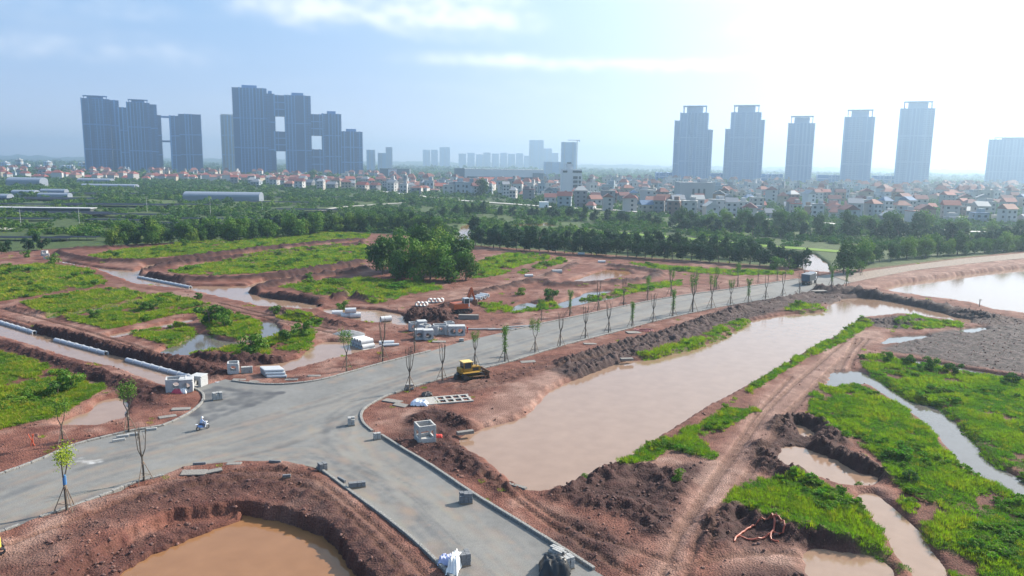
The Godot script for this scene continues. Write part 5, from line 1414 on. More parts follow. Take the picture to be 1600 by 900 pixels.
# ------------------------------------------------------------------ kerbs
func kerbs() -> void:
	var pale := rough_mat(Vector3(0.35, 0.34, 0.32), 1.6, 0.5, 61)
	var st := shape()
	add_box(st, Transform3D(Basis(), Vector3(0, 0.02, 0)), Vector3(1.47, 0.46, 0.36), 0.04)
	var stone := done(st)
	var lines := [["along the left side of the main road, before the junction", [-59.06,-72.96,-55.04,-78.60,-53.37,-82.65,-52.01,-87.31,-49.99,-89.99,-47.46,-92.84,-45.06,-94.14,-43.77,-97.45,-43.31,-101.49,-43.89,-105.81,-45.51,-109.15,-47.31,-111.01]], ["round the bend by the stacked thin pipes and up the far side of the road", [-43.32,-115.34,-39.09,-113.98,-34.20,-114.06,-29.91,-116.59,-26.45,-121.07,-21.89,-127.42,-14.66,-136.48]], ["on the far side of the road beyond the concrete chambers", [-1.31,-153.60,7.04,-162.81,17.81,-174.02,30.42,-187.74,45.54,-201.72,63.50,-215.08,88.75,-235.99]], ["on the pond side of the main road", [87.82,-215.06,74.38,-203.23,59.80,-192.40,45.99,-180.54,31.48,-166.30,21.20,-154.53,10.15,-142.56,-1.02,-128.63,-10.05,-119.30,-17.66,-109.59,-19.61,-105.20,-20.35,-102.01,-20.03,-99.04,-19.07,-96.27,-17.51,-93.66]], ["dark-faced along the right side of the near road", [-16.10,-92.09,-12.81,-87.64,-9.24,-83.03,-3.95,-75.50,1.49,-68.38,5.12,-63.51,7.31,-60.53]], ["along the left side of the near road", [-21.53,-81.82,-19.42,-79.22,-16.28,-75.22,-12.08,-69.95,-8.78,-65.55,-6.09,-61.42,-1.59,-53.93]], ["along the lower side of the main road at the left", [-51.05,-59.59,-46.46,-65.60,-45.54,-67.02]], ["along the lower side of the main road past the yellow-leaved tree", [-44.66,-68.62,-41.52,-73.12,-39.70,-76.80,-37.46,-78.90]]]
	for l in lines:
		var p := smooth_line(to_pts(l[1]), 1.5)
		var o := Node3D.new()
		o.name = numbered("kerb")
		o.set_meta("label", "precast concrete kerb " + l[0])
		o.set_meta("kind", "structure")
		add_child(o)
		var tallk := 0.10 if l[0].begins_with("dark") else 0.0
		for i in p.size() - 1:
			var a := p[i]
			var d := p[i + 1] - a
			if d.length() < 0.4:
				continue
			var s := obj("kerb_stone", stone, pale, o, Vector3(a.x + d.x * 0.5, 0.02 + tallk + rng.randf_range(-0.015, 0.015), a.y + d.y * 0.5))
			s.rotation.y = -d.angle() + rng.randf_range(-0.012, 0.012)
			s.scale = Vector3(d.length() / 1.5, 1, 1)

# ------------------------------------------------------------------ staked young trees
func young_tree(called: String, s: int, form: int, leaf: Vector3) -> Node3D:
	var r := RandomNumberGenerator.new()
	r.seed = s
	var o := Node3D.new()
	o.name = called
	o.set_meta("category", "street tree")
	var bark := flat(0.085, 0.07, 0.055, 0.9)
	var st := shape()
	var fork := Vector3(r.randf_range(-0.1, 0.1), 3.1 if form != 2 else 4.6, r.randf_range(-0.1, 0.1))
	add_tube(st, [Vector3(0, -0.3, 0), fork * 0.5 + Vector3(0.04, 0, 0), fork], [0.13, 0.11, 0.095], 7)
	obj("trunk", done(st), bark, o)
	var tips := []
	var nb := 4 if form < 2 else 2
	for i in nb:
		var u := TAU * i / nb + r.randf() * 0.8
		var out := Vector3(cos(u), 0, sin(u))
		var h := r.randf_range(5.4, 7.0)
		var e := fork + out * r.randf_range(0.45, 0.8) + Vector3.UP * (h - fork.y)
		st = shape()
		add_tube(st, [fork - Vector3(0, 0.15, 0), fork + out * 0.4 + Vector3.UP * 0.9, e], [0.075, 0.06, 0.03], 5)
		if form == 0:
			for k in 2:
				add_tube(st, [fork.lerp(e, 0.6 + 0.2 * k), fork.lerp(e, 0.75 + 0.2 * k) + Vector3(r.randf_range(-0.4, 0.4), 0.6, r.randf_range(-0.4, 0.4))], [0.03, 0.015], 4)
		obj("branch", done(st), bark, o)
		tips.append([fork + out * 0.3, e])
	if form > 0:
		# tufts of new leaves close to the wood
		var pts := PackedVector3Array(); var nor := PackedVector3Array(); var col := PackedColorArray()
		for i in (560 if form == 1 else (900 if form == 2 else 760)):
			var p := Vector3.ZERO
			var wide := 0.2
			if form == 2:
				p = fork * r.randf_range(0.35, 1.0) if r.randf() < 0.5 else (tips[r.randi() % nb][0] as Vector3).lerp(tips[r.randi() % nb][1], r.randf())
			elif form == 1:
				var t: Array = tips[r.randi() % nb]
				p = (t[0] as Vector3).lerp(t[1], r.randf_range(0.55, 1.0))
			else:
				var t: Array = tips[r.randi() % nb]
				p = (t[0] as Vector3).lerp(t[1], r.randf_range(0.5, 0.95))
				wide = 0.32
			p += Vector3(r.randfn(), r.randfn(), r.randfn()) * wide
			var n := Vector3(r.randfn(), r.randfn(), r.randfn()).normalized()
			var a := n.cross(Vector3(r.randfn(), 1, r.randfn())).normalized()
			var b := n.cross(a)
			var k := r.randf_range(0.7, 1.3)
			for q in [[-1.0, -0.2], [0.1, -0.5], [1.0, 0.1], [-1.0, -0.2], [1.0, 0.1], [-0.2, 0.5]]:
				pts.append(p + (a * q[0] + b * q[1]) * r.randf_range(0.08, 0.13)); nor.append(n); col.append(Color(k, k, k))
		var ar := []
		ar.resize(Mesh.ARRAY_MAX)
		ar[Mesh.ARRAY_VERTEX] = pts; ar[Mesh.ARRAY_COLOR] = col
		var m := ArrayMesh.new()
		m.add_surface_from_arrays(Mesh.PRIMITIVE_TRIANGLES, ar)
		obj("leaves", m, leaf_mat(leaf), o)
	# three props, a collar and cross ties
	var wood := flat(0.20, 0.15, 0.11, 0.9)
	for i in 3:
		var u := TAU * i / 3.0 + 0.5
		var f := Vector3(cos(u) * 1.15, -0.15, sin(u) * 1.15)
		st = shape()
		add_tube(st, [f, Vector3(cos(u) * 0.12, 2.35, sin(u) * 0.12)], [0.05, 0.045], 5)
		obj("prop", done(st), wood, o)
		var v := TAU * (i + 1) / 3.0 + 0.5
		st = shape()
		add_tube(st, [Vector3(cos(u) * 0.72, 0.75, sin(u) * 0.72), Vector3(cos(v) * 0.72, 0.75, sin(v) * 0.72)], [0.03, 0.03], 4)
		obj("cross_tie", done(st), wood, o)
	st = shape()
	add_tube(st, [Vector3(0, 2.15, 0), Vector3(0, 2.45, 0)], [0.17, 0.17], 8)
	obj("collar", done(st), wood, o)
	return o

func street_trees() -> void:
	var green := Vector3(0.13, 0.23, 0.04)
	var kinds := [young_tree("bare_street_tree", 1, 0, green), young_tree("bare_street_tree", 2, 0, green), young_tree("street_tree", 3, 1, green), young_tree("street_tree", 4, 2, green), young_tree("street_tree", 5, 3, green)]
	var words := ["bare staked young tree with forked branches", "bare staked young tree with upright twigs", "staked young tree with leaf tufts on its tips", "staked young tree leafy all along its stem", "staked young tree with a leafy head"]
	var near := [[[-15.14,-111.33,6.6], 1], [[-10.77,-117.06,5.9], 0], [[-6.15,-127.48,5.7], 2], [[-1.04,-129.93,7.0], 3], [[4.39,-136.69,6.1], 4], [[9.23,-141.47,6.4], 0], [[14.62,-148.82,6.6], 1], [[20.00,-154.45,6.4], 0], [[25.66,-160.50,6.0], 3], [[31.07,-165.57,6.3], 0], [[36.76,-172.08,7.0], 3], [[42.53,-177.48,8.7], 2], [[48.24,-182.77,7.7], 2], [[54.45,-188.38,6.1], 2], [[60.41,-193.37,6.6], 3], [[66.53,-198.61,6.3], 1], [[72.97,-204.12,6.3], 1], [[79.18,-208.83,5.5], 1], [[85.94,-214.89,5.1], 1], [[92.59,-220.08,6.7], 3], [[98.09,-222.96,5.9], 3]]
	var away := [[[-26.82,-121.83,6.6], 4], [[-22.04,-128.27,7.1], 1], [[-17.44,-135.35,5.4], 1], [[6.57,-165.17,4.6], 4], [[13.16,-171.04,6.4], 3], [[20.32,-178.12,6.7], 1], [[27.37,-185.31,6.7], 1], [[34.67,-193.06,6.1], 4], [[41.83,-199.41,7.5], 2], [[49.90,-207.27,5.8], 1], [[57.44,-213.39,6.0], 2], [[64.90,-218.65,6.5], 4], [[72.92,-225.42,3.8], 1], [[80.13,-229.89,3.7], 1], [[90.09,-234.79,4.4], 1], [[112.38,-245.32,2.7], 4]]
	for side in [[near, "on the pond side"], [away, "on the far side"]]:
		var n := 0
		for q in side[0]:
			copy(kinds[q[1]], Vector3(q[0][0], height(q[0][0], q[0][1]), q[0][1]), rng.randf() * TAU, "%s, %s from left %s" % [words[q[1]], ordinal(n), side[1]], "young trees along the new road", clampf(q[0][2] / (6.6 if q[1] != 3 else 6.4), 0.7, 1.35))
			n += 1
	var left := [[[-47.89,-92.24,6.3], 4, "staked young tree with a full dark head behind the left kerb, nearest the junction"], [[-53.40,-87.46,5.4], 4, "staked young tree with a broom of leaves behind the left kerb, beyond the yellow one"], [[-38.87,-77.33,5.8], 0, "bare staked young tree with two long limbs on the lower kerb of the left road"]]
	for q in left:
		copy(kinds[q[1]], Vector3(q[0][0], height(q[0][0], q[0][1]), q[0][1]), 0.9, q[2], "young trees along the new road", q[0][2] / 6.6)
	var y := young_tree("street_tree", 9, 3, Vector3(0.30, 0.36, 0.03))
	var st := shape()
	add_tube(st, [Vector3(0, 2.6, 0), Vector3(0, 3.5, 0)], [0.17, 0.15], 8)
	obj("blue_wrap", done(st), flat(0.05, 0.16, 0.36), y)
	var q: Array = [-42.86,-70.04,7.1]
	copy(y, Vector3(q[0], height(q[0], q[1]), q[1]), 2.0, "staked young tree with bright yellow-green leaves and a blue wrap at lower left", "young trees along the new road", q[2] / 6.9)

# ------------------------------------------------------------------ concrete chambers
func add_holed(st: SurfaceTool, s: Vector3, r: float, off := 0.0) -> void:
	# a block with a round hole through it along z
	var h := s * 0.5
	var n := 20
	var rings := []
	for e in [h.z, -h.z]:
		var sq := []
		var ci := []
		for k in n:
			var u := TAU * k / n
			var c := Vector2(cos(u), sin(u))
			var m := maxf(absf(c.x) / h.x, absf(c.y) / h.y)
			sq.append(Vector3(c.x / m, c.y / m + h.y, e))
			ci.append(Vector3(c.x * r, c.y * r + h.y + off, e))
		rings.append([sq, ci])
	for k in n:
		var j := (k + 1) % n
		quad(st, rings[0][0][k], rings[0][1][k], rings[0][1][j], rings[0][0][j])
		quad(st, rings[1][0][k], rings[1][0][j], rings[1][1][j], rings[1][1][k])
		quad(st, rings[0][0][k], rings[0][0][j], rings[1][0][j], rings[1][0][k])
		quad(st, rings[0][1][k], rings[1][1][k], rings[1][1][j], rings[0][1][j])

func chamber_kind(called: String, s: Vector3, r: float, open_top: bool) -> Node3D:
	var o := Node3D.new()
	o.name = called
	o.set_meta("category", "concrete chamber")
	var c := rough_mat(Vector3(0.50, 0.51, 0.52), 1.6, 0.3, 62)
	var st := shape()
	# front and back wall with the hole, side walls, floor and rim
	for z in [s.z * 0.5 - 0.08, -s.z * 0.5 + 0.08]:
		var w := shape()
		add_holed(w, Vector3(s.x, s.y, 0.16), r)
		obj("holed_wall", done(w), c, o, Vector3(0, 0, z))
	for x in [-1, 1]:
		obj("side_wall", box(Vector3(0.16, s.y, s.z - 0.324), Vector3(x * (s.x * 0.5 - 0.08), s.y * 0.5, 0)), c, o)
	obj("base", box(Vector3(s.x - 0.33, 0.15, s.z - 0.33), Vector3(0, 0.075, 0)), c, o)
	if not open_top:
		obj("lid", box(Vector3(s.x + 0.06, 0.14, s.z + 0.06), Vector3(0, s.y + 0.075, 0), 0.03), c, o)
	return o

func chambers() -> void:
	var a := chamber_kind("concrete_chamber", Vector3(1.75, 1.7, 1.7), 0.52, false)
	var b := chamber_kind("concrete_chamber", Vector3(1.6, 1.6, 1.8), 0.45, true)
	var c := chamber_kind("concrete_chamber", Vector3(2.6, 1.8, 1.9), 0.5, true)
	var list := [[a, Vector2(-17.93,-146.11), 0.25, "pale chamber with round hole, front left of the left group beside the road"], [a, Vector2(-16.14,-145.68), 0.2, "pale chamber with round hole, front right of the left group, largest to see"], [b, Vector2(-15.36,-150.26), 1.4, "chamber at the right side of the left group, turned sideways"], [b, Vector2(-20.01,-153.52), 0.35, "open chamber at the back left of the left group"], [a, Vector2(-18.40,-154.25), 0.3, "lidded chamber at the back middle of the left group"], [b, Vector2(-17.40,-151.30), 0.9, "chamber in the middle of the left group"],
		[c, Vector2(-14.27,-150.92), 0.15, "long open chamber at the left end of the right group"], [b, Vector2(-12.56,-150.45), 0.2, "chamber next to the long one in the right group"], [a, Vector2(-11.62,-149.93), 0.1, "lidded chamber in the middle of the right group"], [a, Vector2(-10.22,-150.03), 0.15, "chamber at the right end of the right group, near the barrier"], [b, Vector2(-12.78,-154.64), 0.4, "chamber at the back of the right group"],
		[c, Vector2(-49.52,-109.92), 0.35, "left one of three chambers at the end of the west ditch"], [a, Vector2(-48.03,-109.99), 0.3, "middle one of three chambers at the end of the west ditch"], [a, Vector2(-47.45,-113.03), -0.2, "right one of three chambers at the end of the west ditch, set back"], [b, Vector2(-44.45,-119.31), 0.3, "small grey chamber left of the thin pipe stack"], [b, Vector2(-162.53,-264.90), 0.2, "grey chamber at the head of the far channel"], [b, Vector2(-156.83,-256.51), 0.5, "nearer grey chamber at the head of the far channel"]]
	for q in list:
		copy(q[0], Vector3(q[1].x, maxf(height(q[1].x, q[1].y), -0.3), q[1].y), q[2], q[3], "precast concrete chambers", 1.08)
	# the open frame
	var t := thing("concrete_frame_chamber", "open cube-shaped concrete frame with window openings, standing alone by the near road", "concrete chamber", Vector3(Vector2(-10.51,-90.97).x, height(Vector2(-10.51,-90.97).x, Vector2(-10.51,-90.97).y) - 0.05, Vector2(-10.51,-90.97).y), 0.42)
	var m := rough_mat(Vector3(0.50, 0.49, 0.47), 1.6, 0.3, 63)
	for x in [-1, 1]:
		for z in [-1, 1]:
			obj("corner_post", box(Vector3(0.28, 2.2, 0.28), Vector3(x * 0.95, 1.1, z * 0.95), 0.02), m, t)
	for k in [[0.28, 0.55], [1.86, 0.66]]:
		for s in [-1, 1]:
			obj("side_panel", box(Vector3(1.615, k[1], 0.18), Vector3(0, k[0], s * 0.98)), m, t)
			obj("side_panel", box(Vector3(0.18, k[1], 1.615), Vector3(s * 0.98, k[0], 0)), m, t)
	obj("floor_plate", box(Vector3(1.7, 0.14, 1.7), Vector3(0, 0.08, 0)), m, t)

# ------------------------------------------------------------------ pipes
func pipe_kind(length: float, ro: float, ri: float, m: Material, collar := false) -> Node3D:
	var o := Node3D.new()
	o.name = "concrete_pipe"
	o.set_meta("category", "pipe")
	var st := shape()
	add_pipe(st, Transform3D(Basis(), Vector3(0, ro, 0)), length, ro, ri, 18)
	obj("barrel", done(st), m, o)
	if collar:
		st = shape()
		add_pipe(st, Transform3D(Basis(), Vector3(length * 0.5 - 0.12, ro, 0)), 0.26, ro * 1.25, ri * 1.01, 18)
		obj("collar", done(st), m, o)
	return o

func lay(k: Node3D, at: Vector2, y: float, axis: float, label: String, group: String) -> void:
	copy(k, Vector3(at.x, y, at.y), axis, label, group)

func pipes() -> void:
	var c := rough_mat(Vector3(0.46, 0.46, 0.46), 1.5, 0.3, 64)
	var w := rough_mat(Vector3(0.62, 0.63, 0.64), 1.5, 0.22, 65)
	var rows := ["bottom", "middle", "top"]
	# the large stack beside the gravel
	var big := pipe_kind(2.6, 0.47, 0.36, w)
	var o := Vector2(-28.17,-141.68)
	var axis := 0.72
	var along := Vector2(sin(axis), cos(axis))
	var base := height(o.x, o.y) - 0.05
	for r in 3:
		for i in 6 - r:
			var p := o + along * ((i - (5 - r) * 0.5) * 0.97)
			lay(big, p, base + r * 0.83, axis, "large grey pipe, %s from left, %s layer of the stack by the gravel" % [ordinal(i), rows[r]], "pipes in the big stack by the gravel")
	lay(pipe_kind(2.8, 0.42, 0.33, w), Vector2(-23.45,-140.94), height(Vector2(-23.45,-140.94).x, Vector2(-23.45,-140.94).y), 0.25, "white pipe lying loose at the right of the big stack", "loose pipes")
	lay(pipe_kind(3.2, 0.26, 0.2, w), Vector2(-22.57,-139.97), height(Vector2(-22.57,-139.97).x, Vector2(-22.57,-139.97).y), 0.28, "thinner white pipe lying loose at the right of the big stack", "loose pipes")
	# thin pipes at the bend
	var thin := pipe_kind(3.0, 0.24, 0.17, w)
	o = Vector2(-38.45,-118.51)
	axis = 0.18
	along = Vector2(sin(axis), cos(axis))
	base = height(o.x, o.y)
	for r in 3:
		for i in 7 - r:
			var p := o + along * ((i - (6 - r) * 0.5) * 0.5) + Vector2(cos(axis), -sin(axis)) * (i * 0.22)
			lay(thin, p, base + r * 0.42, axis, "thin white pipe, %s from back, %s layer of the stack at the bend" % [ordinal(i), rows[r]], "thin pipes stacked at the road bend")
	# three in the flooded hollow, one apart
	var large := pipe_kind(2.4, 0.62, 0.5, w)
	for q in [[Vector2(-36.94,-168.34), 0.0, "left of the two lower large pipes standing in the orange pool"], [Vector2(-34.97,-168.49), 0.0, "right of the two lower large pipes standing in the orange pool"], [Vector2(-35.96,-168.41), 1.08, "large pipe on top of two others in the orange pool"], [Vector2(-39.58,-171.12), -0.1, "large pipe half sunk left of the three in the orange pool"]]:
		lay(large, q[0], -0.55 + q[1], 0.25, q[2], "large pipes in the orange pool")
	lay(large, Vector2(-27.49,-164.75), -0.5, 0.5, "pale pipe slanting into the pool right of the three", "large pipes in the orange pool")
	# on the dark heap and beyond
	var ring := pipe_kind(0.8, 0.55, 0.42, w)
	var k := 0
	for q in [Vector2(-22.42,-180.43), Vector2(-21.51,-180.50), Vector2(-20.50,-179.75), Vector2(-19.99,-184.89), Vector2(-19.06,-184.97), Vector2(-18.13,-185.05), Vector2(-17.27,-186.00)]:
		lay(ring, q, maxf(height(q.x, q.y), 0.0), 1.3, "short pipe ring facing the road on the dark heap, %s from left" % ordinal(k), "pipe rings on the dark heap")
		k += 1
	k = 0
	for q in [Vector2(-9.79,-187.51), Vector2(-8.61,-189.41), Vector2(-7.73,-191.33), Vector2(-6.96,-192.33)]:
		lay(big, q, height(q.x, q.y), -0.6, "grey pipe lying behind the orange excavator, %s from left" % ordinal(k), "pipes behind the excavator")
		k += 1
	lay(big, Vector2(5.02,-231.55), 0.0, 0.3, "short white pipe alone on the track by the grassy mound", "loose pipes")
	lay(pipe_kind(3.2, 0.7, 0.58, c), Vector2(14.03,-239.39), 0.0, 0.2, "thick grey pipe beside the brown pool", "loose pipes")
	lay(big, Vector2(31.40,-268.27), 0.0, 0.1, "white pipe before the dark tree row, right one", "loose pipes")
	lay(big, Vector2(26.30,-292.69), 0.0, 0.1, "white pipe before the dark tree row, left one", "loose pipes")
	var long := pipe_kind(6.0, 0.17, 0.12, c)
	lay(long, Vector2(-6.21,-155.09), 0.1, 0.15, "long thin pipe lying by the far kerb, left one", "loose pipes")
	lay(long, Vector2(-1.86,-155.39), 0.1, 0.2, "long thin pipe lying by the far kerb, middle one", "loose pipes")
	lay(long, Vector2(1.20,-158.12), 0.1, 0.35, "long thin pipe lying by the far kerb, right one", "loose pipes")
	# collared pipes laid end to end along the ditch and the channel
	var laid := pipe_kind(2.5, 0.40, 0.31, rough_mat(Vector3(0.50, 0.53, 0.58), 1.5, 0.25, 66), true)
	for l in [["the west ditch run at the left edge", Vector2(-115.03,-163.11), Vector2(-92.89,-147.32)], ["the middle west ditch run", Vector2(-86.87,-142.66), Vector2(-70.23,-131.66)], ["the west ditch run ending at the chambers", Vector2(-66.29,-128.73), Vector2(-44.59,-114.21)], ["the far channel run by the broad-leaved plant", Vector2(-149.05,-250.58), Vector2(-132.40,-238.20)], ["the run midway along the far channel", Vector2(-109.55,-222.45), Vector2(-87.12,-205.47)]]:
		var a: Vector2 = l[1]
		var d: Vector2 = l[2] - a
		for i in int(d.length() / 2.55):
			lay(laid, a + d.normalized() * (1.27 + i * 2.55), -0.78, -d.angle(), "collared pipe, %s from left in %s" % [ordinal(i), l[0]], "collared pipes laid along the ditches")

# ------------------------------------------------------------------ kerb blocks, slabs, sheets
func block_stack(at: Vector2, turn: float, nx: int, ny: int, nz: int, s: Vector3, m: Material, label: String) -> Node3D:
	var o := thing("block_stack", label, "block stack", Vector3(at.x, maxf(height(at.x, at.y), 0.055), at.y), turn, "stacks of kerb blocks left on the road")
	var b := box(s - Vector3(0.02, 0.015, 0.02), Vector3(0, s.y * 0.5, 0), 0.015)
	obj("pallet", box(Vector3(nx * s.x, 0.1, nz * s.z), Vector3(0, 0.05, 0)), flat(0.2, 0.15, 0.1), o)
	for y in ny:
		for x in nx:
			for z in nz:
				if y == ny - 1 and rng.randf() < 0.12:
					continue
				var p := obj("block", b, m, o, Vector3((x - (nx - 1) * 0.5) * s.x + rng.randf_range(-0.02, 0.02), 0.1 + y * s.y, (z - (nz - 1) * 0.5) * s.z + rng.randf_range(-0.02, 0.02)))
				p.rotation.y = rng.randf_range(-0.03, 0.03)
	return o

# a crumpled sheet thrown over something
func drape(s: int, size: Vector3, fold: float) -> ArrayMesh:
	var n1 := noise(1.0, 2, s)
	var st := shape()
	st.set_smooth_group(0)
	var g := []
	var n := 16
	for j in n + 1:
		for i in n + 1:
			var u := (i * 2.0 / n - 1.0)
			var v := (j * 2.0 / n - 1.0)
			var e := maxf(absf(u), absf(v))
			var y := size.y * clampf((1.0 - e) * 3.2, 0.0, 1.0) * (0.85 + 0.25 * n1.get_noise_2d(u * 2.0, v * 2.0)) + fold * n1.get_noise_2d(u * 5.0 + 9.0, v * 5.0) * (0.4 + 0.6 * e)
			var w := 1.0 + 0.18 * n1.get_noise_2d(u * 1.5 - 5.0, v * 1.5)
			g.append(Vector3(u * size.x * 0.5 * w, maxf(y, 0.0) + 0.01 + 0.02 * absf(fold), v * size.z * 0.5 * w))
	for j in n:
		for i in n:
			var k := j * (n + 1) + i
			quad(st, g[k], g[k + 1], g[k + n + 2], g[k + n + 1])
	return done(st)

func slab(at: Vector2, turn: float, s: Vector3, label: String, group := "concrete slabs lying about") -> void:
	var o := obj("concrete_slab", box(s, Vector3(0, s.y * 0.5 - 0.05, 0), 0.02), rough_mat(Vector3(0.27, 0.25, 0.23), 1.7, 0.4, 67))
	o.position = Vector3(at.x, maxf(height(at.x, at.y), 0.04) + 0.02, at.y)
	o.rotation = Vector3(rng.randf_range(-0.05, 0.05), turn, rng.randf_range(-0.05, 0.05))
	o.set_meta("label", label)
	o.set_meta("category", "slab")
	o.set_meta("group", group)

func blocks_and_slabs() -> void:
	var pale := rough_mat(Vector3(0.42, 0.42, 0.41), 1.2, 0.3, 68)
	var dark := rough_mat(Vector3(0.20, 0.21, 0.225), 1.2, 0.3, 69)
	var s := Vector3(0.44, 0.25, 0.27)
	block_stack(Vector2(-41.92,-105.91), 0.5, 3, 4, 3, s, pale, "pale stack of blocks on the fresh dark tarmac at the side road")
	block_stack(Vector2(-20.68,-95.95), 0.25, 2, 4, 3, s, pale, "stack of blocks on the open junction, left of the rounded kerb")
	block_stack(Vector2(-16.46,-90.95), 0.35, 2, 3, 2, s, pale, "small block stack against the end of the rounded kerb")
	block_stack(Vector2(-20.79,-81.12), 0.6, 2, 3, 3, s, dark, "dark block stack at the top of the left near kerb")
	block_stack(Vector2(-16.04,-76.67), 0.3, 4, 2, 2, s, dark, "low long block stack on the left of the near road")
	block_stack(Vector2(-4.35,-73.34), 0.15, 3, 4, 3, s, dark, "dark stack of blocks beside the right kerb of the near road")
	block_stack(Vector2(-3.93,-61.26), 0.3, 3, 4, 4, s, dark, "strapped dark block stack behind white sheeting at the bottom of the road")
	block_stack(Vector2(4.93,-60.78), 0.5, 3, 4, 3, s, pale, "pale block stack beside the black cover at the bottom of the road")
	block_stack(Vector2(4.41,-63.04), -0.75, 4, 2, 3, s, pale, "low pale stack along the kerb behind the black cover")
	block_stack(Vector2(-42.47,-119.80), 0.3, 4, 4, 3, s, pale, "blocks piled left of the thin white pipes at the bend")
	block_stack(Vector2(-15.28,-112.32), 0.1, 3, 3, 2, s, pale, "pale blocks at the foot of the first staked tree")
	block_stack(Vector2(-9.59,-144.47), 0.1, 2, 2, 2, s, pale, "tiny block pile at the broken edge of the far kerb")
	block_stack(Vector2(-24.07,-78.71), 0.2, 2, 1, 1, s, dark, "two dark blocks fallen at the near corner")
	var o := obj("black_cover", drape(3, Vector3(2.6, 1.3, 2.3), 0.35), flat(0.012, 0.013, 0.016, 0.4))
	o.position = Vector3(Vector2(3.98,-60.34).x, 0.06, Vector2(3.98,-60.34).y)
	o.set_meta("label", "black plastic cover crumpled over a heap at the bottom of the road")
	o.set_meta("category", "plastic cover")
	o = obj("white_sheet", drape(5, Vector3(1.0, 1.35, 2.4), 0.22), flat(0.78, 0.77, 0.74, 0.7))
	o.position = Vector3(Vector2(-4.48,-60.51).x, 0.06, Vector2(-4.48,-60.51).y)
	o.rotation.y = -0.2
	o.set_meta("label", "white sheet hanging over the left end of the strapped block stack")
	o.set_meta("category", "sheet")
	o = obj("striped_sack", drape(7, Vector3(1.3, 0.7, 1.1), 0.2), flat(0.42, 0.44, 0.62, 0.8))
	o.position = Vector3(Vector2(-5.32,-61.44).x, 0.06, Vector2(-5.32,-61.44).y)
	o.set_meta("label", "bluish striped sack left of the white sheet on the near road")
	o.set_meta("category", "sack")
	o = obj("sandbag_heap", drape(8, Vector3(2.4, 0.7, 1.4), 0.3), flat(0.62, 0.66, 0.74, 0.8))
	o.position = Vector3(Vector2(-12.89,-104.64).x, height(Vector2(-12.89,-104.64).x, Vector2(-12.89,-104.64).y), Vector2(-12.89,-104.64).y)
	o.set_meta("label", "pale blue and white tarpaulin heap before the holed slab")
	o.set_meta("category", "tarpaulin")
	o = obj("red_bundle", drape(9, Vector3(1.6, 0.6, 1.0), 0.25), flat(0.45, 0.06, 0.09, 0.8))
	o.position = Vector3(Vector2(-48.92,-108.98).x, height(Vector2(-48.92,-108.98).x, Vector2(-48.92,-108.98).y), Vector2(-48.92,-108.98).y)
	o.set_meta("label", "red cloth bundle before the three ditch chambers")
	o.set_meta("category", "bundle")
	o = obj("white_sack", drape(10, Vector3(1.0, 0.7, 0.9), 0.15), flat(0.7, 0.7, 0.7, 0.8))
	o.position = Vector3(Vector2(-48.09,-109.02).x, height(Vector2(-48.09,-109.02).x, Vector2(-48.09,-109.02).y), Vector2(-48.09,-109.02).y)
	o.set_meta("label", "white sack right of the red bundle at the ditch chambers")
	o.set_meta("category", "sack")
	o = obj("red_bag", drape(11, Vector3(1.0, 0.35, 0.7), 0.15), flat(0.55, 0.05, 0.04, 0.8))
	o.position = Vector3(Vector2(-8.98,-92.39).x, height(Vector2(-8.98,-92.39).x, Vector2(-8.98,-92.39).y), Vector2(-8.98,-92.39).y)
	o.set_meta("label", "red plastic bag on the mud right of the concrete frame")
	o.set_meta("category", "bag")
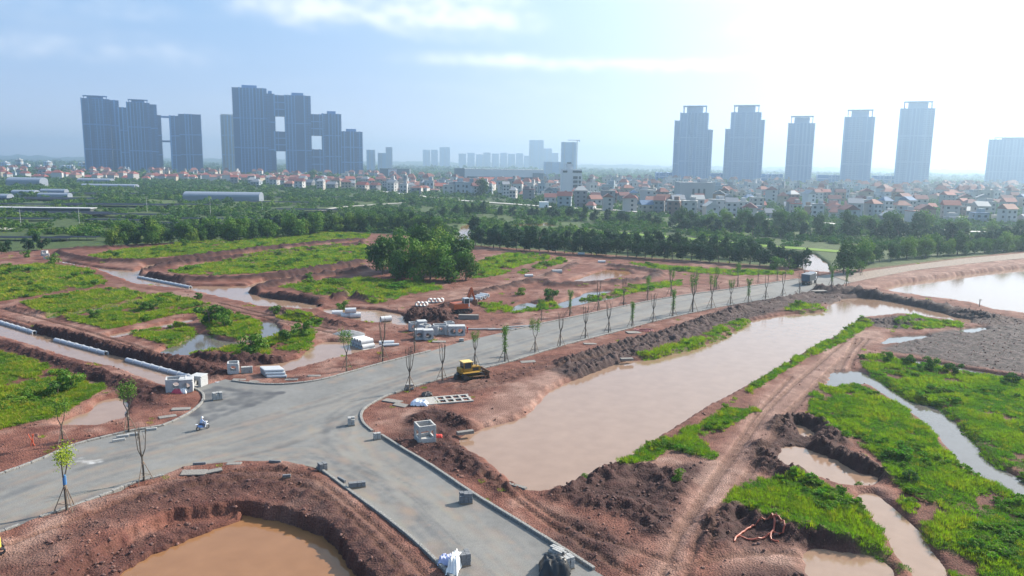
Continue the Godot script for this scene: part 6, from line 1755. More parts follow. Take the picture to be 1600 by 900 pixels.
	# slabs
	for q in [[Vector2(-45.10,-101.13), 0.3, Vector3(2.4, 0.15, 1.2), "pale slab on the red mud inside the left bend, upper one"], [Vector2(-45.61,-98.14), 0.6, Vector3(2.2, 0.12, 1.0), "pale slab on the red mud inside the left bend, lower one"], [Vector2(-34.53,-79.71), 0.2, Vector3(2.6, 0.14, 1.4), "pale slab at the top of the pit, left one of two"], [Vector2(-32.73,-80.31), 0.5, Vector3(2.0, 0.14, 1.0), "pale slab at the top of the pit, right one of two"], [Vector2(-31.08,-82.38), 0.1, Vector3(1.6, 0.1, 0.8), "thin grey slab under the kerb above the pit"], [Vector2(-16.94,-106.22), -0.4, Vector3(2.8, 0.16, 1.4), "grey slab by the rounded kerb, upper of a fallen pair"], [Vector2(-15.50,-104.52), -0.4, Vector3(2.0, 0.16, 1.2), "grey slab by the rounded kerb, lower of a fallen pair"], [Vector2(-5.67,-93.46), 0.4, Vector3(2.2, 0.4, 0.6), "thick pale slab at the tip of the big pond"], [Vector2(0.72,-77.43), -0.6, Vector3(2.6, 0.2, 0.5), "long pale plank of concrete at the near pond bank"], [Vector2(-34.41,-116.53), 0.1, Vector3(2.0, 0.12, 0.9), "slab inside the bend kerb, right of the thin pipes"], [Vector2(-42.40,-116.10), 0.1, Vector3(2.0, 0.12, 0.8), "slab inside the bend kerb, left one below the blocks"], [Vector2(-39.49,-115.18), 0.1, Vector3(2.0, 0.12, 0.8), "slab inside the bend kerb, below the thin pipes"], [Vector2(-31.31,-118.53), 0.2, Vector3(2.0, 0.12, 0.9), "slab on the verge right of the bend"], [Vector2(-13.83,-143.66), 0.1, Vector3(2.6, 0.12, 1.4), "pale slab below the left group of chambers"], [Vector2(2.97,-129.72), 0.2, Vector3(2.6, 0.15, 1.3), "pale slab on the verge beside the bulldozer tracks"], [Vector2(25.19,-154.80), 0.2, Vector3(3.0, 0.15, 2.0), "pale slab on the pond side verge, by the red hose"], [Vector2(15.16,-143.93), 0.2, Vector3(2.6, 0.12, 1.2), "pale slab on the pond side verge, halfway along"], [Vector2(20.45,-132.07), 0.3, Vector3(2.4, 0.4, 0.8), "grey slab at the water edge below the dark ridge"], [Vector2(84.23,-208.22), 0.2, Vector3(4.0, 0.15, 2.0), "pale slab by the road end above the pond"], [Vector2(-9.49,-166.08), 0.15, Vector3(4.4, 1.0, 1.4), "thick grey broken slab in front of the excavator"]]:
		slab(q[0], q[1], q[2], q[3])
	# loose kerb stones
	var k := 0
	for q in [[Vector2(-47.64,-90.31), 0.45], [Vector2(-46.73,-91.02), 0.3], [Vector2(-45.40,-92.93), 0.4], [Vector2(-47.45,-88.99), 0.6], [Vector2(-34.85,-82.05), 0.2], [Vector2(-26.62,-82.93), -0.1], [Vector2(-18.02,-78.25), -0.8]]:
		var l := obj("loose_kerb_stone", box(Vector3(1.4, 0.3, 0.28), Vector3(0, 0.15, 0), 0.04), pale if k < 4 else dark)
		l.position = Vector3(q[0].x, 0.07, q[0].y)
		l.rotation.y = q[1]
		l.set_meta("label", "loose kerb stone lying at the road edge, %s of seven from the left" % ordinal([0, 2, 3, 1, 4, 5, 6][k]))
		l.set_meta("category", "kerb stone")
		l.set_meta("group", "loose kerb stones")
		k += 1
	# the holed foundation slab
	var t := thing("holed_foundation", "concrete foundation slab with rows of square holes, on the mud by the junction", "foundation", Vector3(Vector2(-9.12,-107.21).x, height(Vector2(-9.12,-107.21).x, Vector2(-9.12,-107.21).y) + 0.02, Vector2(-9.12,-107.21).y), 0.32)
	var m := rough_mat(Vector3(0.42, 0.40, 0.37), 1.7, 0.3, 70)
	obj("plate", box(Vector3(2.6, 0.16, 3.4), Vector3(-3.0, 0.1, 0)), m, t)
	for z in 3:
		obj("beam", box(Vector3(5.2, 0.18, 0.35), Vector3(0.9, 0.1, (z - 1) * 1.5)), m, t)
	for x in 5:
		for z in 2:
			obj("cross_beam", box(Vector3(0.32, 0.16, 1.14), Vector3(-1.4 + x * 1.15, 0.1, (z - 0.5) * 1.5)), m, t)
	obj("rubble", drape(12, Vector3(1.4, 0.5, 1.2), 0.5), flat(0.10, 0.09, 0.09), t, Vector3(-2.4, 0.0, -3.0))

# ------------------------------------------------------------------ machines
func track_loop(length: float, r: float, w: float) -> ArrayMesh:
	var st := shape()
	var n := 44
	var pin := []
	var pout := []
	var run := (length - 2.0 * r)
	var total := 2.0 * run + TAU * r
	for i in n:
		var s := total * i / n
		var p := Vector2.ZERO
		var nn := Vector2.UP
		if s < run:
			p = Vector2(-run / 2 + s, 2 * r); nn = Vector2(0, 1)
		elif s < run + PI * r:
			var u := PI / 2 - (s - run) / r
			nn = Vector2(cos(u), sin(u)); p = Vector2(run / 2, r) + nn * r
		elif s < 2 * run + PI * r:
			p = Vector2(run / 2 - (s - run - PI * r), 0); nn = Vector2(0, -1)
		else:
			var u := -PI / 2 - (s - 2 * run - PI * r) / r
			nn = Vector2(cos(u), sin(u)); p = Vector2(-run / 2, r) + nn * r
		pout.append(p + nn * (0.05 if i % 2 else 0.0)); pin.append(p - nn * 0.10)
	for i in n:
		var j := (i + 1) % n
		var a: Vector2 = pout[i]; var b: Vector2 = pout[j]; var c: Vector2 = pin[i]; var d: Vector2 = pin[j]
		var h := w * 0.5
		quad(st, Vector3(a.x, a.y, h), Vector3(b.x, b.y, h), Vector3(b.x, b.y, -h), Vector3(a.x, a.y, -h))
		quad(st, Vector3(c.x, c.y, -h), Vector3(d.x, d.y, -h), Vector3(d.x, d.y, h), Vector3(c.x, c.y, h))
		quad(st, Vector3(c.x, c.y, h), Vector3(d.x, d.y, h), Vector3(b.x, b.y, h), Vector3(a.x, a.y, h))
		quad(st, Vector3(a.x, a.y, -h), Vector3(b.x, b.y, -h), Vector3(d.x, d.y, -h), Vector3(c.x, c.y, -h))
	return done(st)

func wheel_mesh(r: float, w: float, hole: float) -> ArrayMesh:
	var st := shape()
	add_pipe(st, Transform3D(Basis(Vector3.UP, PI / 2), Vector3.ZERO), w, r, hole, 18)
	return done(st)

func disc(r: float, w: float) -> ArrayMesh:
	var st := shape()
	add_tube(st, [Vector3(0, 0, -w / 2), Vector3(0, 0, w / 2)], [r, r], 14)
	return done(st)

func prism(profile: Array, w: float, at := Vector3.ZERO) -> ArrayMesh:
	# an outline in x,y pushed out along z
	var p := to_pts(profile)
	var ids := Geometry2D.triangulate_polygon(p)
	var st := shape()
	for s in [-1, 1]:
		for i in ids.size() / 3:
			var v := []
			for k in 3:
				v.append(at + Vector3(p[ids[i * 3 + k]].x, p[ids[i * 3 + k]].y, s * w * 0.5))
			tri(st, v[0], v[1], v[2])
	for i in p.size():
		var a := p[i]
		var b := p[(i + 1) % p.size()]
		quad(st, at + Vector3(a.x, a.y, -w / 2), at + Vector3(b.x, b.y, -w / 2), at + Vector3(b.x, b.y, w / 2), at + Vector3(a.x, a.y, w / 2))
	return done(st)

func machines() -> void:
	var yellow := rough_mat(Vector3(0.52, 0.29, 0.025), 1.2, 0.5, 91, 0.6)
	var black := flat(0.025, 0.026, 0.03, 0.6)
	var steel := flat(0.07, 0.06, 0.055, 0.6, 0.4)
	var rust := rough_mat(Vector3(0.22, 0.11, 0.06), 1.5, 0.4, 92)
	var glass := flat(0.03, 0.05, 0.06, 0.08)
	# bulldozer
	var a := Vector2(-8.72,-117.90)
	var b := Vector2(-3.93,-120.39)
	var mid := a.lerp(b, 0.5)
	var t := thing("bulldozer", "yellow crawler bulldozer working on the verge beside the road", "bulldozer", Vector3(mid.x, height(mid.x, mid.y) - 0.02, mid.y), -(b - a).angle())
	for z in [-1, 1]:
		var tr := obj("track", track_loop(3.9, 0.48, 0.56), black, t, Vector3(-0.1, 0.04, z * 1.05))
		for i in 6:
			obj("roller", disc(0.24 if i in [1, 2, 3, 4] else 0.36, 0.5), steel, tr, Vector3(-1.45 + i * 0.58, 0.36 if i in [1, 2, 3, 4] else 0.48, 0))
		obj("track_frame", box(Vector3(2.7, 0.26, 0.34), Vector3(-0.1, 0.5, z * 1.05)), yellow, t)
		obj("fender", box(Vector3(2.9, 0.09, 0.75), Vector3(-0.5, 1.16, z * 1.02), 0.03), yellow, t)
		var arm := shape()
		add_tube(arm, [Vector3(-0.4, 0.55, z * 1.45), Vector3(2.4, 0.45, z * 1.45)], [0.12, 0.12], 6)
		obj("push_arm", done(arm), rust, t)
		arm = shape()
		add_tube(arm, [Vector3(1.1, 1.5, z * 0.5), Vector3(2.25, 0.85, z * 0.55)], [0.08, 0.06], 6)
		obj("lift_cylinder", done(arm), steel, t)
	obj("chassis", box(Vector3(3.4, 0.6, 1.3), Vector3(-0.1, 0.85, 0), 0.05), yellow, t)
	var hood := obj("engine_hood", prism([-0.1, 1.15, 1.35, 1.15, 1.45, 1.75, 1.3, 1.9, -0.1, 1.95], 1.15), yellow, t)
	obj("side_grille", box(Vector3(1.05, 0.5, 1.18), Vector3(0.5, 1.5, 0)), black, hood)
	obj("front_grille", box(Vector3(0.06, 0.5, 0.9), Vector3(1.44, 1.42, 0)), black, hood)
	var ex := shape()
	add_tube(ex, [Vector3(0.75, 1.9, 0.25), Vector3(0.75, 2.6, 0.25)], [0.07, 0.07], 7)
	obj("exhaust", done(ex), black, t)
	ex = shape()
	add_tube(ex, [Vector3(0.3, 1.9, -0.25), Vector3(0.3, 2.35, -0.25)], [0.13, 0.13], 8)
	obj("air_cleaner", done(ex), black, t)
	for x in [-1.55, -0.25]:
		for z in [-0.68, 0.68]:
			obj("cab_post", box(Vector3(0.12, 1.45, 0.12), Vector3(x, 2.0, z)), yellow, t)
	obj("cab_glass", box(Vector3(1.3, 1.0, 1.36), Vector3(-0.9, 2.15, 0)), glass, t)
	obj("cab_base", box(Vector3(1.5, 0.6, 1.46), Vector3(-0.9, 1.42, 0), 0.04), yellow, t)
	obj("cab_roof", box(Vector3(1.75, 0.14, 1.65), Vector3(-0.9, 2.78, 0), 0.05), rough_mat(Vector3(0.72, 0.52, 0.16), 2.0, 0.2, 93, 0.5), t)
	obj("fuel_tank", box(Vector3(0.6, 0.8, 1.5), Vector3(-1.95, 1.5, 0), 0.12), yellow, t)
	var blade := obj("blade", prism([2.35, 0.02, 2.55, 0.1, 2.42, 0.5, 2.42, 0.85, 2.6, 1.2, 2.45, 1.2, 2.28, 0.85, 2.28, 0.45], 3.3), rust, t)
	obj("cutting_edge", box(Vector3(0.06, 0.2, 3.3), Vector3(2.56, 0.1, 0)), steel, blade)
	obj("ripper", prism([-2.2, 0.9, -2.7, 0.85, -2.95, 0.1, -2.8, 0.1, -2.5, 0.65, -2.2, 0.6], 0.9), black, t)
	# excavator
	var orange := rough_mat(Vector3(0.52, 0.11, 0.03), 2.5, 0.3, 94, 0.5)
	var ep := Vector2(-11.39,-173.30)
	t = thing("excavator", "orange tracked excavator with raised folded arm behind the chambers", "excavator", Vector3(ep.x, height(ep.x, ep.y), ep.y), 0.5)
	t.scale = Vector3.ONE * 1.12
	for z in [-1, 1]:
		var tr := obj("track", track_loop(3.6, 0.45, 0.55), black, t, Vector3(0, 0.04, z * 1.05))
		for i in 5:
			obj("roller", disc(0.25, 0.5), steel, tr, Vector3(-1.2 + i * 0.6, 0.45, 0))
	obj("undercarriage", box(Vector3(1.6, 0.4, 1.6), Vector3(0, 0.75, 0)), steel, t)
	obj("house", box(Vector3(2.9, 1.1, 2.5), Vector3(-0.5, 1.6, 0), 0.12), orange, t)
	obj("counterweight", prism([-2.4, 1.0, -1.7, 1.0, -1.7, 2.1, -2.2, 2.1], 2.5), orange, t)
	var cab := obj("cab", box(Vector3(1.3, 1.8, 1.0), Vector3(0.5, 2.3, 0.72), 0.08), flat(0.38, 0.42, 0.46, 0.4), t)
	obj("cab_window", box(Vector3(1.34, 0.9, 0.86), Vector3(0.5, 2.55, 0.72)), glass, cab)
	obj("cab_window", box(Vector3(1.0, 0.9, 1.04), Vector3(0.5, 2.55, 0.72)), glass, cab)
	obj("boom", prism([0.7, 1.6, 1.0, 1.5, 1.9, 3.6, 2.2, 4.9, 1.85, 5.0, 1.4, 3.9], 0.5), orange, t)
	obj("stick", prism([1.8, 5.1, 2.2, 5.15, 3.0, 2.6, 2.75, 2.5], 0.36), orange, t)
	obj("bucket", prism([2.7, 2.5, 3.1, 2.6, 3.3, 1.8, 2.8, 1.3, 2.3, 1.6], 1.1), rust, t)
	var cy := shape()
	add_tube(cy, [Vector3(1.3, 1.5, 0.35), Vector3(1.75, 3.6, 0.3)], [0.09, 0.06], 6)
	obj("boom_cylinder", done(cy), steel, t)
	cy = shape()
	add_tube(cy, [Vector3(1.6, 4.4, 0.0), Vector3(2.1, 5.2, 0.0)], [0.08, 0.06], 6)
	obj("stick_cylinder", done(cy), steel, t)
	# dump truck
	a = Vector2(86.08,-223.02)
	b = Vector2(99.73,-237.09)
	t = thing("dump_truck", "dark dump truck seen from behind where the tarmac ends", "truck", Vector3(a.x, 0.06, a.y), -(b - a).angle() + 0.12)
	var grime := rough_mat(Vector3(0.10, 0.115, 0.125), 2.0, 0.3, 95, 0.6)
	obj("chassis", box(Vector3(7.2, 0.3, 0.9), Vector3(3.4, 0.95, 0)), steel, t)
	var bed := obj("load_body", prism([0.0, 1.2, 5.0, 1.2, 5.1, 3.1, -0.25, 3.1], 2.5), grime, t)
	obj("tailgate", box(Vector3(0.1, 1.9, 2.3), Vector3(-0.22, 2.15, 0)), flat(0.08, 0.10, 0.13), bed)
	obj("load_cover", box(Vector3(5.4, 0.16, 2.62), Vector3(2.4, 3.2, 0), 0.05), flat(0.12, 0.14, 0.17), bed)
	for i in 5:
		for z in [-1, 1]:
			obj("body_rib", box(Vector3(0.12, 1.8, 0.08), Vector3(0.3 + i * 1.1, 2.15, z * 1.29)), flat(0.16, 0.18, 0.19), bed)
	cab = obj("cab", box(Vector3(1.9, 2.2, 2.4), Vector3(6.3, 2.1, 0), 0.15), flat(0.35, 0.38, 0.42, 0.4), t)
	obj("windscreen", box(Vector3(0.05, 0.9, 2.1), Vector3(7.27, 2.55, 0)), glass, cab)
	obj("side_window", box(Vector3(0.9, 0.75, 2.44), Vector3(6.5, 2.5, 0)), glass, cab)
	obj("roof_lamp_bar", box(Vector3(0.3, 0.2, 1.8), Vector3(6.6, 3.3, 0), 0.05), flat(0.75, 0.75, 0.72), cab)
	for x in [0.9, 2.2, 6.3]:
		for z in [-1.02, 1.02]:
			var w := obj("wheel", disc(0.3, 0.34), steel, t, Vector3(x, 0.52, z))
			obj("tyre", wheel_mesh(0.52, 0.36, 0.3), black, w)
	for z in [-0.95, 0.95]:
		obj("tail_lamp", box(Vector3(0.06, 0.16, 0.3), Vector3(-0.2, 1.05, z)), flat(0.4, 0.02, 0.02), t)
	# the corner of a yellow machine at the left edge
	ep = Vector2(-44.15,-61.61)
	t = thing("mini_excavator", "rounded yellow machine corner with red base, cut off by the left edge", "excavator", Vector3(ep.x, height(ep.x, ep.y), ep.y), 0.7)
	obj("house", box(Vector3(1.5, 1.0, 1.3), Vector3(-0.35, 1.15, 0), 0.25), rough_mat(Vector3(0.75, 0.58, 0.10), 2.0, 0.2, 96, 0.4), t)
	obj("base", box(Vector3(1.2, 0.25, 1.0), Vector3(-0.3, 0.55, 0), 0.05), flat(0.45, 0.07, 0.03), t)
	obj("canopy", box(Vector3(1.1, 0.1, 1.1), Vector3(-0.6, 2.4, 0), 0.04), black, t)
	for z in [-0.45, 0.45]:
		obj("canopy_post", box(Vector3(0.07, 0.8, 0.07), Vector3(-1.0, 1.98, z)), black, t)
		obj("track", track_loop(1.7, 0.24, 0.28), black, t, Vector3(-0.2, 0.03, z))

# ------------------------------------------------------------------ bodies: one skin over joined bones
func skin(bones: Array, cell: float, soft: float) -> ArrayMesh:
	var lo := Vector3.ONE * 1e6
	var hi := -lo
	for b in bones:
		for e in [[b[0], b[2]], [b[1], b[3]]]:
			lo = lo.min(e[0] - Vector3.ONE * (e[1] + 3.0 * cell))
			hi = hi.max(e[0] + Vector3.ONE * (e[1] + 3.0 * cell))
	var n := Vector3i((hi - lo) / cell) + Vector3i.ONE
	var f := PackedFloat32Array()
	f.resize(n.x * n.y * n.z)
	f.fill(1.0)
	for b in bones:
		var a: Vector3 = b[0]
		var d: Vector3 = b[1] - a
		var dd := maxf(d.length_squared(), 1e-9)
		var pad: float = maxf(b[2], b[3]) + soft * 2.0 + cell * 2.0
		var i0 := Vector3i(((a.min(b[1]) - Vector3.ONE * pad - lo) / cell).max(Vector3.ZERO))
		var i1 := Vector3i(((a.max(b[1]) + Vector3.ONE * pad - lo) / cell).min(Vector3(n - Vector3i.ONE)))
		for z in range(i0.z, i1.z + 1):
			for y in range(i0.y, i1.y + 1):
				for x in range(i0.x, i1.x + 1):
					var p := lo + Vector3(x, y, z) * cell
					var t := clampf((p - a).dot(d) / dd, 0.0, 1.0)
					var v: float = (p - a - d * t).length() - lerpf(b[2], b[3], t)
					var k := (z * n.y + y) * n.x + x
					var h := clampf(0.5 + 0.5 * (f[k] - v) / soft, 0.0, 1.0)
					f[k] = lerpf(f[k], v, h) - soft * h * (1.0 - h)
	var at := {}
	var pts := PackedVector3Array()
	var corner := [Vector3i(0, 0, 0), Vector3i(1, 0, 0), Vector3i(0, 1, 0), Vector3i(1, 1, 0), Vector3i(0, 0, 1), Vector3i(1, 0, 1), Vector3i(0, 1, 1), Vector3i(1, 1, 1)]
	for z in n.z - 1:
		for y in n.y - 1:
			for x in n.x - 1:
				var k := (z * n.y + y) * n.x + x
				var inside := 0
				var vals := []
				for c in corner:
					var v := f[k + (c.z * n.y + c.y) * n.x + c.x]
					vals.append(v)
					if v < 0.0:
						inside += 1
				if inside == 0 or inside == 8:
					continue
				var sum := Vector3.ZERO
				var m := 0
				for e in [[0, 1], [2, 3], [4, 5], [6, 7], [0, 2], [1, 3], [4, 6], [5, 7], [0, 4], [1, 5], [2, 6], [3, 7]]:
					var va: float = vals[e[0]]
					var vb: float = vals[e[1]]
					if (va < 0.0) != (vb < 0.0):
						sum += Vector3(corner[e[0]]).lerp(Vector3(corner[e[1]]), va / (va - vb))
						m += 1
				at[Vector3i(x, y, z)] = pts.size()
				pts.append(lo + (Vector3(x, y, z) + sum / m) * cell)
	var st := SurfaceTool.new()
	st.begin(Mesh.PRIMITIVE_TRIANGLES)
	for p in pts:
		st.add_vertex(p)
	for c in at:
		var k: int = (c.z * n.y + c.y) * n.x + c.x
		for ax in 3:
			var step: int = [1, n.x, n.x * n.y][ax]
			if (f[k] < 0.0) == (f[k + step] < 0.0):
				continue
			var u := Vector3i.ZERO; u[(ax + 1) % 3] = 1
			var v := Vector3i.ZERO; v[(ax + 2) % 3] = 1
			if not (at.has(c - u) and at.has(c - v) and at.has(c - u - v)):
				continue
			var q := [at[c], at[c - u], at[c - u - v], at[c - v]]
			if f[k] < 0.0:
				q.reverse()
			for i in [0, 1, 2, 0, 2, 3]:
				st.add_index(q[i])
	st.generate_normals()
	return st.commit()

func rider() -> void:
	var p := Vector2(-39.04,-93.45)
	var turn := -(Vector2(-37.25,-94.73) - Vector2(-40.24,-91.07)).angle()
	var white := flat(0.72, 0.74, 0.76, 0.3)
	var blue := flat(0.05, 0.12, 0.30, 0.35)
	var black := flat(0.02, 0.02, 0.023, 0.6)
	var steel := flat(0.4, 0.4, 0.4, 0.3, 0.8)
	var t := thing("motor_scooter", "white and blue motor scooter ridden across the junction", "motorcycle", Vector3(p.x, 0.06, p.y), turn)
	for x in [-0.62, 0.62]:
		var w := obj("wheel", disc(0.16, 0.05), steel, t, Vector3(x, 0.28, 0))
		obj("tyre", wheel_mesh(0.28, 0.1, 0.2), black, w)
	obj("body_shell", prism([-0.75, 0.62, -0.55, 0.45, -0.1, 0.32, 0.2, 0.3, 0.22, 0.38, -0.05, 0.5, -0.1, 0.68, -0.8, 0.78], 0.3), blue, t)
	obj("seat", prism([-0.72, 0.78, -0.05, 0.7, 0.02, 0.76, -0.3, 0.82, -0.75, 0.86], 0.28), black, t)
	obj("leg_shield", prism([0.2, 0.3, 0.32, 0.34, 0.46, 0.95, 0.38, 0.98], 0.44), white, t)
	obj("front_cowl", prism([0.36, 0.86, 0.5, 0.84, 0.52, 1.0, 0.38, 1.06], 0.3), white, t)
	obj("front_mudguard", prism([0.35, 0.5, 0.5, 0.56, 0.75, 0.55, 0.88, 0.42, 0.76, 0.62, 0.5, 0.64], 0.14), white, t)
	obj("headlight", disc(0.08, 0.3), flat(0.8, 0.8, 0.75, 0.2), t, Vector3(0.5, 0.94, 0)).rotation.y = PI / 2
	obj("luggage_rack", box(Vector3(0.28, 0.03, 0.24), Vector3(-0.78, 0.86, 0)), white, t)
	var st := shape()
	add_tube(st, [Vector3(0.62, 0.28, 0.08), Vector3(0.4, 0.98, 0.08)], [0.03, 0.03], 6)
	add_tube(st, [Vector3(0.62, 0.28, -0.08), Vector3(0.4, 0.98, -0.08)], [0.03, 0.03], 6)
	obj("fork", done(st), steel, t)
	st = shape()
	add_tube(st, [Vector3(0.3, 1.05, -0.34), Vector3(0.38, 1.02, -0.12), Vector3(0.38, 1.02, 0.12), Vector3(0.3, 1.05, 0.34)], [0.018, 0.018, 0.018, 0.018], 6)
	obj("handlebar", done(st), black, t)
	for z in [-1, 1]:
		st = shape()
		add_tube(st, [Vector3(0.34, 1.05, z * 0.22), Vector3(0.32, 1.22, z * 0.3)], [0.01, 0.01], 4)
		add_box(st, Transform3D(Basis(), Vector3(0.32, 1.25, z * 0.31)), Vector3(0.02, 0.08, 0.12))
		obj("mirror", done(st), black, t)
	st = shape()
	add_tube(st, [Vector3(0.0, 0.25, -0.17), Vector3(-0.6, 0.32, -0.19), Vector3(-0.78, 0.36, -0.19)], [0.03, 0.06, 0.05], 7)
	obj("exhaust", done(st), steel, t)
	obj("tail_light", box(Vector3(0.04, 0.08, 0.16), Vector3(-0.8, 0.74, 0)), flat(0.4, 0.02, 0.02, 0.3), t)
	# the rider
	var r := thing("person", "person in pale blue shirt, dark trousers and white helmet riding the scooter", "person", Vector3(p.x, 0.06, p.y), turn)
	var sk := flat(0.40, 0.24, 0.16, 0.6)
	var bones := [[Vector3(-0.22, 0.90, 0), Vector3(-0.1, 1.2, 0), 0.12, 0.13], [Vector3(-0.1, 1.2, 0), Vector3(-0.03, 1.36, 0), 0.13, 0.07], [Vector3(-0.03, 1.36, 0), Vector3(0.0, 1.47, 0), 0.055, 0.055], [Vector3(0.0, 1.52, 0), Vector3(0.02, 1.60, 0), 0.085, 0.09], [Vector3(0.07, 1.50, 0), Vector3(0.08, 1.54, 0), 0.04, 0.035], [Vector3(0.105, 1.54, 0), Vector3(0.115, 1.52, 0), 0.012, 0.016]]
	var shirt := [[Vector3(-0.22, 0.88, 0), Vector3(-0.12, 1.16, 0), 0.15, 0.155], [Vector3(-0.12, 1.16, 0.08), Vector3(-0.08, 1.30, 0.12), 0.11, 0.085], [Vector3(-0.12, 1.16, -0.08), Vector3(-0.08, 1.30, -0.12), 0.11, 0.085], [Vector3(-0.06, 1.33, -0.1), Vector3(-0.06, 1.33, 0.1), 0.065, 0.065]]
	var legs := [[Vector3(-0.24, 0.86, -0.08), Vector3(-0.24, 0.86, 0.08), 0.14, 0.14]]
	for z in [-1, 1]:
		var sh := Vector3(-0.08, 1.31, z * 0.18)
		var el := Vector3(0.10, 1.10, z * 0.27)
		var wr := Vector3(0.28, 1.07, z * 0.29)
		bones += [[Vector3(-0.06, 1.3, 0), sh, 0.06, 0.055], [sh, el, 0.05, 0.04], [el, wr, 0.038, 0.028], [wr, wr + Vector3(0.05, 0.0, 0), 0.03, 0.028]]
		for k in 4:
			var fp := wr + Vector3(0.06, 0.005, z * (-0.03 + k * 0.02))
			bones += [[fp, fp + Vector3(0.03, 0.01, 0), 0.010, 0.009], [fp + Vector3(0.03, 0.01, 0), fp + Vector3(0.035, -0.025 - 0.003 * k, 0), 0.009, 0.008]]
		bones += [[wr + Vector3(0.02, -0.005, -z * 0.025), wr + Vector3(0.05, -0.03, -z * 0.045), 0.011, 0.009]]
		shirt += [[sh, el, 0.068, 0.055], [el, el.lerp(wr, 0.7), 0.055, 0.045]]
		var kn := Vector3(0.16, 0.74, z * 0.17)
		var an := Vector3(0.10, 0.38, z * 0.15)
		bones += [[Vector3(-0.22, 0.86, z * 0.09), kn, 0.085, 0.055], [kn, an, 0.055, 0.038], [an, an + Vector3(0.12, -0.05, z * 0.01), 0.035, 0.03]]
		legs += [[Vector3(-0.22, 0.86, z * 0.09), kn, 0.105, 0.075], [kn, an, 0.072, 0.058]]
		var shoe := [[an + Vector3(-0.03, -0.06, 0), an + Vector3(0.17, -0.07, z * 0.01), 0.045, 0.038]]
		obj("shoe", skin(shoe, 0.012, 0.02), black, r)
	obj("body", skin(bones, 0.014, 0.022), sk, r)
	obj("shirt", skin(shirt, 0.018, 0.04), flat(0.36, 0.46, 0.66, 0.85), r)
	obj("trousers", skin(legs, 0.018, 0.03), flat(0.03, 0.045, 0.10, 0.85), r)
	obj("helmet", skin([[Vector3(-0.01, 1.60, 0), Vector3(0.01, 1.62, 0), 0.125, 0.125], [Vector3(-0.04, 1.54, 0), Vector3(-0.04, 1.56, 0), 0.11, 0.115]], 0.014, 0.03), flat(0.85, 0.85, 0.85, 0.25), r)
	var hm := r.get_node("helmet")
	obj("visor", box(Vector3(0.05, 0.05, 0.16), Vector3(0.125, 1.60, 0), 0.01), flat(0.03, 0.03, 0.04, 0.1), hm)
	for z in [-1, 1]:
		obj("eye", skin([[Vector3(0.098, 1.55, z * 0.033), Vector3(0.099, 1.55, z * 0.033), 0.012, 0.012]], 0.005, 0.004), flat(0.05, 0.04, 0.04, 0.3), r)
	obj("mouth", box(Vector3(0.012, 0.01, 0.045), Vector3(0.108, 1.485, 0)), flat(0.28, 0.10, 0.09), r)

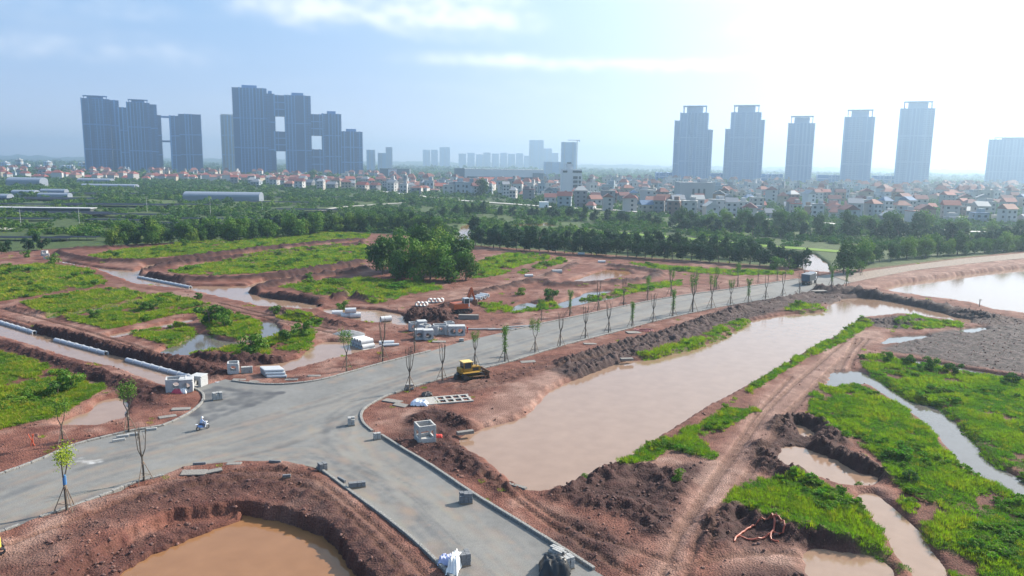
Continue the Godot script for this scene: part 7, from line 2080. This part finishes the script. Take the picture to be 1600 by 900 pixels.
# ------------------------------------------------------------------ small things
func small_things() -> void:
	var red := flat(0.30, 0.06, 0.03, 0.5)
	# drain hose in loops
	var p := Vector2(21.84,-67.11)
	var o := thing("drain_hose", "orange-red ribbed hose lying in loops among the weeds at lower right", "hose", Vector3(p.x, 0, p.y))
	for l in [[20.64,-65.61,21.12,-66.47,22.34,-67.75,23.65,-68.70,25.01,-68.74,24.83,-67.45,23.81,-66.55,22.48,-66.27,21.40,-66.60], [25.01,-68.74,25.76,-67.73,25.50,-66.97,24.74,-67.20,24.21,-66.32,24.72,-65.73]]:
		var q := smooth_line(to_pts(l), 0.35)
		var pts := []
		var rad := []
		for i in q.size():
			pts.append(Vector3(q[i].x - p.x, height(q[i].x, q[i].y) + 0.14, q[i].y - p.y))
			rad.append(0.085 + 0.01 * (i % 2))
		var st := shape()
		add_tube(st, pts, rad, 8)
		obj("hose_loop", done(st), red, o)
	p = Vector2(27.50,-156.81)
	o = thing("red_hose", "pinkish coil of hose beside the slab on the pond side verge", "hose", Vector3(p.x, height(p.x, p.y), p.y))
	var coil := []
	var cr := []
	for i in 40:
		var u := i * 0.5
		coil.append(Vector3(cos(u) * (1.0 + 0.03 * i), 0.15 + 0.1 * sin(u * 1.7), sin(u) * (0.6 + 0.02 * i)))
		cr.append(0.07)
	var sc := shape()
	add_tube(sc, coil, cr, 6)
	obj("hose_coil", done(sc), flat(0.35, 0.12, 0.12, 0.6), o)
	# barrier by the chambers
	p = Vector2(-9.74,-152.42)
	o = thing("road_barrier", "small red and white barrier at the right end of the chambers", "barrier", Vector3(p.x, height(p.x, p.y), p.y), 0.2)
	for i in 5:
		obj("stripe", box(Vector3(0.4, 0.3, 0.06), Vector3(-0.8 + i * 0.4, 1.0, 0)), flat(0.5, 0.04, 0.03) if i % 2 == 0 else flat(0.75, 0.75, 0.74), o)
	for x in [-0.85, 0.85]:
		obj("leg", box(Vector3(0.07, 1.2, 0.5), Vector3(x, 0.6, 0.0)), flat(0.5, 0.05, 0.03), o)
	p = Vector2(-56.78,-87.11)
	o = thing("marker_stakes", "two crossed orange-red stakes in the red mud at left", "stake", Vector3(p.x, height(p.x, p.y), p.y))
	for k in [[-0.3, 0.35], [0.35, -0.3], [0.1, 0.2]]:
		var st := shape()
		add_tube(st, [Vector3(k[0], -0.2, 0), Vector3(k[1], 1.5, 0.2)], [0.05, 0.04], 5)
		obj("stake", done(st), flat(0.55, 0.09, 0.04), o)
	# marker post in the dyke
	p = Vector2(118.01,-190.90)
	o = thing("marker_post", "short wooden post with a crosspiece on the dyke of the east pond", "post", Vector3(p.x, height(p.x, p.y), p.y))
	obj("post", box(Vector3(0.14, 2.0, 0.14), Vector3(0, 0.9, 0)), flat(0.12, 0.10, 0.09), o)
	obj("crosspiece", box(Vector3(0.7, 0.14, 0.12), Vector3(0.1, 1.8, 0)), flat(0.12, 0.10, 0.09), o)
	# power poles of the farmland
	var k := 0
	for q in [[-237.56,-370.36,9.2], [-226.43,-400.82,9.3], [-187.11,-475.73,10.6], [-235.90,-496.08,9.4], [-687.99,-1047.28,15.4], [-162.93,-500.15,9.5], [-106.26,-902.80,12.6], [-20.19,-897.05,14.7]]:
		o = thing("power_pole", "slender pale power pole, %s among those in the farmland" % ordinal(k), "pole", Vector3(q[0], -0.4, q[1]), 0.0, "power poles in the farmland")
		var st := shape()
		add_tube(st, [Vector3.ZERO, Vector3(0, q[2] + 0.4, 0)], [0.11, 0.07], 6)
		obj("pole", done(st), flat(0.5, 0.5, 0.49), o)
		obj("crossarm", box(Vector3(1.8, 0.12, 0.12), Vector3(0, q[2] - 0.4, 0)), flat(0.45, 0.45, 0.44), o)
		k += 1
	# gravel heap
	var n1 := noise(1.0, 3, 99)
	var st := shape()
	st.set_smooth_group(0)
	var g := []
	var rings := 10
	var sides := 28
	for j in rings + 1:
		for i in sides:
			var u := TAU * i / sides
			var rr := 1.0 - float(j) / rings
			var w := 1.0 + 0.15 * n1.get_noise_2d(cos(u) * 2.0, sin(u) * 2.0)
			g.append(Vector3(cos(u) * rr * 3.3 * w, -0.15 + 1.25 * pow(1.0 - rr, 0.85) * (1.0 - 0.25 * (1.0 - rr)) * (0.9 + 0.3 * n1.get_noise_2d(cos(u) * rr * 4.0, sin(u) * rr * 4.0)), sin(u) * rr * 2.4 * w))
	for j in rings:
		for i in sides:
			var a := j * sides + i
			var b := j * sides + (i + 1) % sides
			quad(st, g[a], g[a + sides], g[b + sides], g[b])
	p = Vector2(-32.17,-149.13)
	var heap := obj("gravel_heap", done(st), rough_mat(Vector3(0.33, 0.34, 0.36), 1.2, 0.5, 97, 0.95, 6.0))
	heap.position = Vector3(p.x, height(p.x, p.y) - 0.1, p.y)
	heap.set_meta("label", "cone of grey gravel behind the big pipe stack")
	heap.set_meta("category", "gravel heap")

# broken clods over the churned ground
func clods() -> void:
	var r := RandomNumberGenerator.new()
	r.seed = 63
	var st := shape()
	var v := []
	for i in 10:
		v.append(Vector3(r.randfn(), r.randfn(), r.randfn()).normalized() * r.randf_range(0.35, 0.55))
	var ico := IcosphereLike(r)
	var patch := noise(1.0 / 4.0, 3, 64)
	var places := []
	var tints := []
	for i in 80000:
		var z := r.randf_range(-230, -52)
		var x := r.randf_range(-1.0, 1.0) * minf(-z * 0.74, 128.0)
		var d := mask("dark", x, z)
		var want := d * 0.9 + clampf(patch.get_noise_2d(x, z) * 1.6 - 0.15, 0.0, 0.5)
		if r.randf() > want or mask("level", x, z) > 0.1 or mask("green", x, z) > 0.3 or mask("wild", x, z) > 0.3 or mask("dig", x, z) > 0.12:
			continue
		if mask("pale", x, z) > 0.5 and r.randf() < 0.8:
			continue
		var s := 0.08 + 0.34 * pow(r.randf(), 5.0)
		places.append(Transform3D(Basis.from_euler(Vector3(r.randf() * TAU, r.randf() * TAU, 0)).scaled(Vector3(s * r.randf_range(0.8, 1.5), s * 0.8, s)), Vector3(x, height(x, z) + s * 0.15, z)))
		var c := Vector3(0.20, 0.10, 0.075).lerp(Vector3(0.09, 0.045, 0.04), clampf(d + r.randfn() * 0.25, 0.0, 1.0)) * r.randf_range(0.8, 1.25)
		tints.append(Color(c.x, c.y, c.z))
	print("clods ", places.size())
	var m := StandardMaterial3D.new()
	m.vertex_color_use_as_albedo = true
	m.roughness = 0.85
	multi("mud_clods", ico, m, places, tints)

func IcosphereLike(r: RandomNumberGenerator) -> ArrayMesh:
	var st := shape()
	var p := []
	for j in 4:
		for i in 6:
			var u := TAU * (i + 0.5 * (j % 2)) / 6.0
			var e := -1.1 + 2.2 * j / 3.0
			p.append(Vector3(cos(u) * cos(e), sin(e), sin(u) * cos(e)) * r.randf_range(0.38, 0.58))
	for j in 3:
		for i in 6:
			var a := j * 6 + i
			var b := j * 6 + (i + 1) % 6
			quad(st, p[a], p[a + 6], p[b + 6], p[b])
	for i in range(1, 5):
		tri(st, p[18], p[18 + i + 1], p[18 + i])
	return done(st)
